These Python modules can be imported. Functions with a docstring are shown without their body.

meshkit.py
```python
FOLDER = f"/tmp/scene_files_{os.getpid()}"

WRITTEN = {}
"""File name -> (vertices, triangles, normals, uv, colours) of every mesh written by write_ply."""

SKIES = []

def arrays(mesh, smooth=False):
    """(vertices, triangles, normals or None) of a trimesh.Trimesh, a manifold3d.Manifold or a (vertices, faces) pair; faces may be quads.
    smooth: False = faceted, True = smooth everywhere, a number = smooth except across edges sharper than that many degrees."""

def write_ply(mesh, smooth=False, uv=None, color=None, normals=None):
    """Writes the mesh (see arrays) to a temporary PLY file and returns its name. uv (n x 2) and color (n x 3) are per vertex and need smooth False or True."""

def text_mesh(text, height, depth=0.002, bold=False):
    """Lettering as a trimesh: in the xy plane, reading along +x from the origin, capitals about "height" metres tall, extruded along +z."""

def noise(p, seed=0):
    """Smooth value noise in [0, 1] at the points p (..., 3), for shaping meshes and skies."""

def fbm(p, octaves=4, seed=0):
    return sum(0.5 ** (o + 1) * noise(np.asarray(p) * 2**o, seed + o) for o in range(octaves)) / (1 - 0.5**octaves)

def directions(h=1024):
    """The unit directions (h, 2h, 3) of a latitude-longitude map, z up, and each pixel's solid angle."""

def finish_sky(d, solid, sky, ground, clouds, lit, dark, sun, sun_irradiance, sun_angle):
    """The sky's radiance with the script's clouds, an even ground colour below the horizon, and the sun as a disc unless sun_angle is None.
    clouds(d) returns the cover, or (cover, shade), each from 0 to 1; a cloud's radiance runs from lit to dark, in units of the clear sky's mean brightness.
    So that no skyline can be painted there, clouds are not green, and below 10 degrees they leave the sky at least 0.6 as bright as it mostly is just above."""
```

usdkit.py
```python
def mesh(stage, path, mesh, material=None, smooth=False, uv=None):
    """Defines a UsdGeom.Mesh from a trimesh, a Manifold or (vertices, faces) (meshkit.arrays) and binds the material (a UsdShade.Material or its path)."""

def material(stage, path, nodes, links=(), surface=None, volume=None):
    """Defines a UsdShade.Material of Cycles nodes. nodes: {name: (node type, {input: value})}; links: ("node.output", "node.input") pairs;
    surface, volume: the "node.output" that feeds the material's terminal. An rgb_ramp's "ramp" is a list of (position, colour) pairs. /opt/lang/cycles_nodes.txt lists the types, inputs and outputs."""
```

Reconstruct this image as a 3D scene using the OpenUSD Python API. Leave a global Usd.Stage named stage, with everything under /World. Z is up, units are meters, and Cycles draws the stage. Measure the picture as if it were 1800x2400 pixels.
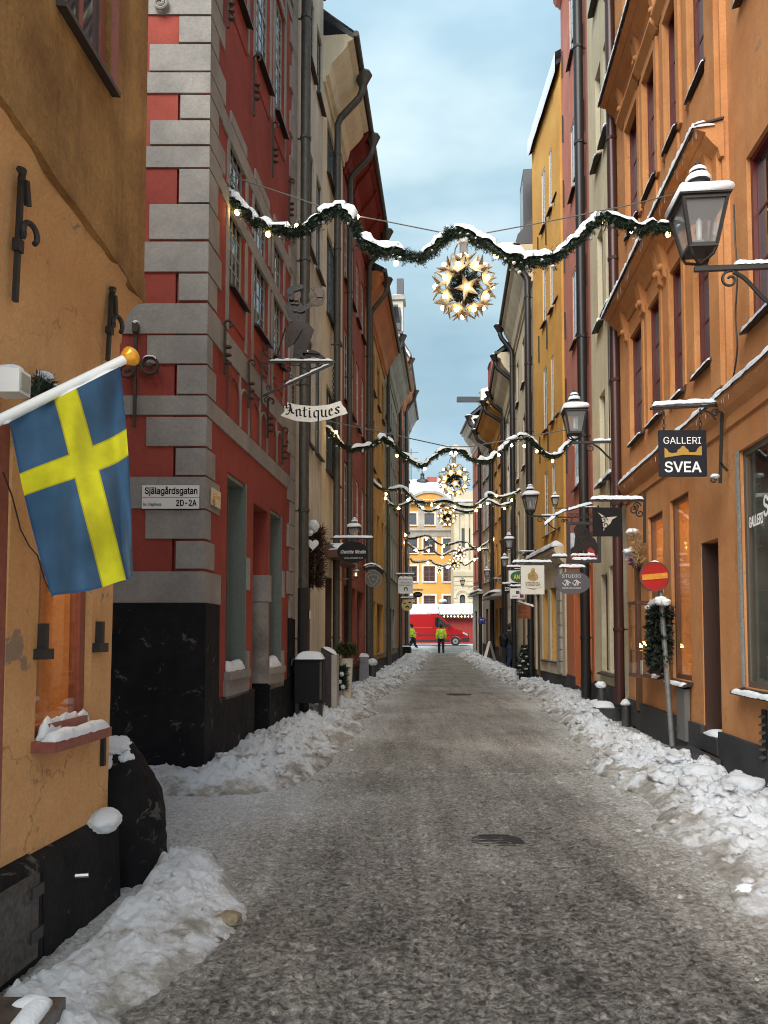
import math, random
import numpy as np, trimesh, shapely
from shapely.geometry import Polygon, box as sbox, MultiPoint, LineString, Point
from shapely.ops import unary_union
from shapely import affinity
from pxr import Usd, UsdGeom, UsdLux, UsdShade, Gf, Sdf
import usdkit, meshkit
import manifold3d as m3

stage = Usd.Stage.CreateInMemory()
UsdGeom.SetStageUpAxis(stage, 'Z')
UsdGeom.Xform.Define(stage, '/World'); UsdGeom.Scope.Define(stage, '/World/Looks')

# ------------------------------------------------------------------ camera, sky, sun, exposure
CAM_H, TILT, FOC = 1.5, 2.8, 36.0
cam = UsdGeom.Camera.Define(stage, '/World/camera')
cam.AddTranslateOp().Set(Gf.Vec3d(0, 0, CAM_H)); cam.AddRotateXOp().Set(90 + TILT)
cam.CreateHorizontalApertureAttr(36.0); cam.CreateVerticalApertureAttr(48.0)
cam.CreateFocalLengthAttr(FOC); cam.CreateVerticalApertureOffsetAttr(3.96)
cam.CreateClippingRangeAttr(Gf.Vec2f(0.05, 3000)); cam.CreateFStopAttr(0.0)
cam.CreateExposureAttr(1.95)
SUN_EL, SUN_AZ = math.radians(40), math.radians(203)
sky_mat = usdkit.material(stage, '/World/Looks/sky_look', {
    'sky': ('sky_texture', {'sky_type': 'single_scattering', 'sun_disc': False, 'sun_elevation': SUN_EL, 'sun_rotation': SUN_AZ, 'altitude': 20.0, 'air_density': 1.0, 'aerosol_density': 1.2, 'ozone_density': 1.0}),
    'tc': ('texture_coordinate', {}),
    'mp': ('mapping', {'scale': (1.0, 1.0, 2.6), 'location': (0.35, 0.2, 0.1)}),
    'n': ('noise_texture', {'scale': 1.7, 'detail': 5.0, 'roughness': 0.55, 'distortion': 0.4}),
    'r': ('rgb_ramp', {'ramp': [(0.0, (.80, .80, .80)), (0.40, (.88, .88, .88)), (0.62, (.98, .98, .98)), (1.0, (1, 1, 1))]}),
    'n2': ('noise_texture', {'scale': 3.2, 'detail': 4.0, 'roughness': 0.5}),
    'r2': ('rgb_ramp', {'ramp': [(0.34, (.88, 1.34, 1.60)), (0.48, (1.12, 1.60, 1.82)), (0.66, (1.72, 2.12, 2.24))]}),
    'mix': ('mix', {'mix_type': 'mix', 'fac': 0.5}),
    'sz': ('separate_xyz', {}), 'el': ('map_range', {'from_min': 0.0, 'from_max': 1.0, 'to_min': .98, 'to_max': 1.75, 'clamp': True}), 'ov': ('mix', {'mix_type': 'multiply', 'fac': 1.0}),
    'bg': ('background_shader', {'strength': 0.085})},
    [('tc.generated', 'mp.vector'), ('mp.vector', 'n.vector'), ('mp.vector', 'n2.vector'), ('n.fac', 'r.fac'), ('n2.fac', 'r2.fac'),
     ('r.color', 'mix.fac'), ('sky.color', 'mix.color1'), ('r2.color', 'mix.color2'), ('tc.generated', 'sz.vector'), ('sz.z', 'el.value'), ('el.result', 'ov.color2'), ('mix.color', 'ov.color1'), ('ov.color', 'bg.color')], surface='bg.background')
dome = UsdLux.DomeLight.Define(stage, '/World/sky')
UsdShade.MaterialBindingAPI.Apply(dome.GetPrim()).Bind(sky_mat)
sun = UsdLux.DistantLight.Define(stage, '/World/sun')
sun.CreateNormalizeAttr(True); sun.CreateIntensityAttr(0.40); sun.CreateAngleAttr(50.0); sun.CreateColorAttr(Gf.Vec3f(1, .95, .88))
_sd = Gf.Vec3d(math.sin(SUN_AZ) * math.cos(SUN_EL), math.cos(SUN_AZ) * math.cos(SUN_EL), math.sin(SUN_EL))
sun.AddOrientOp().Set(Gf.Quatf(Gf.Rotation(Gf.Vec3d(0, 0, 1), _sd).GetQuat()))

# ------------------------------------------------------------------ pixel of the 1800 x 2400 photograph -> points of the place
CT, ST = math.cos(math.radians(TILT)), math.sin(math.radians(TILT))
V0 = 1200 + 3.96 / 36 * 1800
def ray(u, v):
    a, b = (u - 900) / 1800.0, (V0 - v) / 1800.0
    return np.array([a, CT - b * ST, ST + b * CT])
def P(u, v, y):
    r = ray(u, v); return np.array([0, 0, CAM_H]) + r * (y / r[1])
def zg(y):
    return np.where(np.asarray(y) > 30, np.minimum((np.asarray(y) - 30) * .0175, .6), 0.0)

# ------------------------------------------------------------------ naming and scene tree
_used = {}
def numbered(parent, name):
    k = (parent, name); n = _used.get(k, 0); _used[k] = n + 1
    return name if n == 0 else f'{name}_{n:03d}'
LOC = {}
def thing(name, label, cat, loc=(0, 0, 0), group=None, kind=None):
    path = '/World/' + numbered('/World', name)
    x = UsdGeom.Xform.Define(stage, path); x.AddTranslateOp().Set(Gf.Vec3d(*map(float, loc)))
    LOC[path] = np.array(loc, float); tag(x.GetPrim(), label, cat, group, kind)
    return path
def tag(prim, label=None, cat=None, group=None, kind=None):
    for k, v in (('label', label), ('category', cat), ('group', group), ('kind', kind)):
        if v: prim.SetCustomDataByKey(k, v)
def sub(name, parent):
    path = parent + '/' + numbered(parent, name); UsdGeom.Xform.Define(stage, path); LOC[path] = LOC[parent]
    return path
def obj(name, mb, mat, parent=None, label=None, cat=None, group=None, kind=None, smooth=False, uv=None):
    """One mesh prim, under parent or at top level (then its origin is the middle of its base)."""
    v, f = mb.arrays() if isinstance(mb, MB) else (np.asarray(mb.vertices), np.asarray(mb.faces)) if hasattr(mb, 'vertices') else mb
    if len(f) == 0: return None
    base = parent or '/World'
    path = base + '/' + numbered(base, name)
    if parent: off = LOC[parent]
    else:
        lo, hi = v.min(0), v.max(0); off = np.array([(lo[0] + hi[0]) / 2, (lo[1] + hi[1]) / 2, lo[2]])
    m = usdkit.mesh(stage, path, (v - off, f), mat, smooth, uv)
    if not parent: m.AddTranslateOp().Set(Gf.Vec3d(*map(float, off)))
    LOC[path] = off
    tag(m.GetPrim(), label, cat, group, kind)
    return path
def structure(name, mb, mat, smooth=False):
    return obj(name, mb, mat, None, kind='structure', smooth=smooth)

# ------------------------------------------------------------------ mesh building
class MB:
    def __init__(s, fac=None): s.v, s.f, s.n, s.fac = [], [], 0, fac
    def add(s, v, f):
        v = np.asarray(v, float); f = np.asarray(f, int)
        if f.shape[1] == 4: f = np.vstack([f[:, [0, 1, 2]], f[:, [0, 2, 3]]])
        s.v.append(v); s.f.append(f + s.n); s.n += len(v); return s
    def mesh(s, m): return s.add(m.vertices, m.faces)
    def box(s, x0, x1, y0, y1, z0, z1):
        c = np.array([[x, y, z] for x in (x0, x1) for y in (y0, y1) for z in (z0, z1)], float)
        return s.add(c, [[0, 1, 3, 2], [4, 6, 7, 5], [0, 4, 5, 1], [2, 3, 7, 6], [0, 2, 6, 4], [1, 5, 7, 3]])
    def hexa(s, c):
        return s.add(c, [[0, 1, 3, 2], [4, 6, 7, 5], [0, 4, 5, 1], [2, 3, 7, 6], [0, 2, 6, 4], [1, 5, 7, 3]])
    def bar(s, a, b, w, h=None):
        """Square bar from a to b."""
        a, b = np.asarray(a, float), np.asarray(b, float); t = b - a; t = t / np.linalg.norm(t)
        up = np.array([0, 0, 1.]) if abs(t[2]) < .9 else np.array([0, 1., 0])
        x = np.cross(t, up); x /= np.linalg.norm(x); y = np.cross(x, t); h = h or w
        return s.hexa([p + x * i * w / 2 + y * j * h / 2 for p in (a, b) for i in (-1, 1) for j in (-1, 1)])
    def tube(s, pts, r, n=8, cap=True):
        p = np.asarray(pts, float); k = len(p); r = np.broadcast_to(np.asarray(r, float), (k,))
        t = np.gradient(p, axis=0); t /= np.linalg.norm(t, axis=1, keepdims=True) + 1e-12
        ref = np.array([0, 0, 1.]) if abs(t[0, 2]) < .9 else np.array([1., 0, 0])
        x = np.cross(t[0], ref); x /= np.linalg.norm(x); vs = []
        for i in range(k):
            x = x - t[i] * (x @ t[i]); x /= np.linalg.norm(x) + 1e-12; y = np.cross(t[i], x)
            a = np.arange(n) * 2 * math.pi / n
            vs.append(p[i] + r[i] * (np.cos(a)[:, None] * x + np.sin(a)[:, None] * y))
        v = np.vstack(vs); f = []
        for i in range(k - 1):
            for j in range(n):
                j2 = (j + 1) % n; f.append([i * n + j, i * n + j2, (i + 1) * n + j2, (i + 1) * n + j])
        s.add(v, f)
        if cap:
            for i, flip in ((0, True), (k - 1, False)):
                ring = np.arange(n); tri = [[0, ring[j], ring[j + 1]] for j in range(1, n - 1)]
                if flip: tri = [q[::-1] for q in tri]
                s.add(v[i * n:(i + 1) * n], np.array(tri))
        return s
    def lathe(s, prof, c, n=12, rot=0.0, sx=1, sy=1):
        """prof: (radius, z) from bottom to top, about the vertical through c."""
        a = np.arange(n) * 2 * math.pi / n + rot; c = np.asarray(c, float)
        v = np.vstack([np.stack([c[0] + sx * r * np.cos(a), c[1] + sy * r * np.sin(a), np.full(n, c[2] + z)], 1) for r, z in prof])
        f = [[i * n + j, i * n + (j + 1) % n, (i + 1) * n + (j + 1) % n, (i + 1) * n + j] for i in range(len(prof) - 1) for j in range(n)]
        s.add(v, f)
        for i, fl in ((0, 1), (len(prof) - 1, 0)):
            if prof[i][0] > 1e-6:
                tri = [[0, j, j + 1] for j in range(1, n - 1)]; s.add(v[i * n:(i + 1) * n], np.array([q[::-1] for q in tri] if fl else tri))
        return s
    def ball(s, c, r, sub_=1, sc=(1, 1, 1)):
        m = _ICO[sub_]; return s.add(m.vertices * r * np.asarray(sc) + np.asarray(c), m.faces)
    def prism(s, poly, a, b, axes='xzy'):
        """Extrudes a shapely polygon. axes='xzy': polygon in x,z, extruded along y from a to b; 'yzx': polygon in y,z, along x; 'xyz': along z."""
        for g in getattr(poly, 'geoms', [poly]):
            if g.is_empty or g.area < 1e-9: continue
            m = trimesh.creation.extrude_polygon(g, 1.0, engine='earcut'); q = m.vertices; e = a + (b - a) * q[:, 2]; f = m.faces
            if axes == 'xzy': v = np.stack([q[:, 0], e, q[:, 1]], 1); f = f[:, ::-1]
            elif axes == 'yzx': v = np.stack([e, q[:, 0], q[:, 1]], 1)
            else: v = np.stack([q[:, 0], q[:, 1], e], 1)
            if b < a: f = f[:, ::-1]
            s.add(v, f)
        return s
    def arrays(s):
        if not s.v: return np.zeros((0, 3)), np.zeros((0, 3), int)
        v, f = np.vstack(s.v), np.vstack(s.f)
        if s.fac is not None:
            v = s.fac.world(v)
            if s.fac.side > 0: f = f[:, ::-1]
        return v, f
_ICO = {k: trimesh.creation.icosphere(subdivisions=k) for k in (0, 1, 2, 3)}

class Fac:
    """A vertical facade plane; local coordinates (s along it away from the camera, d out towards the street, z up)."""
    def __init__(s, a, b, side):
        s.a = np.array(a, float); t = np.array(b, float) - s.a; s.len = np.linalg.norm(t); s.t = t / s.len; s.side = side
        s.n = np.array([s.t[1], -s.t[0]]) * side
    def world(s, v):
        v = np.asarray(v, float); xy = s.a + v[..., 0:1] * s.t + v[..., 1:2] * s.n
        return np.concatenate([xy, v[..., 2:3]], -1)
    def w(s, a, d, z): return s.world(np.array([a, d, z], float))
    def px(s, u, v, d=0.0):
        """(s, z) of the point of the plane d metres in front of the facade seen at the pixel."""
        r = ray(u, v); o = s.a + s.n * d; k = (s.n @ o) / (s.n @ r[:2]); q = r[:2] * k
        return (q - o) @ s.t, CAM_H + r[2] * k
    def ss(s, u, v=1486.0, d=0.0): return s.px(u, v, d)[0]

def catmull(pts, n):
    p = np.asarray(pts, float); p = np.vstack([2 * p[0] - p[1], p, 2 * p[-1] - p[-2]]); out = []
    seg = len(p) - 3
    for t in np.linspace(0, seg - 1e-6, n):
        i = int(t); x = t - i; a, b, c, d = p[i:i + 4]
        out.append(.5 * (2 * b + (c - a) * x + (2 * a - 5 * b + 4 * c - d) * x ** 2 + (3 * b - a - 3 * c + d) * x ** 3))
    return np.array(out)
def curl(c, r0, r1, turns, plane, start=0.0, n=26, sign=1):
    """Points of a spiral about c, in the plane given by two unit vectors."""
    x, y = map(np.asarray, plane); t = np.linspace(0, 1, n); a = start + sign * t * turns * 2 * math.pi; r = r0 + (r1 - r0) * t
    return np.asarray(c) + (r * np.cos(a))[:, None] * x + (r * np.sin(a))[:, None] * y
XZ = (np.array([1., 0, 0]), np.array([0, 0, 1.]))
def snow_strip(mb, pts, w, h, seed=0, n=9, rough=.35, ends=True):
    """A lumpy ridge of snow lying along a polyline (its base on the line)."""
    p = np.asarray(pts, float); L = np.linalg.norm(np.diff(p, axis=0), axis=1).sum()
    k = max(7, int(L / max(w * .28, .018))); k = min(k, 170)
    cum = np.r_[0, np.cumsum(np.linalg.norm(np.diff(p, axis=0), axis=1))]
    q = np.stack([np.interp(np.linspace(0, cum[-1], k), cum, p[:, i]) for i in range(3)], 1)
    t = np.gradient(q, axis=0); t /= np.linalg.norm(t, axis=1, keepdims=True); x = np.cross(t, [0, 0, 1.]); x /= np.linalg.norm(x, axis=1, keepdims=True) + 1e-9
    up = np.cross(x, t); a = np.linspace(0, math.pi, n); vs = []
    e = np.minimum(1, np.minimum(np.arange(k), np.arange(k)[::-1]) / 2.0 + .25) if ends else np.ones(k)
    nz = meshkit.fbm(q * (1.1 / max(w, .03)) + seed * 7.3, 2, seed)
    for i in range(k):
        g = (1 - rough + rough * 2 * nz[i]) * e[i]
        vs.append(q[i] + np.cos(a)[:, None] * x[i] * w / 2 * (.8 + .2 * g) + np.sin(a)[:, None] ** .8 * up[i] * h * g)
    v = np.vstack(vs); v += (meshkit.noise(v * (2.4 / max(w, .03)), seed)[:, None] - .5) * np.array([.12, .12, .3]) * h
    f = [[i * n + j, (i + 1) * n + j, (i + 1) * n + j + 1, i * n + j + 1] for i in range(k - 1) for j in range(n - 1)]
    mb.add(v, f)
    for i, fl in ((0, 0), (k - 1, 1)):
        tri = [[0, j, j + 1] for j in range(1, n - 1)]; mb.add(v[i * n:(i + 1) * n], np.array([t_[::-1] for t_ in tri] if fl else tri))
    return mb
def snow_pad(mb, x0, x1, y0, y1, z, h, seed=0, n=10, m=10):
    """A cushion of snow on a flat top."""
    gx, gy = np.meshgrid(np.linspace(0, 1, n), np.linspace(0, 1, m), indexing='ij')
    e = np.clip(np.minimum.reduce([gx, 1 - gx, gy, 1 - gy]) * 5, 0, 1) ** .5
    px_, py_ = x0 + gx * (x1 - x0), y0 + gy * (y1 - y0)
    hh = h * e * (.7 + .6 * meshkit.fbm(np.stack([px_ * 5, py_ * 5, gx * 0 + seed * 3.1], -1), 3, seed))
    v = np.stack([px_, py_, z + hh], -1).reshape(-1, 3)
    f = [[i * m + j, (i + 1) * m + j, (i + 1) * m + j + 1, i * m + j + 1] for i in range(n - 1) for j in range(m - 1)]
    mb.add(v, f); return mb
def lump(mb, c, r, seed, sc=(1, 1, 1), sub_=2, amp=.35):
    m = _ICO[sub_]; d = m.vertices
    k = 1 + amp * 2 * (meshkit.fbm(d * 1.7 + seed * 5.17, 3, seed) - .5)
    if sub_ >= 2: k = k + amp * .55 * (np.abs(meshkit.fbm(d * 4.3 + seed * 2.3, 2, seed + 3) - .5) * 2 - .3)
    mb.add(d * k[:, None] * r * np.asarray(sc) + np.asarray(c), m.faces); return mb

# ------------------------------------------------------------------ materials
LK = '/World/Looks/'
_mats = {}
def plain(name, col, rough=.6, metal=0.0, bump=0.0, scale=40.0, spec=.5, var=0.0, emit=None, estr=0.0):
    if name in _mats: return _mats[name]
    n = {'p': ('principled_bsdf', {'base_color': col, 'roughness': rough, 'metallic': metal, 'specular_ior_level': spec})}; l = []
    if emit: n['p'][1]['emission_color'] = emit; n['p'][1]['emission_strength'] = estr
    if var or bump:
        n['g'] = ('geometry', {}); n['n'] = ('noise_texture', {'scale': scale, 'detail': 4.0, 'roughness': .6}); l.append(('g.position', 'n.vector'))
    if var:
        c = np.array(col); n['r'] = ('rgb_ramp', {'ramp': [(.3, tuple(c * (1 - var))), (.7, tuple(np.minimum(c * (1 + var), 1)))]})
        l += [('n.fac', 'r.fac'), ('r.color', 'p.base_color')]
    if bump:
        n['b'] = ('bump', {'strength': bump, 'distance': .01}); l += [('n.fac', 'b.height'), ('b.normal', 'p.normal')]
    _mats[name] = usdkit.material(stage, LK + name, n, l, 'p.BSDF'); return _mats[name]
def stucco(name, a, b, scale=.9, fine=45.0, bump=.35, streak=.35, grime=(.10, .085, .07), rough=.9, dist=.012, patch=.0, pcol=(.16, .14, .12), pscale=2.6, pthr=.655, spec=.25, crack=0.0):
    """Rendered wall: two tones in large clouds, vertical rain streaks, fine grain in relief."""
    if name in _mats: return _mats[name]
    n = {'g': ('geometry', {}), 'n1': ('noise_texture', {'scale': scale, 'detail': 6.0, 'roughness': .62, 'distortion': .3}),
         'r1': ('rgb_ramp', {'ramp': [(.32, a), (.68, b)]}),
         'mp': ('mapping', {'scale': (5.0, 5.0, .45)}), 'n2': ('noise_texture', {'scale': 1.0, 'detail': 5.0, 'roughness': .65}),
         'r2': ('rgb_ramp', {'ramp': [(.50, (0, 0, 0)), (.78, (1, 1, 1))]}), 'sm': ('math', {'math_type': 'multiply', 'value2': streak}),
         'm1': ('mix', {'mix_type': 'mix', 'color2': grime}),
         'n3': ('noise_texture', {'scale': fine, 'detail': 6.0, 'roughness': .7}), 'r3': ('rgb_ramp', {'ramp': [(.25, (.80, .80, .80)), (.75, (1.12, 1.12, 1.12))]}),
         'm2': ('mix', {'mix_type': 'multiply', 'fac': 1.0}),
         'n4': ('noise_texture', {'scale': 7.0, 'detail': 5.0, 'roughness': .6}), 'am': ('math', {'math_type': 'multiply_add', 'value2': 2.2}),
         'b': ('bump', {'strength': bump, 'distance': dist}), 'p': ('principled_bsdf', {'roughness': rough, 'specular_ior_level': spec})}
    l = [('g.position', 'n1.vector'), ('n1.fac', 'r1.fac'), ('g.position', 'mp.vector'), ('mp.vector', 'n2.vector'), ('n2.fac', 'r2.fac'), ('r2.color', 'sm.value1'),
         ('sm.value', 'm1.fac'), ('r1.color', 'm1.color1'), ('g.position', 'n3.vector'), ('n3.fac', 'r3.fac'), ('m1.color', 'm2.color1'), ('r3.color', 'm2.color2'),
         ('g.position', 'n4.vector'), ('n4.fac', 'am.value1'), ('n3.fac', 'am.value3'), ('am.value', 'b.height'), ('b.normal', 'p.normal')]
    last = 'm2.color'
    if patch:
        n['n5'] = ('noise_texture', {'scale': pscale, 'detail': 7.0, 'roughness': .7, 'distortion': .6}); n['r5'] = ('rgb_ramp', {'ramp': [(pthr, (0, 0, 0)), (pthr + .03, (1, 1, 1))]})
        n['pm'] = ('math', {'math_type': 'multiply', 'value2': patch}); n['m3'] = ('mix', {'mix_type': 'mix', 'color2': pcol})
        l += [('g.position', 'n5.vector'), ('n5.fac', 'r5.fac'), ('r5.color', 'pm.value1'), ('pm.value', 'm3.fac'), ('m2.color', 'm3.color1')]; last = 'm3.color'
    if crack:
        n['cn'] = ('noise_texture', {'scale': 2.2, 'detail': 5.0, 'roughness': .65}); n['cs'] = ('vector_math', {'math_type': 'multiply_add', 'vector2': (.8, .8, .8)}); n['cv'] = ('voronoi_texture', {'feature': 'distance_to_edge', 'scale': .95})
        n['cr'] = ('rgb_ramp', {'ramp': [(0.0, (1, 1, 1)), (.004, (.8, .8, .8)), (.010, (0, 0, 0))]}); n['ck'] = ('noise_texture', {'scale': .8, 'detail': 2.0}); n['cm'] = ('rgb_ramp', {'ramp': [(.48, (0, 0, 0)), (.56, (1, 1, 1))]})
        n['cx'] = ('math', {'math_type': 'multiply'}); n['cy'] = ('math', {'math_type': 'multiply', 'value2': crack}); n['m4'] = ('mix', {'mix_type': 'mix', 'color2': (.07, .045, .03)})
        l += [('g.position', 'cn.vector'), ('cn.color', 'cs.vector1'), ('g.position', 'cs.vector3'), ('cs.vector', 'cv.vector'), ('cv.distance', 'cr.fac'), ('g.position', 'ck.vector'), ('ck.fac', 'cm.fac'), ('cr.color', 'cx.value1'), ('cm.color', 'cx.value2'), ('cx.value', 'cy.value1'), ('cy.value', 'm4.fac'), (last, 'm4.color1')]; last = 'm4.color'
    l.append((last, 'p.base_color'))
    _mats[name] = usdkit.material(stage, LK + name, n, l, 'p.BSDF'); return _mats[name]
def glow(name, col, strength):
    if name in _mats: return _mats[name]
    _mats[name] = usdkit.material(stage, LK + name, {'e': ('emission', {'color': col, 'strength': strength})}, [], 'e.emission'); return _mats[name]
def snow_look(name, clean=(.70, .735, .775), dirty=(.42, .38, .33), lo=.55, hi=.75, scale=2.2, bump=.5, fine=38.0, dist=.02, rough=.75):
    n = {'g': ('geometry', {}), 'n': ('noise_texture', {'scale': scale, 'detail': 7.0, 'roughness': .68}),
         'r': ('rgb_ramp', {'ramp': [(lo, clean), (hi, dirty)]}),
         'f': ('noise_texture', {'scale': fine, 'detail': 5.0, 'roughness': .7}), 'b': ('bump', {'strength': bump, 'distance': dist}),
         'p': ('principled_bsdf', {'roughness': rough, 'specular_ior_level': .3})}
    _mats[name] = usdkit.material(stage, LK + name, n, [('g.position', 'n.vector'), ('n.fac', 'r.fac'), ('r.color', 'p.base_color'), ('g.position', 'f.vector'), ('f.fac', 'b.height'), ('b.normal', 'p.normal')], 'p.BSDF')
    return _mats[name]

SNOW = snow_look('snow', lo=.70, hi=.95, fine=60.0, bump=.6, dist=.02)
SNOWBANK = usdkit.material(stage, LK + 'bank_snow', {'g': ('geometry', {}), 'u': ('attribute', {'attribute': 'st'}), 'sx': ('separate_xyz', {}),
    'n': ('noise_texture', {'scale': 3.4, 'detail': 8.0, 'roughness': .7}), 'e': ('map_range', {'from_min': .55, 'from_max': 1.0, 'to_min': 0.0, 'to_max': .15, 'clamp': True}), 'a': ('math', {'math_type': 'add'}),
    'r': ('rgb_ramp', {'ramp': [(.48, (.74, .775, .82)), (.57, (.60, .61, .625)), (.65, (.38, .36, .33)), (.80, (.19, .175, .155))]}),
    'f': ('noise_texture', {'scale': 42.0, 'detail': 9.0, 'roughness': .8}), 'b': ('bump', {'strength': .9, 'distance': .045}), 'p': ('principled_bsdf', {'roughness': .75, 'specular_ior_level': .3})},
    [('g.position', 'n.vector'), ('u.vector', 'sx.vector'), ('sx.x', 'e.value'), ('e.result', 'a.value1'), ('n.fac', 'a.value2'), ('a.value', 'r.fac'), ('r.color', 'p.base_color'), ('g.position', 'f.vector'), ('f.fac', 'b.height'), ('b.normal', 'p.normal')], 'p.BSDF')
IRON = plain('black_iron', (.022, .021, .020), .55, .2, .25, 60)
RUST = plain('rusty_iron', (.055, .036, .026), .75, .2, .4, 70, var=.4)
PIPE = plain('grey_pipe', (.072, .068, .058), .55, .3, .12, 12, var=.25)
PIPE_K = plain('black_pipe', (.018, .016, .017), .45, .2, .1, 12)
PIPE_M = plain('maroon_pipe', (.050, .018, .016), .38, .1, .1, 12)
ROOF = plain('dark_roof_metal', (.035, .036, .042), .45, .3, .15, 9)
WIRE = plain('wire', (.10, .10, .10), .6)
STONE = stucco('grey_quoin_stone', (.215, .205, .192), (.33, .31, .285), 1.4, 38, .4, .30, (.17, .16, .15))
REDW = stucco('red_plaster', (.22, .042, .031), (.33, .068, .049), 1.1, 40, .3, .28, (.14, .035, .028))
BLACKW = stucco('tarred_plinth', (.004, .004, .0055), (.016, .0150, .017), 1.8, 26, .8, .16, (.05, .048, .045), rough=.7, dist=.02, patch=.7, pcol=(.11, .10, .09), pscale=6.0, pthr=.605, spec=.14)
GREYPL = stucco('grey_plinth', (.030, .031, .034), (.055, .055, .058), 1.5, 40, .4, .3, (.09, .085, .08), rough=.8)
OCHRE_L = stucco('ochre_plaster', (.52, .270, .110), (.68, .40, .18), .9, 55, .45, .25, (.30, .17, .08), patch=.75, pthr=.63, crack=.45)
ROUGH_L = stucco('brown_roughcast', (.22, .105, .032), (.50, .275, .090), 1.6, 30, .9, .75, (.15, .072, .028), dist=.03)
ORANGE = stucco('orange_plaster', (.44, .180, .066), (.60, .290, .118), .8, 50, .4, .45, (.30, .16, .085), patch=.45, pthr=.65, crack=.35)
ORANGE_D = stucco('orange_trim', (.42, .172, .060), (.56, .265, .104), 1.2, 50, .35, .4, (.26, .13, .06))
CREAM = stucco('cream_plaster', (.55, .48, .33), (.72, .64, .46), .8, 45, .3, .45, (.28, .235, .16))
GREYC = stucco('grey_cream_plaster', (.46, .42, .35), (.68, .63, .54), .9, 40, .4, .55, (.20, .175, .14))
YCREAM = stucco('pale_cream_plaster', (.60, .52, .37), (.74, .66, .48), 1.0, 40, .3, .4, (.30, .24, .15))
REDBR = stucco('red_brown_plaster', (.26, .066, .048), (.35, .105, .075), 1.0, 40, .3, .4, (.14, .05, .04))
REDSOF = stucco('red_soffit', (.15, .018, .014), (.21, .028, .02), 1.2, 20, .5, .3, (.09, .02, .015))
OCHRE_D = stucco('dark_ochre_plaster', (.46, .235, .062), (.62, .345, .105), 1.0, 40, .3, .45, (.24, .13, .05))
GREYGR = stucco('grey_green_plaster', (.27, .26, .20), (.41, .39, .31), 1.0, 40, .3, .45, (.14, .13, .10))
BRICKOR = stucco('brick_orange_plaster', (.44, .155, .062), (.58, .235, .10), 1.0, 40, .3, .4, (.22, .10, .05))
PINK = stucco('pink_plaster', (.46, .165, .115), (.60, .24, .175), .9, 45, .3, .45, (.26, .12, .10))
YELLOW = stucco('yellow_ochre_plaster', (.58, .285, .062), (.70, .39, .105), .8, 45, .35, .35, (.42, .24, .08))
YELLOW2 = stucco('warm_yellow_plaster', (.48, .235, .056), (.58, .315, .085), .8, 45, .2, .2, (.48, .30, .13))
CREAM2 = stucco('white_cream_stone', (.42, .37, .26), (.52, .46, .34), .9, 45, .2, .2, (.45, .40, .30))
BEIGE = stucco('beige_plaster', (.45, .385, .27), (.60, .52, .38), 1.0, 45, .3, .45, (.24, .20, .14))
GREYB = stucco('grey_plaster', (.28, .26, .225), (.42, .39, .34), 1.0, 45, .3, .4, (.16, .15, .13))
WINR = plain('dark_red_paint', (.085, .010, .010), .4, 0, .1, 30)
WINB = plain('brown_paint', (.10, .042, .030), .5, 0, .15, 30)
WINRB = plain('red_brown_paint', (.22, .065, .045), .5, 0, .15, 30, var=.2)
WING = plain('grey_green_paint', (.125, .145, .125), .5, 0, .12, 25, var=.12)
WINL = plain('pale_grey_window_paint', (.24, .25, .235), .5, 0, .1, 25, var=.12)
WINK = plain('dark_grey_paint', (.045, .05, .048), .5)
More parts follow.
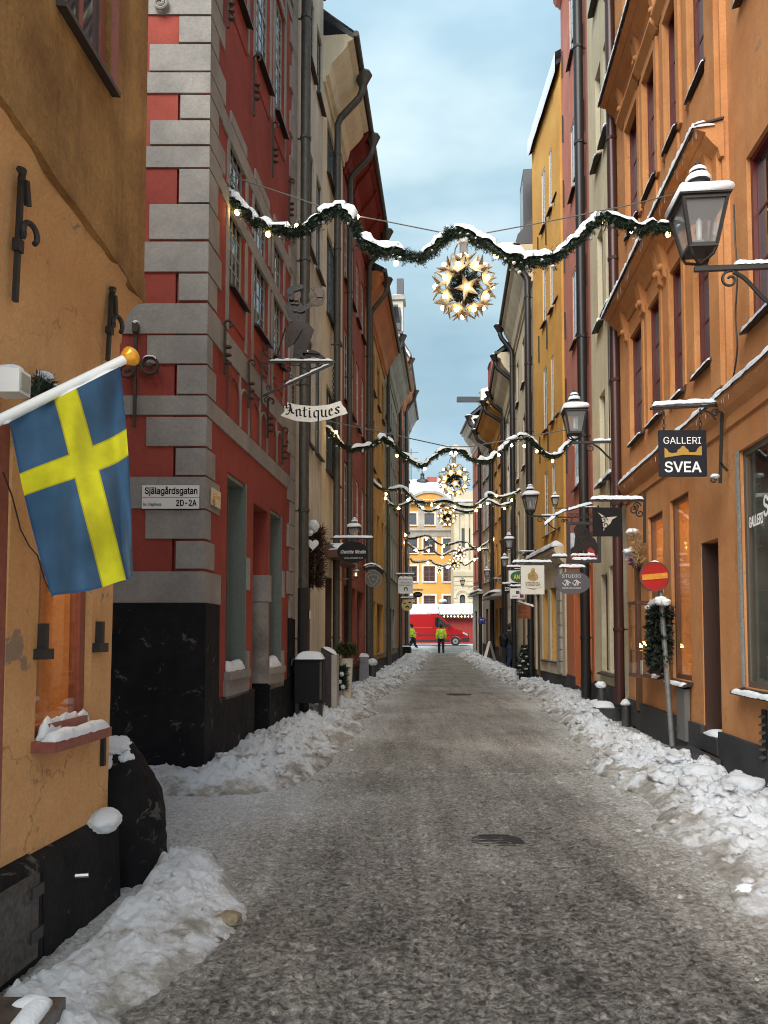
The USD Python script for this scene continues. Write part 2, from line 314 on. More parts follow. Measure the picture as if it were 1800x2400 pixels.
WINW = plain('white_window_paint', (.62, .60, .55), .5)
SILLM = plain('sill_metal', (.04, .032, .028), .45, .3)
WHITE = plain('white_paint', (.78, .78, .76), .4)
BLACKP = plain('black_paint', (.008, .008, .009), .6, spec=.2)
BULB = glow('bulb_glow', (1.0, .62, .20), 12.0)
LAMPGLOW = glow('lamp_glow', (1.0, .60, .18), 14.0)
GLASS = usdkit.material(stage, LK + 'window_glass', {'p': ('principled_bsdf', {'base_color': (.020, .024, .028), 'roughness': .03, 'ior': 2.4, 'specular_ior_level': .6}),
    'g': ('geometry', {}), 'n': ('noise_texture', {'scale': 1.7, 'detail': 1.0}), 'b': ('bump', {'strength': .05, 'distance': .02})},
    [('g.position', 'n.vector'), ('n.fac', 'b.height'), ('b.normal', 'p.normal')], 'p.BSDF')
PANE = usdkit.material(stage, LK + 'clear_pane', {'t': ('transparent_bsdf', {'color': (.93, .95, .94)}), 'g': ('glossy_bsdf', {'roughness': .01, 'color': (1, 1, 1)}), 'f': ('layer_weight', {'blend': .5}), 'fr': ('rgb_ramp', {'ramp': [(0.0, (.03, .03, .03)), (.5, (.05, .05, .05)), (.75, (.14, .14, .14)), (.9, (.38, .38, .38)), (1.0, (1, 1, 1))]}), 'm': ('mix_closure', {})},
    [('f.facing', 'fr.fac'), ('fr.color', 'm.fac'), ('t.BSDF', 'm.closure1'), ('g.BSDF', 'm.closure2')], 'm.closure')
# ------------------------------------------------------------------ facades of the street
XL = lambda y: -2.54 + .086 * y
XR = lambda y: 2.95 + .086 * y
FL = Fac((XL(7.9), 7.9), (XL(50), 50), 1)
FLL = Fac((XL(7.9), 7.9), (-9.5, 7.9), -1)
FN = Fac((-1.925 + .073 * 1.5, 1.5), (-1.925 + .073 * 4.47, 4.47), 1)
FR = Fac((XR(2), 2), (XR(19.3), 19.3), -1)
FR3 = Fac((4.61, 19.3), (4.60, 23.2), -1)
FR4 = Fac((4.60, 23.2), (5.59, 34.7), -1)
FR6 = Fac((5.59, 34.7), (5.81, 40.2), -1)
FR7 = Fac((5.81, 40.2), (5.64, 48.4), -1)

def wall(parent, fac, s0, s1, z0, z1, opens, mat, T=.32, d=0.0, name='wall'):
    poly = sbox(s0, z0, s1, z1)
    if opens: poly = poly.difference(unary_union([sbox(*o) for o in opens]))
    return obj(name, MB(fac).prism(poly, d - T, d), mat, parent)

def window(parent, fac, s0, s1, z0, z1, r=.14, mat=WINK, nx=2, nz=4, fw=.05, mw=.026, sill=SILLM, snow=0.0, glass=GLASS, each=False, name='window', transom=None, sd=.09):
    """window > frame, pane(s), sill, snow. The opening runs s0..s1, z0..z1; the frame stands r behind the wall face."""
    w = sub(name, parent); f = MB(fac)
    f.box(s0, s0 + fw, -r - .05, -r + .008, z0, z1); f.box(s1 - fw, s1, -r - .05, -r + .008, z0, z1)
    f.box(s0 + fw, s1 - fw, -r - .05, -r + .008, z1 - fw, z1); f.box(s0 + fw, s1 - fw, -r - .05, -r + .008, z0, z0 + fw)
    xs = np.linspace(s0 + fw, s1 - fw, nx + 1); zs = np.linspace(z0 + fw, z1 - fw, nz + 1)
    for i, x in enumerate(xs[1:-1]):
        q = fw * .8 if (nx % 2 == 0 and i == nx // 2 - 1) else mw
        f.box(x - q / 2, x + q / 2, -r - .04, -r + .004, z0 + fw, z1 - fw)
    for i, z in enumerate(zs[1:-1]):
        q = fw * 1.2 if transom == i else mw
        f.box(s0 + fw, s1 - fw, -r - .036, -r + .001 + (.006 if transom == i else 0), z - q / 2, z + q / 2)
    obj('frame', f, mat, w)
    if each:
        for i in range(nx):
            for j in range(nz):
                k = random.uniform(-.0022, .0022)
                p = MB(fac); c = [(xs[i], -r - .005 + k, zs[j]), (xs[i + 1], -r - .005 - k, zs[j]), (xs[i + 1], -r - .005 + k * .3, zs[j + 1]), (xs[i], -r - .005 - k, zs[j + 1])]
                p.add(c, [[0, 3, 2, 1]]); obj('pane', p, glass, w)
    else:
        obj('pane', MB(fac).box(s0 + fw * .5, s1 - fw * .5, -r - .010, -r - .003, z0 + fw * .5, z1 - fw * .5), glass, w)
    if sill is not None:
        b = MB(fac).hexa([(s0 - .06, -r, z0 - .03), (s0 - .06, -r, z0 + .003), (s0 - .06, sd, z0 - .075), (s0 - .06, sd, z0 - .045),
                          (s1 + .06, -r, z0 - .03), (s1 + .06, -r, z0 + .003), (s1 + .06, sd, z0 - .075), (s1 + .06, sd, z0 - .045)])
        obj('sill', b, sill, w)
        if snow:
            b = MB(); a, c = fac.w(s0 - .03, sd * .80, z0 - .062), fac.w(s1 + .03, sd * .72, z0 - .062)
            snow_strip(b, [a, c], sd * .72, snow + .015, seed=int(s0 * 31) % 97); obj('snow', b, SNOW, w, smooth=50)
    return w

def door(parent, fac, s0, s1, z0, z1, r=.25, mat=WINB, glazed=True, label=None, lining=None):
    w = sub('door', parent); m = (s0 + s1) / 2
    if label: tag(stage.GetPrimAtPath(w), label)
    f = MB(fac)
    f.box(s0, s0 + .06, -r - .06, -r, z0, z1); f.box(s1 - .06, s1, -r - .06, -r, z0, z1); f.box(s0 + .06, s1 - .06, -r - .06, -r, z1 - .06, z1)
    obj('lining', MB(fac).box(s1 - .03, s1 + .001, -r, -.01, z0, z1), lining or mat, w); obj('lining', MB(fac).box(s0 - .001, s0 + .03, -r, -.01, z0, z1), lining or mat, w)
    obj('door_frame', f, mat, w)
    zt = z1 - .5 if z1 - z0 > 2.3 else z1 - .06
    l = MB(fac).box(s0 + .06, s1 - .06, -r - .055, -r - .02, z0, zt)
    for za, zb in ((.12, .42), (.50, .93)):
        H = zt - z0
        if glazed and za > .45: continue
        l.box(s0 + .16, s1 - .16, -r - .02, -r - .006, z0 + H * za, z0 + H * zb)
    obj('leaf', l, mat, w)
    H = zt - z0
    if glazed: obj('pane', MB(fac).box(s0 + .17, s1 - .17, -r - .02, -r - .012, z0 + H * .48, z0 + H * .93), GLASS, w)
    if zt < z1 - .1: obj('fanlight', MB(fac).box(s0 + .06, s1 - .06, -r - .045, -r - .035, zt + .04, z1 - .06), GLASS, w)
    obj('handle', MB(fac).tube([(s0 + .12, -r + .03, z0 + H * .42), (s0 + .12, -r + .03, z0 + H * .55)], .014, 6), plain('steel', (.45, .45, .45), .3, .9), w)
    return w

def profile(fac, s0, s1, pts):
    return MB(fac).prism(Polygon(pts), s0, s1, 'yzx')

def drainpipe(parent, fac, s, ze, ov, mat=PIPE, r=.06, zlow=.25, out=0.0, so=0.0, hopper=True):
    p = sub('drainpipe', parent); m = MB(fac); d = .06 + r
    top = [(s + so, ov + .06, ze - .18), (s + so, ov + .05, ze - .42), (s + so * .8, ov - .02, ze - .58), (s + so * .1, d + .06, ze - 1.0), (s, d, ze - 1.15)] if hopper else [(s, d, ze)]
    pts = top + [(s, d, z) for z in np.arange(top[-1][2] - .3, zlow, -2.2)] + [(s, d, zlow)]
    obj('tube', m.tube(pts, r, 10), mat, p, smooth=50)
    if hopper:
        h = MB(); c = fac.w(s + so, ov + .06, ze - .22)
        h.lathe([(r * .9, -.14), (r * 1.3, -.08), (r * 2.6, .12), (r * 2.75, .13), (r * 2.75, .17), (r * 2.3, .17), (r * 2.2, .12)], c, 8)
        obj('hopper', h, mat, p); b = MB(); b.ball(c + [0, 0, .16], r * 2.3, 1, (1, 1, .5)); obj('snow', b, SNOW, p, smooth=True)
    for z in np.arange(zlow + 1.2, ze - 1.6, 2.1):
        c = MB(fac); c.tube([(s, d, z), (s, d, z + .05)], r * 1.14, 10); c.box(s - .012, s + .012, -.05, d, z + .015, z + .035); obj('collar', c, mat, p)
    return p

def roof(parent, fac, s0, s1, ze, ov=.35, run=4.0, h=3.2, mat=ROOF, snow=.09, th=.12, z_in=None):
    m = MB(fac).prism(Polygon([(ov, ze - .02), (-run, ze + h), (-2 * run, ze - .02), (-2 * run, ze - .02 - th), (-run, ze + h - th * 1.6), (ov, ze - .02 - th)]), s0, s1, 'yzx')
    p = obj('roof', m, mat, parent)
    if snow:
        b = MB(fac); n, k = max(4, int((s1 - s0) / .35)), 9
        gs, gd = np.meshgrid(np.linspace(s0 + .02, s1 - .02, n), np.linspace(ov + .02, -run + .05, k), indexing='ij')
        z = ze - .02 + (ov - gd) / (ov + run) * (h + .02) + snow * (.5 + .9 * meshkit.fbm(np.stack([gs * 1.7, gd * 1.7, gs * 0], -1), 3)) + .0
        v = np.stack([gs, gd, z], -1); v[:, 0, 2] += 0.01; lo = v.copy(); lo[..., 2] -= snow * 1.5
        V = np.vstack([v.reshape(-1, 3), lo[:, 0]]); f = [[i * k + j, i * k + j + 1, (i + 1) * k + j + 1, (i + 1) * k + j] for i in range(n - 1) for j in range(k - 1)]
        f += [[n * k + i, i * k, (i + 1) * k, n * k + i + 1] for i in range(n - 1)]
        b.add(V, f); obj('snow', b, SNOW, p, smooth=60)
    return p

def cornice(parent, fac, s0, s1, ze, ov, mat, H=.7, gutter=PIPE, kind='cove', name='cornice'):
    if kind == 'cove': pts = [(0, ze - H), (.05, ze - H), (.05, ze - H * .9), (.12, ze - H * .86), (.18, ze - H * .62), (.32 * ov / .5, ze - H * .40), (ov * .8, ze - H * .26), (ov * .8, ze - H * .20), (ov, ze - H * .14), (ov, ze - .03), (0, ze - .03)]
    else: pts = [(0, ze - H), (.04, ze - H), (.04, ze - H * .8), (ov * .5, ze - H * .7), (ov * .5, ze - H * .45), (ov, ze - H * .3), (ov, ze - .03), (0, ze - .03)]
    c = obj(name, profile(fac, s0, s1, pts), mat, parent)
    if gutter is not None:
        obj('gutter', MB(fac).tube([(s0, ov + .05, ze - .03), (s1, ov + .05, ze - .03)], .065, 8), gutter, parent)
    return c

def house(name, label, fac, s0, s1, ze, mat, cols, floors, zb=0.0, win={}, extra=[], ov=.4, corn=None, cornH=.7, rf=None, plinth=None, depth=7.0, core_d=-.34, gutter=PIPE, ckind='cove', T=.32, cat='building', skip=()):
    lo = fac.w((s0 + s1) / 2, 0, zb); t = thing(name, label, cat, lo)
    opens = []; W = []
    for ci, (a, b) in enumerate(cols):
        for fi, (z0, z1) in enumerate(floors):
            if (ci, fi) in skip: continue
            opens.append((a, z0, b, z1)); W.append((a, b, z0, z1))
    for e in extra: opens.append((e['s0'], e['z0'], e['s1'], e['z1']))
    wall(t, fac, s0, s1, zb - .4, ze, opens, mat, T)
    obj('rear_wall', MB(fac).box(s0 + .01, s1 - .01, -depth, core_d, zb - .4, ze - .01), mat, t)
    for q in W: window(t, fac, q[0], q[1], q[2], q[3], **win)
    for e in extra:
        k = e.get('kind', 'shop')
        if k == 'door': door(t, fac, e['s0'], e['s1'], e['z0'], e['z1'], mat=e.get('mat', WINB), r=e.get('r', .2), glazed=e.get('glazed', True))
        else: window(t, fac, e['s0'], e['s1'], e['z0'], e['z1'], r=e.get('r', .16), mat=e.get('mat', WINB), nx=e.get('nx', 1), nz=e.get('nz', 1), fw=.07, name='shop_window', glass=e.get('glass', GLASS), snow=e.get('snow', 0), sill=e.get('sill', SILLM))
    if plinth:
        po = sbox(s0, zb - .4, s1, zb + plinth[0])
        for e in opens: po = po.difference(sbox(e[0] - .001, e[1], e[2] + .001, e[3]))
        obj('plinth', MB(fac).prism(po, -.02, .035), plinth[1], t)
    if corn is not None: cornice(t, fac, s0, s1, ze, ov, corn, cornH, gutter, ckind)
    if rf: roof(t, fac, s0, s1, ze, ov=ov, **rf)
    return t

# ------------------------------------------------------------------ left, near: ochre house with the roughcast upper storey
def near_house():
    f = FN; L = f.len
    t = thing('ochre_house', 'ochre plastered house with brown roughcast upper storey, nearest on the left', 'building', f.w(L / 2, 0, 0))
    su = lambda u, v: f.px(u, v)
    w0, w1 = su(78, 1600)[0], su(206, 1600)[0]
    win = (w0, 1.0, w1, 1.97); dleft = (-.4, .25, su(7, 1500)[0], 2.45)
    lean = .035
    zs = lambda s_: .16 * (L - np.asarray(s_)) / 1.2
    def leaned(mb):   # the old wall leans out a little as it rises
        v, fc = mb.arrays(); k = np.clip(v[:, 2] / 3.2, 0, 1.2)[:, None] * lean; v = v.copy(); v[:, :2] += f.n * k; return v, fc
    poly = Polygon([(-.6, -.3), (L, -.3), (L, 3.42), (-.6, 3.42 + float(zs(-.6)))]).difference(sbox(win[0], win[1], win[2], win[3])).difference(sbox(*dleft))
    obj('wall', leaned(MB(f).prism(poly, -.3, 0)), OCHRE_L, t)
    obj('end_wall', leaned(MB(f).box(L - .3, L - .002, -6, -.301, -.3, 3.36)), OCHRE_L, t)
    # cove under the overhang, drawn round the corner
    c = MB(f); n = 9; a = np.linspace(0, math.pi / 2, n)
    pr = [(lean + .0 + .13 * (1 - math.cos(x)), 3.24 + .24 * math.sin(x)) for x in a]
    ss = np.linspace(-.6, L + .02, 60); V = []
    for s_ in ss:
        wv = .02 * meshkit.noise(np.array([s_ * 2.1, 0, 0])) - .01
        V += [(s_, d + .002, z + wv * 1.5 + float(zs(s_))) for d, z in pr]
    fc = [[i * n + j, i * n + j + 1, (i + 1) * n + j + 1, (i + 1) * n + j] for i in range(59) for j in range(n - 1)]
    c.add(V, fc); obj('cove', c, OCHRE_L, t, smooth=60)
    e = MB(f); e.prism(Polygon([(0.02, 3.2)] + pr + [(-.25, 3.48), (-.25, 3.2)]), L - .01, L + .022, 'yzx'); obj('cove_end', e, OCHRE_L, t)
    # roughcast: slightly bumpy sheet with a wavering lower edge, then its thickness and the end wall
    w2 = (f.px(143, 35, .165)[0], 4.46, f.px(258, 250, .165)[0], 6.0)
    up = Polygon([(-.6, 3.5 + float(zs(-.6))), (L + .03, 3.5), (L + .03, 7.6), (-.6, 7.6)]).difference(sbox(*w2))
    obj('upper_wall', MB(f).prism(up, -.12, .165), ROUGH_L, t)
    b = MB(f); k = 90; ss = np.linspace(-.6, L + .03, k); z0 = 3.44 + zs(ss) + .05 * meshkit.fbm(np.stack([ss * 3, ss * 0, ss * 0], 1), 3)
    V = [(s_, .172, z) for s_, z in zip(ss, z0)] + [(s_, .172, 3.62 + float(zs(s_))) for s_ in ss] + [(s_, .13, z) for s_, z in zip(ss, z0)]
    b.add(V, [[i, i + k, i + k + 1, i + 1] for i in range(k - 1)] + [[i + 2 * k, i, i + 1, i + 1 + 2 * k] for i in range(k - 1)]); obj('roughcast_edge', b, ROUGH_L, t, smooth=60)
    obj('upper_end_wall', MB(f).box(L - .27, L + .028, -6, -.121, 3.5, 7.6), ROUGH_L, t)
    roof(t, f, -.6, L + .05, 7.6, ov=.3, run=3.2, h=2.6)
    W = window(t, f, w2[0], w2[2], w2[1], w2[3], r=-.125, mat=WINRB, nx=2, nz=3, fw=.055, mw=.025, each=True, sill=None)
    wp = W; m = MB(f); m.hexa([(w2[0] - .05, .05, 4.41), (w2[0] - .05, .05, 4.45), (w2[0] - .05, .215, 4.385), (w2[0] - .05, .215, 4.41), (w2[2] + .02, .05, 4.41), (w2[2] + .02, .05, 4.45), (w2[2] + .02, .215, 4.385), (w2[2] + .02, .215, 4.41)])
    obj('sill', m, SILLM, wp)
    s = MB(f)
    for a_, b_ in ((w2[0] - .05, w2[0]), (w2[2], w2[2] + .05)): s.box(a_, b_, .12, .185, w2[1], w2[3])
    obj('surround', s, WINRB, wp)
    # display window low in the wall
    W = window(t, f, win[0], win[2], win[1], win[3], r=.03, mat=WINRB, nx=1, nz=1, fw=.06, sill=None, name='display_window', glass=PANE)
    n_ = MB(f); n_.box(win[0] - .15, win[2] + .15, -1.02, -1.0, .85, 2.15); n_.box(win[0] - .17, win[0] - .15, -1.02, -.301, .85, 2.15); n_.box(win[2] + .15, win[2] + .17, -1.02, -.301, .85, 2.15); n_.box(win[0] - .15, win[2] + .15, -1.0, -.301, 2.1, 2.14)
    obj('niche', n_, plain('shop_wall_tan', (.50, .33, .17), .8, 0, .1, 8, var=.15), W); obj('display_shelf', MB(f).box(win[0] - .14, win[2] + .14, -.99, -.2, .9, .99), plain('pale_shelf', (.45, .42, .36), .5), W)
    obj('added_glow_panel', MB(f).box(win[0] + .1, win[2] - .1, -.8, -.65, 2.07, 2.095), glow('added_panel_glow', (1, .66, .32), 12.0), W)  # unseen glowing panel, added to warm the display window from inside
    for k, (x_, hh) in enumerate(((.14, .42), (.26, .62), (.40, .34))): obj('display_post', MB(f).lathe([(.03, .99), (.045, .99 + hh * .6), (.02, .99 + hh)], (win[0] + x_, -.5 - .1 * k, 0), 8), plain('dark_display', (.06, .04, .03), .5), W)
    m = MB(f).box(win[0] - .03, win[2] + .02, -.03, .13, .945, .995); m.box(win[0] + .06, win[2] - .1, .03, .05, .995, 1.07); obj('sill_box', m, WINRB, W)
    m = MB(); snow_strip(m, [f.w(win[0] - .02, .09, .995), f.w(win[2] + .01, .09, .995)], .085, .045, 3)
    snow_strip(m, [f.w(win[0] + .02, .03, .995), f.w(win[2] - .02, .01, .995)], .05, .10, 5); obj('snow', m, SNOW, W, smooth=50)
    for k_, s_ in ((0, win[0] + .015), (1, win[2] + .06)):
        h = MB(f); z = 1.40 + .02 * k_; h.box(s_ - .018, s_ + .018, -.02, .055, z, z + .15); h.box(s_ - .05, s_ + .06, -.02, .06, z - .02, z + .03); obj('shutter_hook', h, IRON, W)
    # red-brown door frame cut by the picture's edge
    m = MB(f).box(dleft[2] - .09, dleft[2], -.2, .01, .25, 2.45); m.box(dleft[0], dleft[2] - .09, -.2, .01, 2.35, 2.45); obj('door_frame', m, WINRB, t)
    obj('door', MB(f).box(dleft[0], dleft[2] - .09, -.16, -.10, .25, 2.35), WINB, t)
    # plinth of tarred slabs, the near one with an iron hatch
    tops = [(-.6, .62, .46), (.62, 1.62, .46), (1.70, 2.13, .465), (2.13, L + .01, .455)]
    for a_, b_, z in tops:
        m = MB(f); d = .075
        m.prism(Polygon([(0.0, -.3), (d + .03, -.3), (d, z - .05), (d - .03, z - .005), (0.0, z + .02)]), a_ + .004, b_ - .004, 'yzx'); obj('plinth_slab', m, BLACKW, t)
    h = sub('hatch', t); x0, x1 = su(105, 2000)[0], su(165, 2000)[0]; x0, x1 = 2.02 - .37, 2.02 + .0
    obj('hatch_door', MB(f).box(x0, x1, .10, .122, .06, .43), plain('old_grey_metal', (.06, .055, .05), .6, .4, .5, 30, var=.6), h)
    for z in (.14, .33): obj('hinge', MB(f).box(x1 - .07, x1 + .03, .10, .13, z, z + .05), IRON, h)
    obj('pipe_stub', MB(f).tube([(2.45, .06, .28), (2.47, .14, .28)], .012, 6), plain('zinc', (.3, .3, .29), .4, .8), t)
    sn = MB(f); 
    m = MB(); lump(m, f.w(L - .13, .045, .46), .095, 4, (1.0, 1.5, .75), 3, .2); obj('snow_cap', m, SNOW, t, smooth=True)
    # wrought-iron wall anchors
    for (ut, vt, ub, vb, cu) in ((38, 395, 50, 722, 60), (262, 683, 254, 850, 275)):
        a_ = f.px(ut, vt, .10); b_ = f.px(ub, vb, .06); dd = .05
        m = MB(f); zt = a_[1]; zb_ = b_[1]; s_ = (a_[0] + b_[0]) / 2; h_ = zt - zb_
        m.bar((s_, dd + .035, zt), (s_, dd + .02, zb_), .024, .020); m.bar((s_, dd + .026, zb_ + h_ * .40), (s_, dd + .028, zb_ + h_ * .50), .040, .034)
        m.tube([(s_, dd + .035, zt - .01), (s_ - .03, dd + .06, zt + .015), (s_ - .06, dd + .06, zt)], .016, 6); m.bar((s_ + .02, dd + .045, zt), (s_ + .05, dd + .04, zt - .10), .03, .02)
        pts = [(s_ + .0, dd + .05, zb_ + h_ * .52)] + [tuple(q) for q in curl((s_ + .06, dd + .05, zb_ + h_ * .60), .048, .042, .72, (np.array([1., .15, 0]), np.array([0, 0, 1.])), math.pi * 1.15, 16, -1)]
        m.tube(pts, .013, 6); obj('wall_anchor', m, IRON, t, smooth=40)
    lm = sub('floodlight', t); a_ = f.px(30, 895, .12); m = MB(f)
    m.hexa([(a_[0] - .05, .05, a_[1] - .055), (a_[0] - .05, .05, a_[1] + .055), (a_[0] - .04, .17, a_[1] - .055), (a_[0] - .04, .17, a_[1] + .045), (a_[0] + .06, .05, a_[1] - .055), (a_[0] + .06, .05, a_[1] + .055), (a_[0] + .05, .17, a_[1] - .055), (a_[0] + .05, .17, a_[1] + .045)]); obj('housing', m, WHITE, lm)
    obj('lens', MB(f).box(a_[0] - .03, a_[0] + .035, .17, .176, a_[1] - .04, a_[1] + .03), plain('lamp_lens', (.35, .33, .28), .2), lm)
    m = MB(f).tube([(a_[0] + .02, .04, a_[1] - .05), (a_[0] + .02, .05, a_[1] - .10), (a_[0] - .01, .02, a_[1] - .13), (a_[0] - .05, .0, a_[1] - .15)], .01, 6); obj('conduit', m, plain('conduit', (.35, .2, .12), .6), lm)
    m = MB(); snow_strip(m, [f.w(a_[0] - .04, .10, a_[1] + .05), f.w(a_[0] + .05, .10, a_[1] + .05)], .11, .025, 8); obj('snow', m, SNOW, lm, smooth=True)
    m = MB(f); m.tube([(0.2 + .45 * i / 6 + 1.6, .036, 2.2 - .5 * (i / 6) ** .8 + .03 * math.sin(i * 2)) for i in range(7)], .004, 4); obj('cable', m, IRON, t)
    obj('slot_vent', MB(f).box(L - .115, L - .09, -.01, .036, .76, .98), IRON, t)
    return t
NEAR = near_house()

# ------------------------------------------------------------------ left: red house with grey quoins on the corner
def quoin(parent, z0, z1, sl, sr, d=.017, mat=STONE, sl0=0.0, sr0=0.0):
    """Corner stone: sl along the side-street face, sr along the street face."""
    a = FL.a; g = .006
    q1 = [FLL.w(s, e, 0)[:2] for s, e in ((-.0, -.05), (sl, -.05), (sl, d), (-.0, d))]
    q2 = [FL.w(s, e, 0)[:2] for s, e in ((-.0, -.05), (sr, -.05), (sr, d), (-.0, d))]
    corner = [FLL.w(0, d, 0)[:2], FL.w(0, d, 0)[:2], a]
    # mitred outer corner
    n1, n2 = FLL.n, FL.n; M = np.array([n1, n2]); c = np.linalg.solve(M, np.array([n1 @ a + d, n2 @ a + d]))
    poly = unary_union([Polygon(q1).buffer(.0005), Polygon(q2).buffer(.0005), Polygon([a, FLL.w(0, d, 0)[:2], c, FL.w(0, d, 0)[:2]]).buffer(.0005)])
    m = MB().prism(poly.buffer(-.004, join_style=2).buffer(.004, join_style=2), z0 + g, z1 - g, 'xyz')
    return obj('quoin_stone', m, mat, parent)

def red_house():
    f = FL; S1 = f.ss(688, 1200); 
    t = thing('red_house', 'red plastered corner house with grey quoin stones and tarred black plinth', 'building', f.w(S1 / 2, 0, 0))
    z_at = lambda v: FLL.px(420, v)[1]
    cols = [(f.px(539, 480)[0], f.px(572, 480)[0]), (f.px(596, 620)[0], f.px(626, 620)[0]), (f.px(641, 700)[0], f.px(661, 700)[0])]
    floors = [(5.55, 7.42), (9.2, 11.0)]
    ground = [(f.px(531, 1300)[0], 1.07, f.px(575, 1300)[0], 3.36), (f.px(633, 1300)[0], 1.03, f.px(659, 1300)[0], 3.28)]
    dr = (f.px(593, 1300)[0], .12, f.px(628, 1300)[0], 3.2)
    opens = [(a, z0, b, z1) for a, b in cols for z0, z1 in floors] + ground + [dr]
    wall(t, f, 0, S1, -.3, 13.6, opens, REDW, .32)
    obj('side_wall', MB(FLL).box(.33, FLL.len, -.32, 0, -.3, 13.6), REDW, t)
    obj('rear_wall', MB(f).box(.35, S1 - .01, -6.5, -.36, -.3, 13.5), REDW, t)
    for a, b in cols:
        for k, (z0, z1) in enumerate(floors):
            window(t, f, a, b, z0, z1, r=.035, mat=WINL, nx=3, nz=8, fw=.05, mw=.022, each=True, transom=3)
    for (a, z0, b, z1) in ground:
        w = window(t, f, a, b, z0, z1, r=.20, mat=WING, nx=1, nz=1, fw=.10, name='shop_window', sill=None)
        m = MB(f).box(b - .035, b + .001, -.2, .012, z0, z1); m.box(a, b - .036, -.2, -.02, z1 - .05, z1); m.box(a + .02, a + .05, -.2, -.13, z0, z1 - .051); obj('lining', m, WING, w)
        m = MB(f).box(a - .06, b + .06, -.20, .07, z0 - .09, z0 - .001); m.box(a - .09, b + .09, -.02, .035, z0 - .30, z0 - .092); obj('sill', m, STONE, w)
        m = MB(); snow_strip(m, [f.w(a + .03, -.06, z0), f.w(b - .03, -.06, z0)], .2, .12, 11); obj('snow', m, SNOW, w, smooth=50)
        obj('block', MB(f).box(b, b + .13, -.01, .03, z0 - .30, z0 + .22), STONE, t); obj('block', MB(f).box(b, b + .13, -.01, .03, 2.05, 2.45), STONE, t)
    door(t, f, dr[0], dr[2], dr[1], dr[3], r=.24, mat=WING, lining=REDW)
    m = MB(f).box(dr[2] - .048, dr[2] + .13, -.20, .022, 1.95, 2.32); obj('block', m, STONE, t)
    m = MB(f).box(dr[2] - .046, dr[2] + .0, -.20, .018, .82, 1.95 - .01); obj('block', m, stucco('worn_stone', (.16, .14, .12), (.33, .30, .26), 3.0, 30, .4, .4, (.1, .09, .08)), t)
    obj('block', MB(f).box(dr[2] - .046, dr[2] + .0, -.20, .018, .12, .815), BLACKW, t)
    # corner quoins, measured on the side-street face
    rows = [(-20, 37, 345, 0, .50), (40, 102, 421, 0, .28), (105, 169, 352, 0, .55), (171, 221, 340, 0, 0), (224, 280, 424, 0, .30), (283, 341, 353, 0, .55), (344, 395, 341, 0, 0), (397, 477, 421, 0, .3),
            (479, 563, 351, 0, .36), (567, 639, 325, 0, 0), (642, 706, 420, 0, .3), (711, 784, 290, 0, 0), (786, 854, 346, 0, .17), (856, 925, 416, 0, .30), (927, 974, 290, 0, 0), (977, 1047, 344, 0, .17),
            (1050, 1115, 413, 0, .30), (1117, 1193, 290, 0, .47), (1195, 1264, 342, 0, .17), (1267, 1334, 413, 0, .30), (1338, 1414, 262, 0, .55)]
    for k, (va, vb, ul, _, sr) in enumerate(rows):
        zt, zb = z_at(va), z_at(vb)
        sl = FLL.ss(ul, (va + vb) / 2)
        if ul <= 345 and k != 0: sl = sl if ul > 300 else 2.6
        quoin(t, zb, zt, sl, sr if sr else .45)
    for z in np.arange(8.4, 13.0, .95): quoin(t, z, z + .45, .55, .4)
    zb1 = [(z_at(974), z_at(927)), (z_at(784), z_at(711) - .03), (z_at(395) - .02, z_at(344) - .05), (z_at(221) - .02, z_at(171) - .03), (11.45, 11.65), (12.45, 12.7)]
    for a, b in zb1: obj('belt_course', MB(f).box(.452, S1 - .002, -.02, .018, a, b), STONE, t)
    # grey strips that frame the red panels of the upper storeys
    mids = [.62] + [(cols[i][1] + cols[i + 1][0]) / 2 for i in range(2)] + [S1 - .55]
    sides = sorted(x for c in cols for x in (c[0] - .10, c[1] + .10))
    for (za, zb_) in ((z_at(711), z_at(395) - .02), (z_at(344), z_at(221) - .02), (8.85, 11.45)):
        for x in sides: obj('strip', MB(f).box(x - .045, x + .045, -.02, .018, za + .01, zb_ - .01), STONE, t)
    for a, b in cols:
        for z0, z1 in floors[:2]:
            obj('apron', MB(f).box(a - .05, b + .05, -.02, .014, z0 - .42, z0 - .10), REDW, t)
            obj('lintel', MB(f).box(a - .05, b + .05, -.02, .022, z1 + .03, z1 + .17), STONE, t)
    # blind arches between the two lower belt courses
    za, zb_ = z_at(927), z_at(784); xs = np.linspace(.75, S1 - .35, 8)
    for i in range(7):
        a, b = xs[i], xs[i + 1]; c = (a + b) / 2; rr = (b - a) / 2 - .06; h = zb_ - .12 - rr
        arc = [(c - rr * math.cos(x), h + rr * .9 * math.sin(x)) for x in np.linspace(0, math.pi, 12)]
        po = sbox(a, za + .01, b, zb_ - .01).difference(Polygon([(c - rr, za), *arc, (c + rr, za)]))
        po = po.intersection(unary_union([LineString([(c - rr, za)] + arc + [(c + rr, za)]).buffer(.028), sbox(a, za, a + .035, zb_)]))
        obj('blind_arch', MB(f).prism(po, -.02, .022), STONE if i % 2 else plain('worn_arch', (.17, .06, .05), .9, 0, .4, 30), t)
    # far quoins
    z, k = 1.75, 0
    while z < 13.1:
        obj('quoin_stone', MB(f).box(S1 - (.52 if k % 2 else .36), S1 - .002, -.02, .03, z + .006, z + .36), STONE, t); z += .37; k += 1
    # tarred plinth
    zt = z_at(1414) - .004
    po = sbox(0.0, -.3, S1, .80).union(sbox(0, .8, .46, zt)).union(sbox(S1 - .42, .8, S1, 1.74)).difference(sbox(dr[0], .12, dr[2], 3))
    n1, n2 = FLL.n, FL.n
    obj('plinth', MB(f).prism(po, -.02, .035), BLACKW, t)
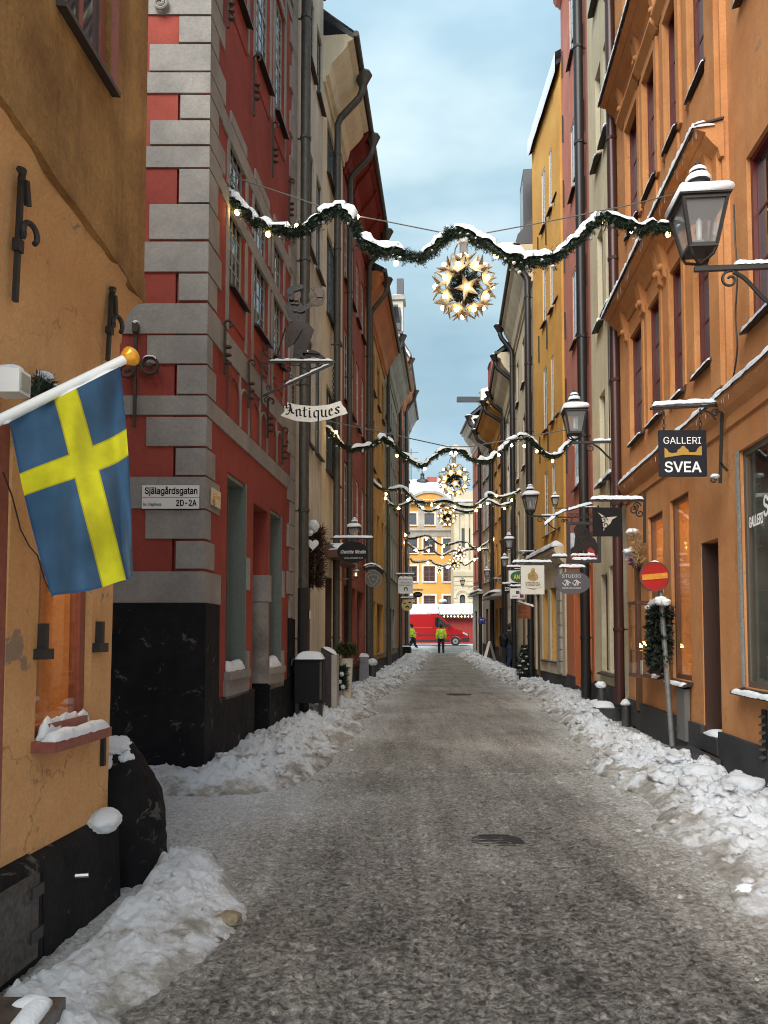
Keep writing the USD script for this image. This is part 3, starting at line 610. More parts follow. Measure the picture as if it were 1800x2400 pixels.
    obj('side_plinth', MB(FLL).box(-.034, FLL.len, -.02, .033, -.3, zt), BLACKW, t)
    # iron anchors
    m = MB(FLL); a = FLL.px(318, 757, .06); b = FLL.px(318, 1000, .06); s_ = a[0]
    m.bar((s_, .05, a[1]), (s_, .05, b[1]), .03, .03); m.bar((s_, .055, a[1] - .10), (s_, .055, a[1]), .06, .06)
    for (uu, vv, rr) in ((351, 857, .085), (297, 868, .07)):
        c = FLL.px(uu, vv, .07); m.tube([(c[0] + rr * math.cos(x), .07, c[1] + rr * math.sin(x)) for x in np.linspace(0, 2 * math.pi, 17)], .018, 6)
        m.ball((c[0], .075, c[1]), rr * .42, 1, (1, .5, 1)); m.bar((c[0], .06, c[1]), (s_, .05, c[1] + .02), .03, .02)
    obj('wall_anchor', m, RUST, t, smooth=40)
    m = MB(); c = FLL.w(s_, .055, a[1]); m.ball(c, .035, 1, (1, 1, .9)); c = FLL.px(351, 857, .07); snow_strip(m, [FLL.w(c[0] + .07 * math.cos(x), .075, c[1] + .085 + .04 * math.sin(x) - .035) for x in np.linspace(.3, 2.8, 7)], .05, .02, 4); obj('snow', m, SNOW, t, smooth=True)
    c = FLL.px(375, 6, .06); m = MB(FLL); m.tube([tuple(q) for q in curl((c[0], .06, c[1]), .085, .02, 1.6, (np.array([1., 0, 0]), np.array([0, 0, 1.])), 1.2, 26)], .018, 6); obj('wall_anchor', m, STONE, t, smooth=40)
    for (u, v, h) in ((535, 15, .5), (596, 205, .75), (640, 355, .75), (678, 482, .75), (527, 820, .55), (583, 905, .55), (628, 985, .5), (662, 1050, .5)):
        a = f.px(u, v, .05); m = MB(f); s_, z = a
        m.bar((s_, .05, z + h / 2), (s_, .05, z - h / 2), .028, .026); m.tube([tuple(q) for q in curl((s_, .09, z + h / 2 + .01), .05, .035, .7, (np.array([0, 1., 0]), np.array([0, 0, 1.])), math.pi, 12, -1)], .014, 5)
        for k in range(3): m.ball((s_, .09, z - .06 + .09 * (k - 1)), .035, 0, (1, 1.3, .7))
        obj('wall_anchor', m, RUST, t)
    cornice(t, f, 0, S1, 13.6, .4, STONE, .6); roof(t, f, -.1, S1, 13.6, ov=.4, run=3.4, h=3)
    # brass plaque on the street face
    p = sub('plaque', t); a = f.px(496, 1142, .04); b = f.px(516, 1198, .04); m = MB(f).box(a[0], b[0], .03, .045, b[1] + .02, a[1]); obj('plate', m, plain('cream_plate', (.55, .48, .34), .4, 0, .2, 40, var=.2), p)
    m = MB(f)
    for i in range(5): m.ball((a[0] + .06 + .03 * math.sin(i * 2.4), .048, a[1] - .12 - .03 * math.cos(i * 2.4) - .02), .02, 1, (1, .4, 1))
    m.box(a[0] + .04, b[0] - .04, .045, .05, b[1] + .12, b[1] + .15); obj('emblem', m, plain('brass', (.55, .36, .10), .3, .9), p)
    # street name plate
    n = thing('street_name_sign', 'white street name plate Sjalagardsgatan 2D-2A on the grey quoin of the red house', 'street sign', FLL.w(FLL.ss(400, 1165), .03, FLL.px(400, 1193)[1]))
    a = FLL.px(333, 1137, .05); b = FLL.px(466, 1192, .05); sa, sb_ = a[0], b[0]; zt, zb_ = a[1], b[1]; zm = zb_ + (zt - zb_) * .48
    m = MB(FLL).box(sb_, sa, .028, .048, zm + .003, zt); m.box(sb_, sa, .028, .048, zb_, zm - .003); obj('plate', m, plain('enamel_white', (.70, .70, .68), .3), n)
    def put(text, x_right_frac, zc, h, bold=False, wfit=None):
        tm = meshkit.text_mesh(text, h, .003, bold); v = tm.vertices.copy(); w = v[:, 0].max() - v[:, 0].min()
        k = (wfit / w) if wfit else 1.0
        x0 = FLL.w(sa, 0, 0)[0] + x_right_frac * (sa - sb_)
        X = x0 + (v[:, 0] - v[:, 0].min()) * k; Z = zc + v[:, 1]; Y = FLL.a[1] - .048 - v[:, 2]
        return np.stack([X, Y, Z], 1), tm.faces[:, ::-1] * 1
    W_ = sa - sb_; H_ = zt - zb_
    for txt, xf, zc, h, bl, wf in (('Själagårdsgatan', .05, zm + H_ * .15, H_ * .27, True, W_ * .92), ('2D-2A', .60, zb_ + H_ * .12, H_ * .25, True, W_ * .36), ('kv. Cepheus', .03, zb_ + H_ * .12, H_ * .13, False, W_ * .31)):
        v, fc = put(txt, xf, zc, h, bl, wf); obj('lettering', (v, fc[:, ::-1]), BLACKP, n)
    return t
RED = red_house()
# ------------------------------------------------------------------ left row beyond the red house
f = FL
def cols_px(fac, pairs, v): return [tuple(sorted((fac.px(a, v)[0], fac.px(b, v)[0]))) for a, b in pairs]
def even_cols(s0, s1, n, w, m=.5):
    x = np.linspace(s0 + m + w / 2, s1 - m - w / 2, n); return [(c - w / 2, c + w / 2) for c in x]
SIDEW = dict(r=.05, mat=WINW, nx=2, nz=3, fw=.05, mw=.03)
SIDEB = dict(r=.08, mat=WINB, nx=2, nz=3, fw=.06, mw=.03)
LW = [f.ss(688, 1200), f.ss(757, 300), f.ss(803, 600), f.ss(856, 900), f.ss(901, 1000), f.ss(931, 1100), f.ss(947, 1200), f.ss(960, 1300)]
d = lambda a, b, z0, z1, **k: dict(s0=a, s1=b, z0=z0, z1=z1, **k)
# grey-cream house with two tall narrow window columns
s0, s1 = LW[0], LW[1]
H1 = house('plastered_house', 'grey cream house with streaked plaster directly beyond the red corner house', f, s0, s1, 15.2, GREYC,
      cols_px(f, [(719, 734)], 600) + cols_px(f, [(741, 753)], 600), [(4.95, 6.9), (8.5, 10.4), (12.0, 13.4)], win=dict(r=.04, mat=WINK, nx=2, nz=4, fw=.05),
      extra=[d(s0 + .75, s0 + 1.55, .35, 2.55, kind='door', mat=WINB)], plinth=(.5, GREYPL), ov=.42, corn=plain('brown_eave', (.16, .10, .07), .8, 0, .3, 10), cornH=.75, rf=dict(run=3.4, h=3))
for a, so in ((LW[0] + .12, 0),): drainpipe(H1, f, a, 15.2, .42, PIPE, .085, .2)
s_ = LW[0] + .12
obj('cast_iron_foot', MB(f).tube([(s_, .15, 2.25), (s_, .15, .05)], .10, 10), PIPE_K, H1); obj('sticker', MB(f).box(s_ - .05, s_ + .05, .255, .262, 1.75, 1.88), WHITE, H1)
# cream house with the cove cornice
s0, s1 = LW[1], LW[2]
H2 = house('plastered_house', 'pale cream house with broad cove cornice, between two grey drainpipes on the left', f, s0, s1, 13.75, YCREAM,
      even_cols(s0, s1, 3, .78, .55), [(4.9, 6.7), (8.2, 10.0), (11.2, 12.4)], win=dict(r=.05, mat=WINK, nx=2, nz=4),
      extra=[d(s0 + .5, s0 + 1.4, .3, 2.7, kind='door', mat=WINB), d(s0 + 1.8, s1 - .3, .8, 2.8, mat=WINB)], plinth=(.55, GREYPL), ov=.62, corn=YCREAM, cornH=1.0, rf=dict(run=3.2, h=3))
drainpipe(H2, f, f.px(776, 700)[0], 13.75, .62, PIPE, .075, .2)
# dark red house with the red panelled eave
s0, s1 = LW[2], LW[3]
H3 = house('plastered_house', 'dark red house with a red panelled eave, behind the third drainpipe on the left', f, s0, s1, 13.75, REDBR,
      even_cols(s0, s1, 4, .70, .35), [(3.9, 5.7), (7.2, 9.0), (10.2, 11.8)], win=dict(r=.04, mat=WINW, nx=2, nz=4),
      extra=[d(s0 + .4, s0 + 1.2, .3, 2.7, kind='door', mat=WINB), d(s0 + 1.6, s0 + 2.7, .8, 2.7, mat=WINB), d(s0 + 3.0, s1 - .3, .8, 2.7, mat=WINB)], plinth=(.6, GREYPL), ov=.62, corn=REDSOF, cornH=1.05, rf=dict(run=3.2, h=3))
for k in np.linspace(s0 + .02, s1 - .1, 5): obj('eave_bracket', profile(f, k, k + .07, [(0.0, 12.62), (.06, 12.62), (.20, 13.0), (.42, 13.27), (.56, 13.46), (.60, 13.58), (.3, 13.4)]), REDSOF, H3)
drainpipe(H3, f, s0 + .35, 13.75, .62, PIPE, .07, .2)
# ochre house
s0, s1 = LW[3], LW[4]
H4 = house('plastered_house', 'dark ochre house with orange boarded eave, fourth beyond the red corner house', f, s0, s1, 12.6, OCHRE_D,
      even_cols(s0, s1, 4, .8, .4), [(3.9, 5.7), (7.0, 8.7), (9.6, 11.0)], win=SIDEB,
      extra=[d(s0 + .5, s0 + 1.5, .2, 2.6, kind='door', mat=WINB), d(s0 + 2.0, s0 + 3.3, .8, 2.6, mat=WINB), d(s0 + 3.8, s1 - .5, .8, 2.6, mat=WINB)], plinth=(.6, GREYPL), ov=.55, corn=BRICKOR, cornH=1.1, rf=dict(run=2.2, h=1.6))
drainpipe(H4, f, s0 - .25, 13.7, .60, PIPE, .08, .2); drainpipe(H4, f, s0 + .55, 12.6, .55, PIPE, .07, .2)
# grey-green house with a dormer
s0, s1 = LW[4], LW[5]
H5 = house('plastered_house', 'grey green house with a heavy greenish cornice and a roof dormer on the left', f, s0, s1, 13.4, GREYGR,
      even_cols(s0, s1, 5, .8, .45), [(3.9, 5.8), (7.2, 9.0), (10.2, 11.6)], win=SIDEW, zb=.0,
      extra=[d(s0 + .8, s0 + 2.0, .8, 2.6, mat=WINB), d(s0 + 2.6, s0 + 3.6, .3, 2.6, kind='door'), d(s0 + 4.2, s0 + 5.6, .9, 2.6, mat=WINB)], plinth=(.6, GREYPL), ov=.62, corn=GREYGR, cornH=1.3, rf=dict(run=2.4, h=1.7))
drainpipe(H5, f, s0 + .3, 13.4, .62, PIPE, .07, .2)
dm = sub('dormer', H5); c = (s0 + s1) / 2 - 1.2
obj('dormer_wall', MB(f).prism(Polygon([(.25, 13.5), (.25, 15.1), (-2.4, 15.1), (-2.4, 13.5)]), c - .7, c + .7, 'yzx'), ROOF, dm)
obj('pane', MB(f).box(c - .45, c + .45, .25, .262, 13.75, 14.85), GLASS, dm); obj('end_pane', MB(f).box(c - .712, c - .70, -1.2, .05, 13.8, 14.8), GLASS, dm)
obj('dormer_roof', MB(f).box(c - .85, c + .85, -2.4, .42, 15.102, 15.19), ROOF, dm)
m = MB(); snow_strip(m, [f.w(c - .8, -.6, 15.19), f.w(c + .8, -.6, 15.19)], 1.9, .2, 2); obj('snow', m, SNOW, dm, smooth=60)
# orange brick house, taller, with a yellow gable
s0, s1 = LW[5], LW[6]
H6 = house('plastered_house', 'tall brick orange house with a yellow gable, dark mansard roof and chimney', f, s0, s1, 15.1, BRICKOR,
      even_cols(s0, s1, 4, .85, .5), [(4.4, 6.2), (7.8, 9.6), (11.0, 12.6)], win=SIDEW, zb=.12,
      extra=[d(s0 + .8, s0 + 2.2, .9, 2.9, mat=WINB), d(s0 + 2.8, s0 + 3.8, .3, 2.9, kind='door'), d(s0 + 4.4, s1 - .6, .9, 2.9, mat=WINB)], plinth=(.7, GREYPL), ov=.60, corn=BRICKOR, cornH=1.4)
g = Polygon([(.4, 15.15), (-1.7, 18.9), (-6.9, 20.4), (-6.9, 12.0), (.0, 12.0), (.0, 14.8)])
obj('gable_wall', profile(f, s0 - .02, s0 + .30, list(g.exterior.coords)), YELLOW2, H6)
r_ = obj('roof', MB(f).prism(Polygon([(.72, 15.1), (-1.7, 19.2), (-8, 21.0), (-8, 20.75), (-1.8, 18.95), (.6, 14.95)]), s0 - .22, s1, 'yzx'), ROOF, H6)
m = MB(); snow_strip(m, [f.w(s0 - .20, .62, 14.95), f.w(s0 - .20, -1.7, 18.85)], .16, .10, 3); obj('snow', m, SNOW, r_, smooth=60)
dm = sub('dormer', H6); obj('dormer_wall', MB(f).box(s0 + 2.2, s0 + 3.8, -2.4, .02, 16.4, 18.5), ROOF, dm); obj('pane', MB(f).box(s0 + 2.5, s0 + 3.5, .02, .035, 16.7, 18.2), GLASS, dm)
m = MB(); snow_strip(m, [f.w(s0 + 2.2, -1.1, 18.5), f.w(s0 + 3.8, -1.1, 18.5)], 2.2, .18, 5); obj('snow', m, SNOW, dm, smooth=60)
for a in (s0 + .25, s1 - .3): drainpipe(H6, f, a, 15.1, .60, PIPE, .08, .3)
# last house of the row
s0, s1 = LW[6], LW[7]
H7 = house('plastered_house', 'narrow grey house closing the left row beside the square', f, s0, s1, 15.2, GREYB, even_cols(s0, s1, 2, .85, .5), [(4.4, 6.2), (7.8, 9.6), (11.0, 12.6)], win=SIDEW, zb=.25,
      extra=[d(s0 + .6, s0 + 1.8, .9, 2.9, mat=WINB)], plinth=(.7, GREYPL), ov=.5, corn=GREYB, cornH=1.0, rf=dict(run=3, h=2.6))
drainpipe(H7, f, s0 + .3, 15.2, .5, PIPE, .08, .3)
ch = sub('chimney', H7); c = s0 + 1.2; obj('stack', MB(f).box(c, c + .9, -.75, -.12, 15.6, 20.9), GREYC, ch); obj('chimney_cap', MB(f).box(c - .12, c + 1.02, -.87, .0, 20.9, 21.15), GREYB, ch)
obj('cowl', MB(f).box(c + .25, c + .7, -.5, -.1, 21.15, 22.3), ROOF, ch); m = MB(); snow_strip(m, [f.w(c - .1, -.45, 21.15), f.w(c + 1.0, -.45, 21.15)], .8, .14, 7); obj('snow', m, SNOW, ch, smooth=60)
# snow-covered hood over the cream house's door and shop hoods further on
for hs, s_, nm, z, w_, mat in ((H2, LW[1] + .4, 'door_hood', 3.05, 2.6, WINB),):
    h = sub(nm, hs); obj('hood', MB(f).prism(Polygon([(0, z + .35), (.42, z + .05), (.42, z), (0, z + .02)]), s_, s_ + w_, 'yzx'), mat, h)
    m = MB(); snow_strip(m, [f.w(s_, .25, z + .16), f.w(s_ + w_, .25, z + .16)], .4, .14, 6); obj('snow', m, SNOW, h, smooth=60)

# ------------------------------------------------------------------ right row: orange gallery house nearest
def gallery_house():
    f = FR; t = thing('orange_house', 'orange plastered gallery house with dark red window frames, nearest on the right', 'building', f.w(6, 0, 0))
    E = f.ss(1468, 1200)
    C = cols_px(f, [(1489, 1519), (1533, 1563), (1587, 1618), (1648, 1692)], 900)
    wd = C[3][1] - C[3][0]; c5 = f.px(1757, 740)[0]; C5 = (c5 - wd * 1.15, c5); C6 = (C5[0] - 2.0, C5[0] - 2.0 + wd)
    fl = [(4.52, 6.2), (7.87, 9.58), (11.2, 12.6)]
    opens = [(a, z0, b, z1) for a, b in C + [C5, C6] for z0, z1 in fl]
    g1 = f.px(1737, 1300)[0]; shop = (g1 - 2.0, .97, g1, 3.36)
    wb = (f.px(1618, 1400)[0], .92, f.px(1574, 1400)[0], 3.27); wa = (f.px(1556, 1400)[0], .95, f.px(1522, 1400)[0], 3.22)
    d1 = (f.px(1688, 1500)[0], .36, f.px(1647, 1500)[0], 2.56); d2 = (f.px(1504, 1500)[0], .28, f.px(1487, 1500)[0], 2.6)
    opens += [shop, wb, wa, d1, d2]
    wall(t, f, 0, E, -.3, 13.6, opens, ORANGE, .32)
    obj('rear_wall', MB(f).box(.01, E - .01, -8, -1.9, -.3, 13.5), ORANGE, t)
    obj('inner_floor', MB(f).box(.01, E - .01, -1.899, -.33, 3.62, 3.9), WINB, t); obj('inner_end', MB(f).box(E - .3, E - .01, -1.899, -.33, -.3, 3.6), ORANGE, t)
    for a, b in C + [C5, C6]:
        for z0, z1 in fl:
            bay = a > C5[1]; w = window(t, f, a, b, z0, z1, r=.02 if bay else .09, mat=WINR, nx=2, nz=3, fw=.06, mw=.03, snow=.035, each=True, sd=.135 if bay else .08)
            e = .025 if bay else -.04; rr = .02 if bay else .09; m = MB(f); m.box(b - .05, b + .001, -rr, e, z0, z1); m.box(a - .001, a + .05, -rr, e, z0, z1); m.box(a + .05, b - .05, -rr, e, z1 - .05, z1 + .001); obj('lining', m, WINR, w)
    # shop windows with something to see behind the panes
    tan = plain('shop_wall_tan', (.50, .33, .17), .8, 0, .1, 8, var=.15); wood = plain('display_wood', (.16, .08, .04), .5)
    def shop_win(o, nm='shop_window', lights=0, nx=1, back=tan, letters=None):
        w = window(t, f, o[0], o[2], o[1], o[3], r=.05, mat=WINB if nx == 1 else plain('grey_brown_paint', (.10, .085, .07), .5), nx=nx, nz=1, fw=.06, glass=PANE, name=nm, snow=.03, sd=.12)
        n_ = MB(f); n_.box(o[0] - .1, o[2] + .1, -1.02, -1.0, o[1] - .1, o[3] + .1); n_.box(o[0] - .12, o[0] - .1, -1.02, -.33, o[1] - .1, o[3] + .1); n_.box(o[2] + .1, o[2] + .12, -1.02, -.33, o[1] - .1, o[3] + .1)
        obj('niche', n_, back, w); obj('display_shelf', MB(f).box(o[0] - .1, o[2] + .1, -.999, -.2, o[1] - .1, o[1] - .02), wood, w)
        obj('niche_ceiling', MB(f).box(o[0] - .1, o[2] + .1, -.999, -.33, o[3] + .02, o[3] + .1), WHITE, w)
        if lights: obj('added_glow_panel', MB(f).box(o[0] + .1, o[2] - .1, -.8, -.6, o[3] - .02, o[3] + .01), glow('added_panel_glow', (1, .66, .32), 12.0), w)  # added emitter out of view, brightens what shows behind the pane
        rng = random.Random(int(o[0] * 100))
        for k in range(lights):
            x = o[0] + .12 + (o[2] - o[0] - .24) * (k + .5) / lights; y = -.32 - .12 * (k % 2); z = o[1] - .02; hh = .10 + .07 * (k % 3)
            obj('candlestick', MB(f).tube([(x, y, z), (x, y, z + hh)], [.03, .012], 6), plain('brass', (.55, .36, .10), .3, .9), w); m = MB(f); m.ball((x, y, z + hh + .02), .019, 1, (1, 1, 1.4)); obj('candle_bulb', m, LAMPGLOW, w)
        return w
    W1 = shop_win(wb, lights=4); W2 = shop_win(wa, lights=3)
    obj('curtain', MB(f).box(wb[0] + .3, wb[0] + .45, -.45, -.43, 2.4, 3.2), GREYB, W1)
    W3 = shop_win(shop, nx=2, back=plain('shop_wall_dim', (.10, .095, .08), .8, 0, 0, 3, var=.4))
    obj('lining', MB(f).box(shop[2] - .02, shop[2] + .001, -.33, -.11, shop[1], shop[3]), plain('shop_wall_dim', (.10, .095, .08), .8, 0, 0, 3, var=.4), W3)  # added dark lining, a dim reflection put into its colour
    obj('post', MB(f).tube([(shop[2] - .02, .01, shop[1]), (shop[2] - .01, .02, shop[3])], .022, 6), plain('weathered_post', (.16, .155, .14), .6, 0, .4, 40, var=.3), W3)
    m = MB(f).tube([(shop[2] - .10, -.10, 1.0), (shop[2] - .07, .03, 1.9), (shop[2] - .08, .02, 3.3)], .018, 6)
    obj('shelf', MB(f).box(shop[0], shop[2] - .1, -.9, -.4, 2.62, 2.66), WHITE, W3); obj('counter', MB(f).box(shop[0] + .2, shop[2] - .3, -.9, -.5, .95, 1.6), wood, W3)
    def pane_text(txt, s_right, z, h, w_):
        tm = meshkit.text_mesh(txt, h, .002, True); v = tm.vertices; x = (v[:, 0] - v[:, 0].min()) / (v[:, 0].max() - v[:, 0].min()) * w_
        return MB(f).add(np.stack([s_right - x, -.048 + v[:, 2], z + v[:, 1] + x * .02], 1), tm.faces)
    obj('lettering', pane_text('GALLERI', shop[2] - .10, 2.56, .10, .34), WHITE, W3); obj('lettering', pane_text('SVEA', shop[2] - .46, 2.62, .19, .50), WHITE, W3)
    door(t, f, d1[0], d1[2], d1[1], d1[3], r=.15, mat=plain('dark_brown_paint', (.05, .024, .018), .4)); door(t, f, d2[0], d2[2], d2[1], d2[3], r=.1, mat=plain('walnut_paint', (.14, .07, .035), .5))
    obj('step', MB(f).box(d1[0] - .0, d1[2], -.3, .06, .18, .36), GREYPL, t); obj('step', MB(f).box(d1[0] - .12, d1[2] + .25, .06, .5, -.1, .16), GREYPL, t); obj('step', MB(f).box(d2[0], d2[2], -.3, .05, .05, .28), GREYPL, t)
    m = MB(); snow_strip(m, [f.w(d1[0] + .1, -.05, .36), f.w(d1[2] - .05, -.05, .36)], .2, .07, 4); obj('snow', m, SNOW, t, smooth=60)
    # plinth
    po = sbox(0, -.3, E, .44)
    for o in (d1, d2): po = po.difference(sbox(o[0], -.4, o[2], 2))
    obj('plinth', MB(f).prism(po, -.02, .045), GREYPL, t)
    # projecting bay of four windows with pilaster, cornices and brackets
    b0 = f.px(1714, 600)[0]
    po = sbox(b0, 4.06, E, 13.6).difference(unary_union([sbox(a, z0, b, z1) for a, b in C for z0, z1 in fl]))
    obj('bay', MB(f).prism(po, .0005, .07), ORANGE, t)
    obj('pilaster', MB(f).box(b0 + .04, b0 + .34, .069, .12, 4.09, 13.6), ORANGE_D, t)
    for a, b in C:
        for z0, z1 in fl[1:]:
            s = MB(f); s.box(a - .13, a - .003, .069, .11, z0 - .1, z1 + .1); s.box(b + .003, b + .13, .069, .11, z0 - .1, z1 + .1); s.box(a - .003, b + .003, .069, .112, z1 + .003, z1 + .14); obj('window_surround', s, ORANGE_D, t)
            obj('window_head', profile(f, a - .2, b + .2, [(.07, z1 + .14), (.11, z1 + .14), (.2, z1 + .26), (.2, z1 + .31), (.07, z1 + .35)]), ORANGE_D, t)
            obj('apron', MB(f).box(a, b, .069, .10, z0 - .72, z0 - .14), ORANGE_D, t)
        s = MB(f); z0, z1 = fl[0]; s.box(a - .10, a - .003, .069, .09, z0, z1 + .08); s.box(b + .003, b + .10, .069, .09, z0, z1 + .08); obj('window_surround', s, ORANGE_D, t)
    def big_cornice(z, s0, s1, ov, H):
        c = sub('cornice', t); pr = [(.06, z - H), (.10, z - H), (.12, z - H * .75), (.17, z - H * .6), (ov * .72, z - H * .32), (ov * .72, z - H * .22), (ov, z - H * .12), (ov, z - .02), (.06, z + .05)]
        obj('moulding', profile(f, s0, s1, pr), ORANGE, c)
        obj('flashing', MB(f).prism(Polygon([(ov + .03, z - .02), (ov + .03, z), (.06, z + .075), (.06, z + .052)]), s0 - .02, s1 + .02, 'yzx'), SILLM, c); mm_ = MB(); snow_strip(mm_, [f.w(s0 - .02, ov + .025, z - .035), f.w(s1, ov + .025, z - .035)], .055, .09, 9, 7, .6); obj('edge_snow', mm_, SNOW, c, smooth=60)
        m = MB(); snow_strip(m, [f.w(s0 - .02, ov * .74, z - .022), f.w(s1, ov * .74, z - .022)], ov * .66, .12, 3); obj('snow', m, SNOW, c, smooth=60)
        for a, b in C:
            if a < s0 - .1: continue
            for x in (a - .12, b + .12):
                k = MB(f).prism(Polygon([(.07, z - H - .35), (.13, z - H - .3), (.15, z - H - .12), (ov * .6, z - H * .55), (ov * .6, z - H * .4), (.07, z - H * .4)]), x - .055, x + .055, 'yzx'); k.ball((x, .15, z - H - .16), .05, 1)
                obj('bracket', k, ORANGE_D, c)
    big_cornice(6.84, f.px(1714, 400)[0] + .02, E - .02, .34, .34); big_cornice(10.55, f.px(1560, 100)[0], E - .02, .34, .34)
    # string course over the shop floor
    s = sub('string_course', t); obj('moulding', profile(f, 0, E, [(-.02, 3.66), (.03, 3.66), (.03, 3.78), (.09, 3.84), (.14, 3.92), (.14, 3.97), (-.02, 4.05)]), ORANGE, s)
    m = MB(); snow_strip(m, [f.w(.1, .10, 3.965), f.w(E - .1, .10, 3.965)], .14, .085, 12); obj('snow', m, SNOW, s, smooth=60)
    rng = random.Random(5)
    ic = MB()
    for k in range(55):
        x = rng.uniform(.3, E - .3); ic.tube([f.w(x, .135, 3.97), f.w(x, .135, 3.97 - rng.uniform(.03, .13))], [.006, .0015], 4)
    z = 6.82
    for k in range(30):
        x = rng.uniform(f.px(1714, 400)[0], E); ic.tube([f.w(x, .33, z), f.w(x, .33, z - rng.uniform(.03, .16))], [.006, .0015], 4)
    obj('icicles', ic, plain('ice', (.55, .60, .64), .15), t, kind='stuff')
    # small fittings
    a = f.px(1612, 1616, .06); b = f.px(1592, 1730, .06); h = sub('meter_cabinet', t)
    obj('cabinet', MB(f).box(a[0] + .06, b[0] - .0, .02, .085, b[1], a[1]), plain('cabinet_grey', (.115, .11, .105), .5, 0, .15, 20, var=.1), h); obj('latch', MB(f).box(b[0] - .06, b[0] - .02, .085, .10, b[1] + .1, b[1] + .16), PIPE, h)
    v = sub('vent', t); a = f.px(1791, 1705, .05); 
    obj('vent_back', MB(f).box(a[0] - .03, a[0] + .06, .03, .05, .33, .80), BLACKP, v)
    for k in range(6): obj('vent_slat', MB(f).hexa([(a[0] - .03, .05, .36 + k * .075), (a[0] - .03, .05, .375 + k * .075), (a[0] - .03, .08, .345 + k * .075), (a[0] - .03, .08, .355 + k * .075), (a[0] + .06, .05, .36 + k * .075), (a[0] + .06, .05, .375 + k * .075), (a[0] + .06, .08, .345 + k * .075), (a[0] + .06, .08, .355 + k * .075)]), PIPE, v)
    pts = [f.w(*[(x := f.px(u, v_, .1)), ][0][:1], .085, x[1]) for u, v_ in ((1716, 480), (1719, 560), (1724, 650), (1720, 740), (1724, 820), (1712, 900), (1703, 935))]
    obj('cable', MB().tube(catmull(pts, 30), .009, 5), IRON, t)
    cornice(t, f, 0, E, 13.6, .45, ORANGE, .6); roof(t, f, 0, E, 13.6, ov=.45, run=3.5, h=3)
    drainpipe(t, f, f.px(1464, 1000)[0] - .0, 13.6, .45, PIPE_M, .085, .35)
    return t, dict(wa=wa, wb=wb, d1=d1, d2=d2, shop=shop)
GAL, GO = gallery_house()

# ------------------------------------------------------------------ right row beyond
f = FR; RW = [f.ss(1455, 1200), f.ss(1388, 1000), f.len]
s0, s1 = RW[0], RW[1]
R1 = house('plastered_house', 'cream house with deep plain windows between the maroon and black drainpipes', f, s0, s1, 16.8, CREAM,
      cols_px(f, [(1437, 1421)], 700) + cols_px(f, [(1415, 1402)], 740), [(4.4, 6.15), (7.5, 9.35), (10.75, 12.6), (14.0, 15.4)], win=dict(r=.10, mat=WING, nx=2, nz=3, snow=.07, sd=.12),
      extra=[d(f.px(1443, 1400)[0], f.px(1428, 1400)[0], .8, 2.75, mat=WINB, r=.1), d(f.px(1424, 1400)[0], f.px(1409, 1400)[0], .8, 2.65, mat=WINB, r=.1)], plinth=(.55, GREYPL), ov=.5, corn=CREAM, cornH=.8, rf=dict(run=3.4, h=3), core_d=-.36)
drainpipe(R1, f, f.px(1383, 900)[0], 16.8, .5, PIPE_K, .10, .2)
m = MB(f).tube([(f.px(1431, 1000)[0], .02, z) for z in (7.3, 6, 4.6, 3.5)], .012, 5); obj('cable', m, IRON, R1)
s0, s1 = RW[1], RW[2]
R2 = house('plastered_house', 'pink red house with white paned windows behind the black drainpipe on the right', f, s0, s1, 18.3, PINK,
      cols_px(f, [(1371, 1357)], 700) + cols_px(f, [(1352, 1342)], 740), [(4.9, 6.6), (8.3, 10.05), (11.9, 13.6), (15.2, 16.9)], win=dict(r=.02, mat=WINW, nx=2, nz=4),
      extra=[d(s0 + .25, s0 + 1.15, .75, 3.0, mat=plain('orange_paint', (.42, .12, .04), .5), glass=plain('lit_shop_pane', (.5, .3, .1), .1, emit=(1, .62, .22), estr=.55)), d(s0 + 1.6, s0 + 2.5, .3, 2.7, kind='door', mat=plain('orange_paint', (.42, .12, .04), .5))], plinth=(.5, GREYPL), ov=.3, corn=PINK, cornH=.5, rf=dict(run=3.4, h=3))
pb = MB(f).box(s0 + .02, s1 - .02, -.02, .03, .5, 3.5)
for e in ((s0 + .25, .75, s0 + 1.15, 3.0), (s0 + 1.6, .3, s0 + 2.5, 2.7)): pass
po = sbox(s0 + .02, .5, s1 - .02, 3.35).difference(unary_union([sbox(s0 + .25, .75, s0 + 1.15, 3.0), sbox(s0 + 1.6, .3, s0 + 2.5, 2.7)]))
obj('shop_front', MB(f).prism(po, -.02, .02), plain('orange_shopfront', (.50, .15, .055), .6, 0, .2, 30, var=.15), R2)
for z in np.arange(5.5, 17, 1.7):
    for x in (s0 + .35, s1 - .35): obj('wall_anchor', MB(f).bar((x, .03, z), (x, .03, z + .7), .03, .03), IRON, R2)
# tall yellow ochre house set a little back to the line
f = FR3; s0, s1 = .06, f.len
R3 = house('ochre_tall_house', 'tall yellow ochre house with snow on its roof edge, middle of the right row', f, s0, s1, 16.5, YELLOW,
      cols_px(f, [(1311, 1303)], 700) + cols_px(f, [(1297, 1290)], 760) + cols_px(f, [(1281, 1273)], 800), [(4.3, 6.1), (7.3, 9.1), (10.4, 12.1), (13.2, 14.9)], win=dict(r=.02, mat=WINW, nx=2, nz=4),
      extra=[d(s0 + .9, s0 + 1.7, .8, 2.75, mat=GREYB), d(s0 + 2.0, s0 + 2.8, .8, 2.75, mat=GREYB), d(s0 + 3.1, s0 + 3.7, .3, 2.7, kind='door')], plinth=(.45, GREYPL), ov=.12, corn=None, rf=dict(run=1.6, h=1.1, snow=.34))
obj('corner_strip', MB(f).box(s0 - .02, s0 + .62, -.02, .05, 3.5, 16.0), YELLOW, R3)
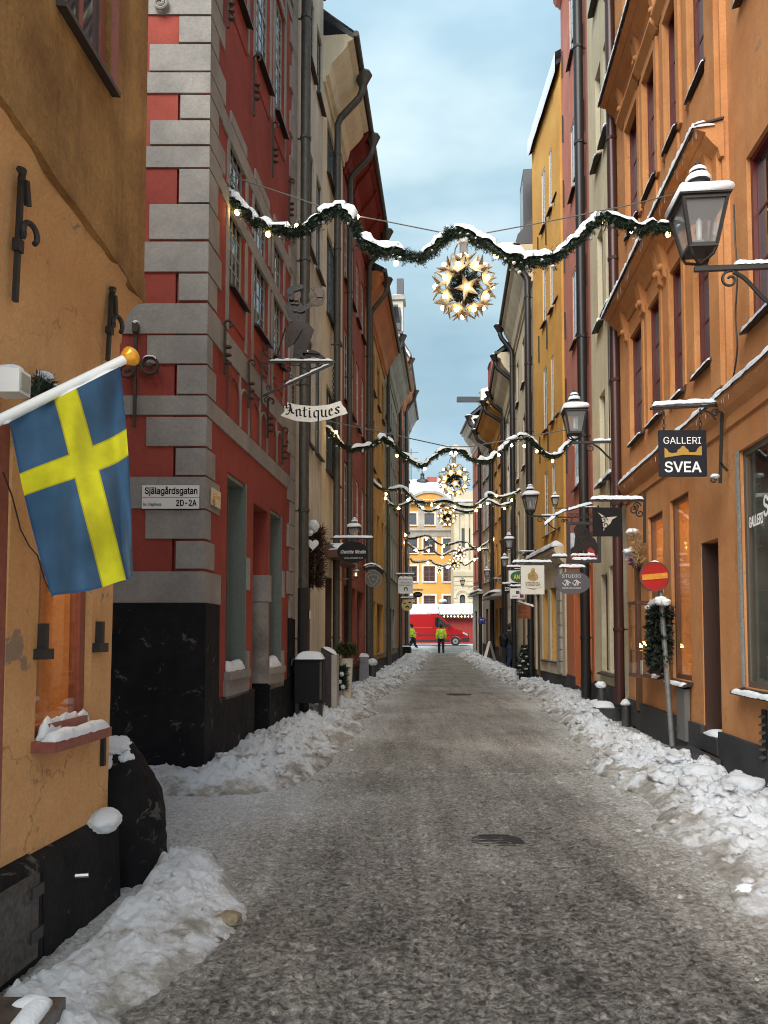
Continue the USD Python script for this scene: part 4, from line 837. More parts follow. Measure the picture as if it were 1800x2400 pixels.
po = sbox(s0, .45, s1, 3.55).difference(unary_union([sbox(s0 + .9, .8, s0 + 1.7, 2.75), sbox(s0 + 2.0, .8, s0 + 2.8, 2.75), sbox(s0 + 3.1, .3, s0 + 3.7, 2.7)]))
sf = sub('shop_front', R3); obj('stone_front', MB(f).prism(po, -.02, .05), BEIGE, sf); obj('shop_cornice', profile(f, s0, s1, [(.05, 3.3), (.12, 3.35), (.3, 3.6), (.3, 3.7), (.05, 3.75)]), BEIGE, sf)
m = MB(); snow_strip(m, [f.w(s0, .2, 3.72), f.w(s1, .2, 3.72)], .3, .16, 4); obj('snow', m, SNOW, sf, smooth=60)
for k in range(9): obj('rusticated_block', MB(f).box(s0 + .30, s0 + .74, .049, .10, .5 + k * .31, .79 + k * .31), GREYB, sf)
for x in (s0 + .45, s0 + 1.85, s0 + 2.95):
    for z in (6.5, 9.5, 12.5): obj('wall_anchor', MB(f).bar((x, .03, z), (x, .03, z + .8), .03, .03), IRON, R3)
# houses further down the right side
f = FR4; Rw = [0, f.ss(1211, 1200), f.len]
s0, s1 = 0.02, Rw[1]
R4 = house('plastered_house', 'beige house under a dark mansard roof, next beyond the tall yellow house', f, s0, s1, 13.6, BEIGE, even_cols(s0, s1, 3, .8, .5), [(4.3, 6.1), (7.3, 9.1), (10.2, 11.8)], win=dict(r=.06, mat=WINB, nx=2, nz=3, snow=.05), zb=0,
      extra=[d(s0 + .6, s0 + 1.6, .8, 2.7), d(s0 + 2.1, s0 + 3.1, .8, 2.7), d(s0 + 3.6, s0 + 4.5, .3, 2.7, kind='door')], plinth=(.5, GREYPL), ov=.55, corn=BEIGE, cornH=1.2, gutter=PIPE_K)
obj('mansard_roof', MB(f).prism(Polygon([(.55, 13.58), (.45, 13.9), (-.1, 14.5), (-.6, 16.6), (-4, 17.4), (-4, 13.58)]), s0, s1, 'yzx'), ROOF, R4)
dm = sub('dormer', R4); obj('dormer_wall', MB(f).box(s0 + 1.2, s0 + 2.4, -1.5, .15, 14.3, 16.7), ROOF, dm); obj('pane', MB(f).box(s0 + 1.4, s0 + 2.2, .15, .162, 14.6, 16.4), GLASS, dm)
rl = MB(f)
for z in (17.5, 18.3): rl.tube([(s0 + 1.0, -.75, z), (s1, -.75, z)], .02, 5)
for x in np.linspace(s0 + 1.0, s1, 9): rl.tube([(x, -.75, 16.5), (x, -.75, 18.3)], .018, 4)
obj('roof_railing', rl, PIPE, R4)
drainpipe(R4, f, s0 + .1, 13.6, .55, PIPE_K, .10, .2); drainpipe(R4, f, s1 - .2, 13.6, .55, PIPE_K, .09, .2)
s0, s1 = Rw[1], Rw[2]
R5 = house('plastered_house', 'ochre beige house with a ribbed soffit under its projecting eave, right row', f, s0, s1, 12.6, GREYC, even_cols(s0, s1, 3, .9, .5), [(4.4, 6.1), (7.2, 8.9), (9.8, 11.0)], win=SIDEB, zb=.02,
      extra=[d(s0 + .7, s0 + 1.9, .8, 2.7), d(s0 + 2.5, s0 + 3.5, .3, 2.7, kind='door'), d(s0 + 4.0, s1 - .5, .8, 2.7)], plinth=(.6, GREYPL), ov=.7, corn=BEIGE, cornH=1.5, rf=dict(run=2.6, h=2.6), gutter=PIPE_K)
drainpipe(R5, f, s0 + .3, 12.6, .7, PIPE_K, .08, .2); drainpipe(R5, f, s1 - .2, 12.6, .7, PIPE_K, .08, .2)
f = FR6; s0, s1 = .05, f.len
R6 = house('plastered_house', 'brown ochre house with a deep boarded soffit and a red dormer, right row', f, s0, s1, 12.3, OCHRE_D, even_cols(s0, s1, 3, .9, .5), [(4.4, 6.1), (7.2, 8.9), (9.8, 11.0)], win=SIDEB, zb=.12,
      extra=[d(s0 + .7, s0 + 1.9, .9, 2.8), d(s0 + 2.4, s0 + 3.4, .4, 2.8, kind='door'), d(s0 + 3.9, s1 - .4, .9, 2.8)], plinth=(.7, GREYPL), ov=.9, corn=OCHRE_D, cornH=1.3, rf=dict(run=2.6, h=2.8), gutter=PIPE_K)
dm = sub('dormer', R6); obj('dormer_wall', MB(f).box(s0 + .4, s0 + 2.2, -1.3, .6, 12.9, 14.3), REDBR, dm); m = MB(); snow_strip(m, [f.w(s0 + .3, -.2, 14.3), f.w(s0 + 2.3, -.2, 14.3)], 1.7, .2, 2); obj('snow', m, SNOW, dm, smooth=60)
drainpipe(R6, f, s0 + .2, 12.3, .9, PIPE_K, .09, .3); drainpipe(R6, f, s1 - .2, 12.3, .9, PIPE_K, .09, .3)
hd = sub('shop_hood', R6); obj('hood', MB(f).prism(Polygon([(0, 3.6), (.7, 3.3), (.7, 3.22), (0, 3.3)]), s0 + .5, s1 - .3, 'yzx'), GREYB, hd); m = MB(); snow_strip(m, [f.w(s0 + .5, .4, 3.44), f.w(s1 - .3, .4, 3.44)], .6, .15, 2); obj('snow', m, SNOW, hd, smooth=60)
f = FR7; k = f.ss(1131, 1200); s0, s1 = .05, k
R7 = house('plastered_house', 'grey house with rows of white paned windows near the end of the right row', f, s0, s1, 13.0, GREYB, even_cols(s0, s1, 3, .95, .3), [(4.4, 6.2), (7.4, 9.2), (10.2, 11.6)], win=SIDEW, zb=.25,
      extra=[d(s0 + .6, s0 + 1.6, .9, 2.9), d(s0 + 2.2, s0 + 3.1, .5, 2.9, kind='door')], plinth=(.7, GREYPL), ov=.75, corn=GREYC, cornH=1.0, rf=dict(run=2.4, h=2.8), gutter=PIPE_K)
drainpipe(R7, f, s0 + .2, 13.0, .75, PIPE_K, .09, .3)
s0, s1 = k, f.len
R8 = house('plastered_house', 'salmon pink house with a grey shop floor closing the right row', f, s0, s1, 14.3, PINK, even_cols(s0, s1, 3, .9, .4), [(4.7, 6.4), (7.8, 9.6), (10.8, 12.4)], win=SIDEB, zb=.3,
      extra=[d(s0 + .6, s0 + 1.6, .9, 2.9), d(s0 + 2.2, s0 + 3.1, .5, 2.9, kind='door')], plinth=(.7, GREYPL), ov=.7, corn=GREYC, cornH=1.5, rf=dict(run=2.4, h=2.6), gutter=PIPE_K)
drainpipe(R8, f, s0 + .1, 14.3, .7, PIPE_K, .09, .3)
po = sbox(s0, .2, s1, 3.8).difference(unary_union([sbox(s0 + .6, .9, s0 + 1.6, 2.9), sbox(s0 + 2.2, .5, s0 + 3.1, 2.9)]))
obj('shop_front', MB(f).prism(po, -.02, .05), GREYC, R8)
hd = sub('shop_hood', R8); obj('hood', MB(f).prism(Polygon([(0, 4.1), (.35, 3.9), (.35, 3.8), (0, 3.82)]), s0 - .2, s1 + .1, 'yzx'), GREYB, hd); m = MB(); snow_strip(m, [f.w(s0 - .2, .2, 3.99), f.w(s1 + .1, .2, 3.99)], .34, .12, 2); obj('snow', m, SNOW, hd, smooth=60)
# goods hatch with a hoisting beam on the roof of the last houses
ho = sub('hoist_dormer', R7); x = 3.4
g = FR7; obj('hoist_house', MB(g).box(x + 1.0, x + 2.3, -1.6, .0, 12.9, 15.9), GREYC, ho); obj('hoist_beam', MB(g).box(x + 1.5, x + 1.8, .0, 1.35, 15.35, 15.62), ROOF, ho)
m = MB(); snow_strip(m, [g.w(x + 1.0, -.8, 15.9), g.w(x + 2.3, -.8, 15.9)], 1.6, .25, 2); obj('snow', m, SNOW, ho, smooth=60)

# ------------------------------------------------------------------ the square at the end
FY = Fac((-16, 88), (9.6, 88), 1)
def yellow_house():
    f = FY
    t = thing('yellow_house', 'long yellow house with grey cornice and snowy roof across the square', 'building', (0, 88, .6))
    zz = lambda v: P(950, v, 88)[2]
    X = lambda u: P(u, 1300, 88)[0] + 16
    zc0, zc1 = zz(1258), zz(1240)
    cx = [X(u) for u in (902 - 48, 918, 964, 1006, 1052)]; w_ = 27 / 1800 * 88 / 2
    fl = [(zz(1418), zz(1396)), (zz(1364), zz(1327)), (zz(1297), zz(1262))]
    at = (zz(1231), zz(1203))
    opens = [(c - w_, z0, c + w_, z1) for c in cx for z0, z1 in fl] + [(c - w_ * .9, at[0], c + w_ * .9, at[1]) for c in cx]
    poly = sbox(0, .2, X(1068), zz(1180)).difference(unary_union([sbox(*o) for o in opens]))
    obj('wall', MB(f).prism(poly, -.4, 0), YELLOW2, t)
    obj('rear_wall', MB(f).box(0, X(1068), -9, -.45, .2, zz(1181)), YELLOW2, t)
    for o in opens: window(t, f, o[0], o[2], o[1], o[3], r=.12, mat=WINB, nx=2, nz=3, fw=.12, mw=.06, snow=.08, sd=.16)
    for o in opens:
        m = MB(f); m.box(o[0] - .22, o[0], -.01, .05, o[1] - .1, o[3] + .2); m.box(o[2], o[2] + .22, -.01, .05, o[1] - .1, o[3] + .2); m.box(o[0], o[2], -.01, .05, o[3], o[3] + .2); obj('window_surround', m, GREYC, t)
    obj('cornice', profile(f, 0, X(1068), [(-.05, zc0), (.1, zc0), (.2, zc0 + .5), (.5, zc1 - .2), (.5, zc1), (-.05, zc1 + .1)]), GREYB, t)
    for u in (940, 988, 1030): obj('grey_pilaster', MB(f).box(X(u) - .35, X(u) + .35, -.01, .06, zc1 + .1, zz(1182)), GREYB, t)
    zt = zz(1180); obj('eave', MB(f).box(0, X(1068), -.4, .4, zt, zt + .25), ROOF, t)
    rf = obj('roof', MB(f).prism(Polygon([(.5, zt + .25), (-4.5, zz(1114)), (-9, zt + .25)]), 0, X(1068), 'yzx'), ROOF, t)
    b = MB(f); n, k = 40, 14; gs, gd = np.meshgrid(np.linspace(0, X(1068), n), np.linspace(.6, -4.6, k), indexing='ij')
    z = zt + .25 + (0.5 - gd) / 5.0 * (zz(1114) - zt - .25) + .2 + .25 * meshkit.fbm(np.stack([gs * .6, gd * .6, gs * 0], -1), 3); z[:, 0] -= .15
    b.add(np.stack([gs, gd, z], -1).reshape(-1, 3), [[i * k + j, i * k + j + 1, (i + 1) * k + j + 1, (i + 1) * k + j] for i in range(n - 1) for j in range(k - 1)]); obj('snow', b, SNOW, rf, smooth=60)
    c = X(1006); arc = [(c + 2.2 * math.cos(a), zt - .1 + 1.35 * math.sin(a)) for a in np.linspace(0, math.pi, 20)]
    g = sub('round_gable', t); obj('gable', MB(f).prism(Polygon(arc), .41, .55, 'xzy'), YELLOW2, g); obj('arch', MB(f).prism(LineString(arc).buffer(.14), .40, .72, 'xzy'), GREYB, g)
    m = MB(); snow_strip(m, [f.w(a, .56, b + .12) for a, b in arc], .3, .22, 3); obj('snow', m, SNOW, g, smooth=60)
    ch = sub('chimney', t); obj('stack', MB(f).box(X(1006), X(1030), -5, -4, zz(1114), zz(1101)), plain('red_brick', (.30, .07, .05), .8), ch)
    m = MB(f); m.lathe([(.9, 0), (.8, .3), (.3, .5), (.2, .9), (.3, 1.0), (.05, 1.3)], (X(995), -4.5, zz(1114)), 10); obj('roof_vent', m, ROOF, t)
    m = MB(f); x = X(967); m.tube([(x, -4.4, zz(1114) - .5), (x, -4.4, zz(1030))], .05, 5); [m.tube([(x - .9 + .1 * k, -4.4, zz(v)), (x + .9 - .1 * k, -4.4, zz(v))], .03, 4) for k, v in enumerate((1040, 1054, 1075))]; obj('antenna', m, PIPE, t)
    return t
yellow_house()
FC = Fac((P(1064, 1300, 84)[0], 84.0), (P(1064, 1300, 84)[0] + 9, 84.0), 1)
def cream_house():
    f = FC; t = thing('cream_house', 'cream stone building with arched doorway and rusticated ground floor beside the yellow house', 'building', (9.5, 84, .6))
    X = lambda u: P(u, 1300, 84)[0] - f.a[0]; zz = lambda v: P(1085, v, 84)[2]
    do = (X(1077), .6, X(1090), zz(1396)); wn = (X(1082), zz(1282), X(1090), zz(1238))
    arch = unary_union([sbox(do[0], 0, do[2], zz(1400)), Point((do[0] + do[2]) / 2, zz(1400)).buffer((do[2] - do[0]) / 2)])
    wins = [(X(1097), wn[1], X(1106), wn[3]), wn]
    poly = sbox(0, .2, 9, zz(1150)).difference(unary_union([arch] + [sbox(*o) for o in wins]))
    obj('wall', MB(f).prism(poly, -.4, 0), CREAM2, t); obj('rear_wall', MB(f).box(0, 9, -8, -.45, .2, zz(1151)), CREAM2, t)
    obj('door', MB(f).box(do[0], do[2], -.35, -.3, .2, zz(1385)), WINK, t)
    for o in wins: window(t, f, o[0], o[2], o[1], o[3], r=.12, mat=WINK, nx=2, nz=4, fw=.1)
    for x in (X(1071), X(1094), X(1107)): obj('pilaster', MB(f).box(x - .22, x + .22, -.01, .18, zz(1340), zz(1205)), CREAM2, t)
    obj('cornice', profile(f, -.2, 9, [(-.05, zz(1204)), (.3, zz(1203)), (.6, zz(1190)), (.6, zz(1180)), (-.05, zz(1176))]), CREAM2, t)
    obj('belt', profile(f, -.1, 9, [(-.05, zz(1352)), (.2, zz(1350)), (.3, zz(1342)), (.3, zz(1338)), (-.05, zz(1334))]), CREAM2, t)
    z = .7
    while z < zz(1356):
        po = sbox(0, z, 9, z + .42).difference(arch.buffer(.25)); obj('rusticated_course', MB(f).prism(po, -.01, .07), CREAM2, t); z += .47
    rg = LineString([((do[0] + do[2]) / 2 + .85 * math.cos(a), zz(1400) + .85 * math.sin(a)) for a in np.linspace(0, math.pi, 16)]).buffer(.12); obj('arch_moulding', MB(f).prism(rg, -.01, .16), CREAM2, t)
    m = MB(); snow_strip(m, [f.w(-.2, .3, zz(1178)), f.w(9, .3, zz(1178))], .9, .25, 2); obj('snow', m, SNOW, t, smooth=60)
cream_house()
# ------------------------------------------------------------------ ground, slush-covered road, snow banks
def look_road():
    n = {'g': ('geometry', {}),
         'big': ('noise_texture', {'scale': .55, 'detail': 5.0, 'roughness': .55}),
         'mid': ('noise_texture', {'scale': 30.0, 'detail': 8.0, 'roughness': .78, 'distortion': .5}),
         'mt': ('mapping', {'scale': (5.5, .55, 1.0), 'rotation': (0, 0, .086)}), 'trk': ('noise_texture', {'scale': 1.0, 'detail': 4.0, 'roughness': .6}), 'ta': ('math', {'math_type': 'multiply_add', 'value2': .16, 'value3': -.075}), 't2': ('math', {'math_type': 'add'}),
         'fin': ('noise_texture', {'scale': 75.0, 'detail': 4.0, 'roughness': .7}),
         'a': ('math', {'math_type': 'multiply_add', 'value2': .25}), 'a2': ('math', {'math_type': 'multiply', 'value2': .77}),
         'lat': ('vector_math', {'math_type': 'dot_product', 'vector2': (1.0, -.086, 0.0)}),
         'le': ('map_range', {'from_min': -.75, 'from_max': -1.8, 'to_min': 0.0, 'to_max': .17, 'clamp': True}), 'ri': ('map_range', {'from_min': 1.0, 'from_max': 2.1, 'to_min': 0.0, 'to_max': .15, 'clamp': True}),
         's': ('math', {'math_type': 'add'}), 's2': ('math', {'math_type': 'add'}),
         'sp': ('separate_xyz', {}), 'nr': ('map_range', {'from_min': 2.6, 'from_max': 6.5, 'to_min': -.075, 'to_max': .0, 'clamp': True}), 's3': ('math', {'math_type': 'add'}),  # nr darkens the near slush, an exposure falloff put into the colour
         'r': ('rgb_ramp', {'ramp': [(.37, (.026, .025, .025)), (.43, (.095, .090, .084)), (.485, (.20, .190, .174)), (.54, (.30, .285, .262)), (.60, (.44, .43, .41)), (.73, (.66, .69, .72))]}),
         'fr': ('rgb_ramp', {'ramp': [(.28, (.55, .55, .55)), (.5, (1, 1, 1)), (.8, (1.25, 1.25, 1.25))]}), 'mu': ('mix', {'mix_type': 'multiply', 'fac': 1.0}),
         'b': ('bump', {'strength': 1.0, 'distance': .04}), 'bs': ('math', {'math_type': 'multiply_add', 'value2': .35}),
         'rr': ('map_range', {'from_min': .35, 'from_max': .6, 'to_min': .38, 'to_max': .8, 'clamp': True}),
         'p': ('principled_bsdf', {'specular_ior_level': .35})}
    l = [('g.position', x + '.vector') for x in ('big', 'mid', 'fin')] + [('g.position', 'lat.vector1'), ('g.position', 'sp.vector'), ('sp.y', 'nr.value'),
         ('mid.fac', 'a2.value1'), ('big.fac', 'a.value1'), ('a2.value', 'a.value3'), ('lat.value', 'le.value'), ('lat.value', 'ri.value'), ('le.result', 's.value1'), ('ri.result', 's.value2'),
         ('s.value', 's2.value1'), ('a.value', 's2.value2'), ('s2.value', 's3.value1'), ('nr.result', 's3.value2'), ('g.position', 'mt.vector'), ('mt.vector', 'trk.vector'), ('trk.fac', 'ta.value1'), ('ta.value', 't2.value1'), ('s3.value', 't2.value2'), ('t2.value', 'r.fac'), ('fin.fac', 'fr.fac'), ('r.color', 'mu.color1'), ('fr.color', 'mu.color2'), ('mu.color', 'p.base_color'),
         ('fin.fac', 'bs.value1'), ('mid.fac', 'bs.value3'), ('bs.value', 'b.height'), ('b.normal', 'p.normal'), ('s3.value', 'rr.value'), ('rr.result', 'p.roughness')]
    return usdkit.material(stage, LK + 'slush', n, l, 'p.BSDF')
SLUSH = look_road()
HOLES = [(.82, 5.66, .20), (1.86, 19.2, .34)]
def road_h(x, y, fine=True):
    p = np.stack([x, y, np.zeros_like(x)], -1)
    h = .035 * (meshkit.fbm(p * 1.1, 3, 3) - .5)
    far = np.clip(1.4 - y / 26.0, .15, 1)
    if fine:
        c = meshkit.fbm(p * np.array([7., 10, 1]), 3, 11); h = h + far * (.036 * (c - .45) + .022 * np.abs(meshkit.fbm(p * 21., 2, 5) - .5) * 2)
        k = meshkit.noise(p * 2.3, 9); h = h + far * .014 * np.clip(k - .62, 0, 1) * 3 * meshkit.noise(p * 30, 4)
    for cx, cy, r in HOLES:
        q = np.clip((np.hypot(x - cx, y - cy) - r) / .10, 0, 1); h = h * (.45 + .55 * q) - .006 * (1 - q)
    ed = np.clip((y - 50) / 8, 0, 1)
    return zg(y) + h * (1 - .6 * ed)
def grid(xs, ys, hf):
    ny, nx = xs.shape
    v = np.stack([xs, ys, hf], -1).reshape(-1, 3); i = np.arange(ny - 1)[:, None] * nx + np.arange(nx - 1)[None]; i = i.ravel()
    return v, np.stack([i, i + 1, i + nx + 1, i + nx], 1)
ys = 1.9 * (64 / 1.9) ** np.linspace(0, 1, 860); tx = np.linspace(0, 1, 440)
Y = np.repeat(ys[:, None], 440, 1); left = np.where(ys < 8.3, -3.6 - .0 * ys, XL(ys) - .15); right = np.where(ys < 46, np.minimum(XR(ys) + .1, 6.3 + .02 * ys), 7.2)
left = np.where(ys > 48, 1.0 - (ys - 48) * .35, left)
X = left[:, None] + tx[None] * (right - left)[:, None]
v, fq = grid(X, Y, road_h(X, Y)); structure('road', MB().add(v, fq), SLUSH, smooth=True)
gy = np.r_[-60, -20, 0, 30, 40, 50, 64.3, 90, 160, 400]; gx = np.array([-300, -60, 0, 60, 300.0]); GX, GY = np.meshgrid(gx, gy); 
v, fq = grid(GX, GY, zg(GY) - .09); structure('ground', MB().add(v, fq), snow_look('trodden_snow', (.55, .55, .54), (.25, .23, .2), .45, .65, 1.2))
ysq = np.linspace(62, 84, 30); xsq = np.linspace(-20, 24, 40); GX, GY = np.meshgrid(xsq, ysq); v, fq = grid(GX, GY, zg(GY) + .05 * meshkit.fbm(np.stack([GX, GY, GX * 0], -1) * .8, 3) - .01)
structure('square', MB().add(v, fq), snow_look('square_snow', (.62, .63, .65), (.3, .28, .25), .45, .7, .9), smooth=True)
for k, (cx, cy, r) in enumerate(HOLES):
    t = thing('manhole_cover', ['dark manhole cover half hidden in slush in the near roadway', 'small dark manhole cover in the road further up the street'][k], 'manhole cover', (cx, cy, 0))
    m = MB(); m.lathe([(r, -.05), (r, -.004), (r * .96, .0)], (cx, cy, 0), 28); obj('plate', m, plain('cast_iron', (.03, .03, .033), .45, .5, .4, 50), t)
    m = MB()
    for i in range(-3, 4):
        w_ = math.sqrt(max(r * r * .85 - (i * r * .24) ** 2, 0)); m.box(cx - w_, cx + w_, cy + i * r * .24 - .008, cy + i * r * .24 + .008, -.004, .006)
    obj('ribs', m, plain('cast_iron', (.03, .03, .033)), t)

def bank(name, label, base, length_fn, W, H, n_s, n_d, seed, lumps, wall_h=.10, bare=None, rug=1.0):
    """base(s) -> (xy, normal); W(s), H(s): width and height of the ridge; lumps: list of (s0, s1, count, rmin, rmax)."""
    S = length_fn(np.linspace(0, 1, n_s)); pts = [base(s) for s in S]; B = np.array([p[0] for p in pts]); N = np.array([p[1] for p in pts])
    dd = np.linspace(0, 1, n_d); Wv = np.array([W(s) for s in S]); Hv = np.array([H(s) for s in S]); Bv = np.array([bare(s) if bare else 0.0 for s in S])
    wob = .75 + .5 * meshkit.fbm(np.stack([S * .9, S * 0 + seed, S * 0], -1), 3, seed)
    D = Bv[:, None] + dd[None] * (Wv * wob)[:, None] * 1.15
    Xg = B[:, 0:1] + N[:, 0:1] * D; Yg = B[:, 1:2] + N[:, 1:2] * D
    p = np.stack([Xg, Yg, np.zeros_like(Xg)], -1); q = dd[None] * np.ones_like(D)
    up = np.where(Bv[:, None] > .02, np.clip(q / .12, 0, 1), np.clip(wall_h / np.maximum(Hv[:, None], .01) + q / .35, 0, 1)); prof = up * np.clip((1 - q) / .55, 0, 1) ** .8
    bil = np.abs(meshkit.fbm(p * 5.2, 3, seed + 1) - .5) * 2; ch = .55 * meshkit.fbm(p * 13.0, 3, seed + 2) + .45 * np.abs(meshkit.fbm(p * 24., 2, seed + 5) - .5) * 2 + .12
    far = np.clip(1.25 - Yg / 40.0, .4, 1)
    h = Hv[:, None] * prof * (.55 + .9 * meshkit.fbm(p * 1.6, 2, seed)) + prof ** .5 * far * rug * (.20 * bil * np.minimum(1, Hv[:, None] / .17) + .10 * (ch - .45) + .05 * np.abs(meshkit.fbm(p * 11., 3, seed + 8) - .5) * 2) - .055 * (q > .97) + road_h(Xg, Yg, False) * (q > .9) + zg(Yg) * (q <= .9) + .012 - .03 * np.clip((q - .8) / .2, 0, 1) * (.4 + 1.2 * meshkit.fbm(p * 6., 3, seed + 4))
    h = np.where((q < .02) & (Bv[:, None] > .02), zg(Yg) - .04, h)
    v, fq = grid(Xg, Yg, h); m = MB().add(v, fq); rng = np.random.default_rng(seed); uvs = [np.stack([q.ravel(), 0 * q.ravel()], 1)]
    for s0, s1, cnt, r0, r1 in lumps:
        for k in range(cnt):
            i = int(rng.integers(np.searchsorted(S, s0), max(np.searchsorted(S, s1), np.searchsorted(S, s0) + 1))); i = min(i, n_s - 1); j = int(n_d * np.clip(rng.beta(2.0, 2.0), .06, .97)); j = min(j, n_d - 1)
            r = r0 + (r1 - r0) * rng.random() ** 2.6; x_, y_, z_, qq = Xg[i, j], Yg[i, j], h[i, j] + r * .25, j / n_d
            if rng.random() < .16:
                k_ = 1.0 + .22 * rng.random() ** 1.5; x_, y_ = B[i] + N[i] * D[i, -1] * k_; r *= .55; z_ = float(road_h(np.array([x_]), np.array([y_]))[0]) + r * .2; qq = 1.0
            lump(m, (x_, y_, z_), r, int(rng.integers(1000)), (1 + .4 * rng.random(), 1 + .4 * rng.random(), .75), 2 if r > .03 else 1, .62); uvs.append(np.repeat([[qq, 0]], len(m.v[-1]), 0))
    return obj(name, m, SNOWBANK, None, label=label, cat='snow bank', kind='stuff', smooth=True, uv=np.vstack(uvs))
lin = lambda x, xs, ys_: float(np.interp(x, xs, ys_))
def base_left(s):
    # s in 0..2.6 along the side-street face, then the corner, then up the street
    c = np.array([XL(7.9), 7.9])
    if s < 2.6: return c + np.array([-(2.6 - s), 0]), np.array([0, -1.0])
    if s < 3.4: a = (s - 2.6) / .8 * (math.pi / 2 - .086); return c, np.array([math.sin(a), -math.cos(a)])
    return c + FL.t * (s - 3.4), FL.n
bank('snow_bank', 'ploughed white snow bank along the left houses, starting at the tarred corner', base_left, lambda u: np.where(u < .08, u / .08 * 2.6, np.where(u < .16, 2.6 + (u - .08) / .08 * .8, 3.4 + 41 * ((u - .16) / .84) ** 1.9)),
     lambda s: lin(s, [0, 2.2, 3.4, 4.5, 7.5, 13, 25, 45], [.55, .62, .85, .95, .95, .9, 1.1, 1.3]), lambda s: lin(s, [0, 2.6, 3.4, 6, 10, 45], [.08, .10, .12, .16, .19, .22]), 640, 84, 21,
     [(.2, 3.4, 80, .008, .025), (3.4, 8, 260, .010, .045), (8, 14, 220, .014, .06), (14, 24, 180, .02, .08), (24, 44, 150, .03, .10)])
bank('snow_bank', 'ploughed lumpy snow bank along the right houses, big chunks by the gallery door', lambda s: (FR.w(s, 0, 0)[:2] if s < FR.len else (FR.w(FR.len, 0, 0)[:2] + np.array([.03, 1.0]) * (s - FR.len)), FR.n if s < FR.len else np.array([-1.0, .03])),
     lambda u: 1.2 + 43 * u ** 1.9, lambda s: lin(s, [0, 3.5, 5.5, 6.3, 8, 11, 16, 25, 44], [1.25, 1.30, 1.1, .85, .70, .65, .85, .85, 1.0]), lambda s: lin(s, [0, 3, 4.5, 6, 8, 12, 44], [.07, .09, .13, .14, .11, .12, .18]), 760, 100, 33,
     [(1.2, 4.3, 260, .008, .038), (4.3, 7.2, 280, .009, .055), (4.7, 6.9, 12, .06, .13), (7.2, 11, 150, .010, .05), (11, 18, 150, .016, .07), (18, 30, 150, .025, .085), (30, 44, 110, .035, .10)], bare=lambda s: lin(s, [0, 4.2, 5.2, 6.2, 8, 10, 12.5, 15], [.02, .05, .12, .34, .42, .42, .25, .02]))
bank('snow_bank', 'smooth white snow against the ochre house plinth in the left foreground', lambda s: (FN.w(s, .09, 0)[:2], FN.n), lambda u: .1 + 3.7 * u, lambda s: lin(s, [0, 1.4, 2.6, 3.3, 3.8], [.42, .50, .58, .45, .22]), lambda s: lin(s, [0, 1, 2.2, 3.1, 3.8], [.07, .075, .075, .11, .03]), 340, 90, 45,
     [(1.6, 3.4, 40, .005, .018)], rug=.62, bare=lambda s: lin(s, [0, 1.25, 1.40, 1.6, 2.2, 2.9, 3.3], [.50, .46, .30, .08, .15, .12, .06]))
rng = np.random.default_rng(3)
for k, (x, y, r, lb) in enumerate(((P(540, 2160, 4)[0] * 4.02 / 4.0, 4.02, .055, 'brown lump of frozen slush lying in the left foreground of the road'), (3.0, 4.46, .05, 'small white lump of snow lying on the road at the right edge'), (2.66, 4.5, .03, 'tiny grey slush lump on the road beside a larger white one'))):
    if k == 0: x = -.80
    if k == 1: x = 2.07
    if k == 2: x = 2.23; y = 4.25
    obj('slush_lump', lump(MB(), (x, y, float(road_h(np.array([x]), np.array([y]))[0]) + r * .4), r, 7 + k, (1.3, 1, .75), 3), [plain('brown_slush', (.16, .125, .08), .8, 0, .5, 40, var=.3), SNOW, SLUSH][k], None, label=lb, cat='snow lump', smooth=True)
# stone step at the ochre house's door, in the corner of the picture
t = thing('stone_step', 'dark wet stone step with snow on its edge, bottom left corner', 'step', (-1.6, 2.3, 0))
obj('tread', MB().box(-2.1, -1.185, 1.7, 2.93, -.05, .15), plain('wet_stone', (.055, .042, .035), .5, 0, .5, 18, var=.4), t)
m = MB(); snow_strip(m, [(-1.23, 1.9, .15), (-1.23, 2.5, .15), (-1.25, 2.86, .15), (-1.34, 2.90, .15)], .09, .03, 5); obj('snow', m, SNOW, t, smooth=60)
# guard stone on the house corner
prof = [(.325, -.1), (.325, .12), (.31, .3), (.275, .46), (.22, .60), (.145, .73), (.07, .82), (.0, .86)]
m = MB(); m.lathe(prof, (0, 0, 0), 28); mm = trimesh.Trimesh(*m.arrays(), process=True).subdivide().subdivide(); vv = mm.vertices.copy(); vv += (meshkit.fbm(vv * 5, 3, 2)[:, None] - .5) * .07 * np.array([1, 1, .5]); vv[:, 0] += vv[:, 2] * .02 - .04 * (vv[:, 2] > .6) * (vv[:, 2] - .6); 
GC = np.array([-1.69, 4.90, 0]); t = thing('guard_stone', 'black tarred guard stone leaning on the corner of the ochre house', 'guard stone', GC)
obj('stone', (vv + GC, mm.faces), BLACKW, t, smooth=True); m = MB(); lump(m, GC + [-.03, -.03, .785], .10, 5, (1.2, 1.3, .75), 3, .35); lump(m, GC + [.055, -.06, .715], .07, 9, (1.0, 1.2, 1.1), 3, .5); lump(m, GC + [-.04, -.15, .70], .06, 12, (1.3, .9, 1.2), 3, .5); obj('snow', m, SNOW, t, smooth=True)

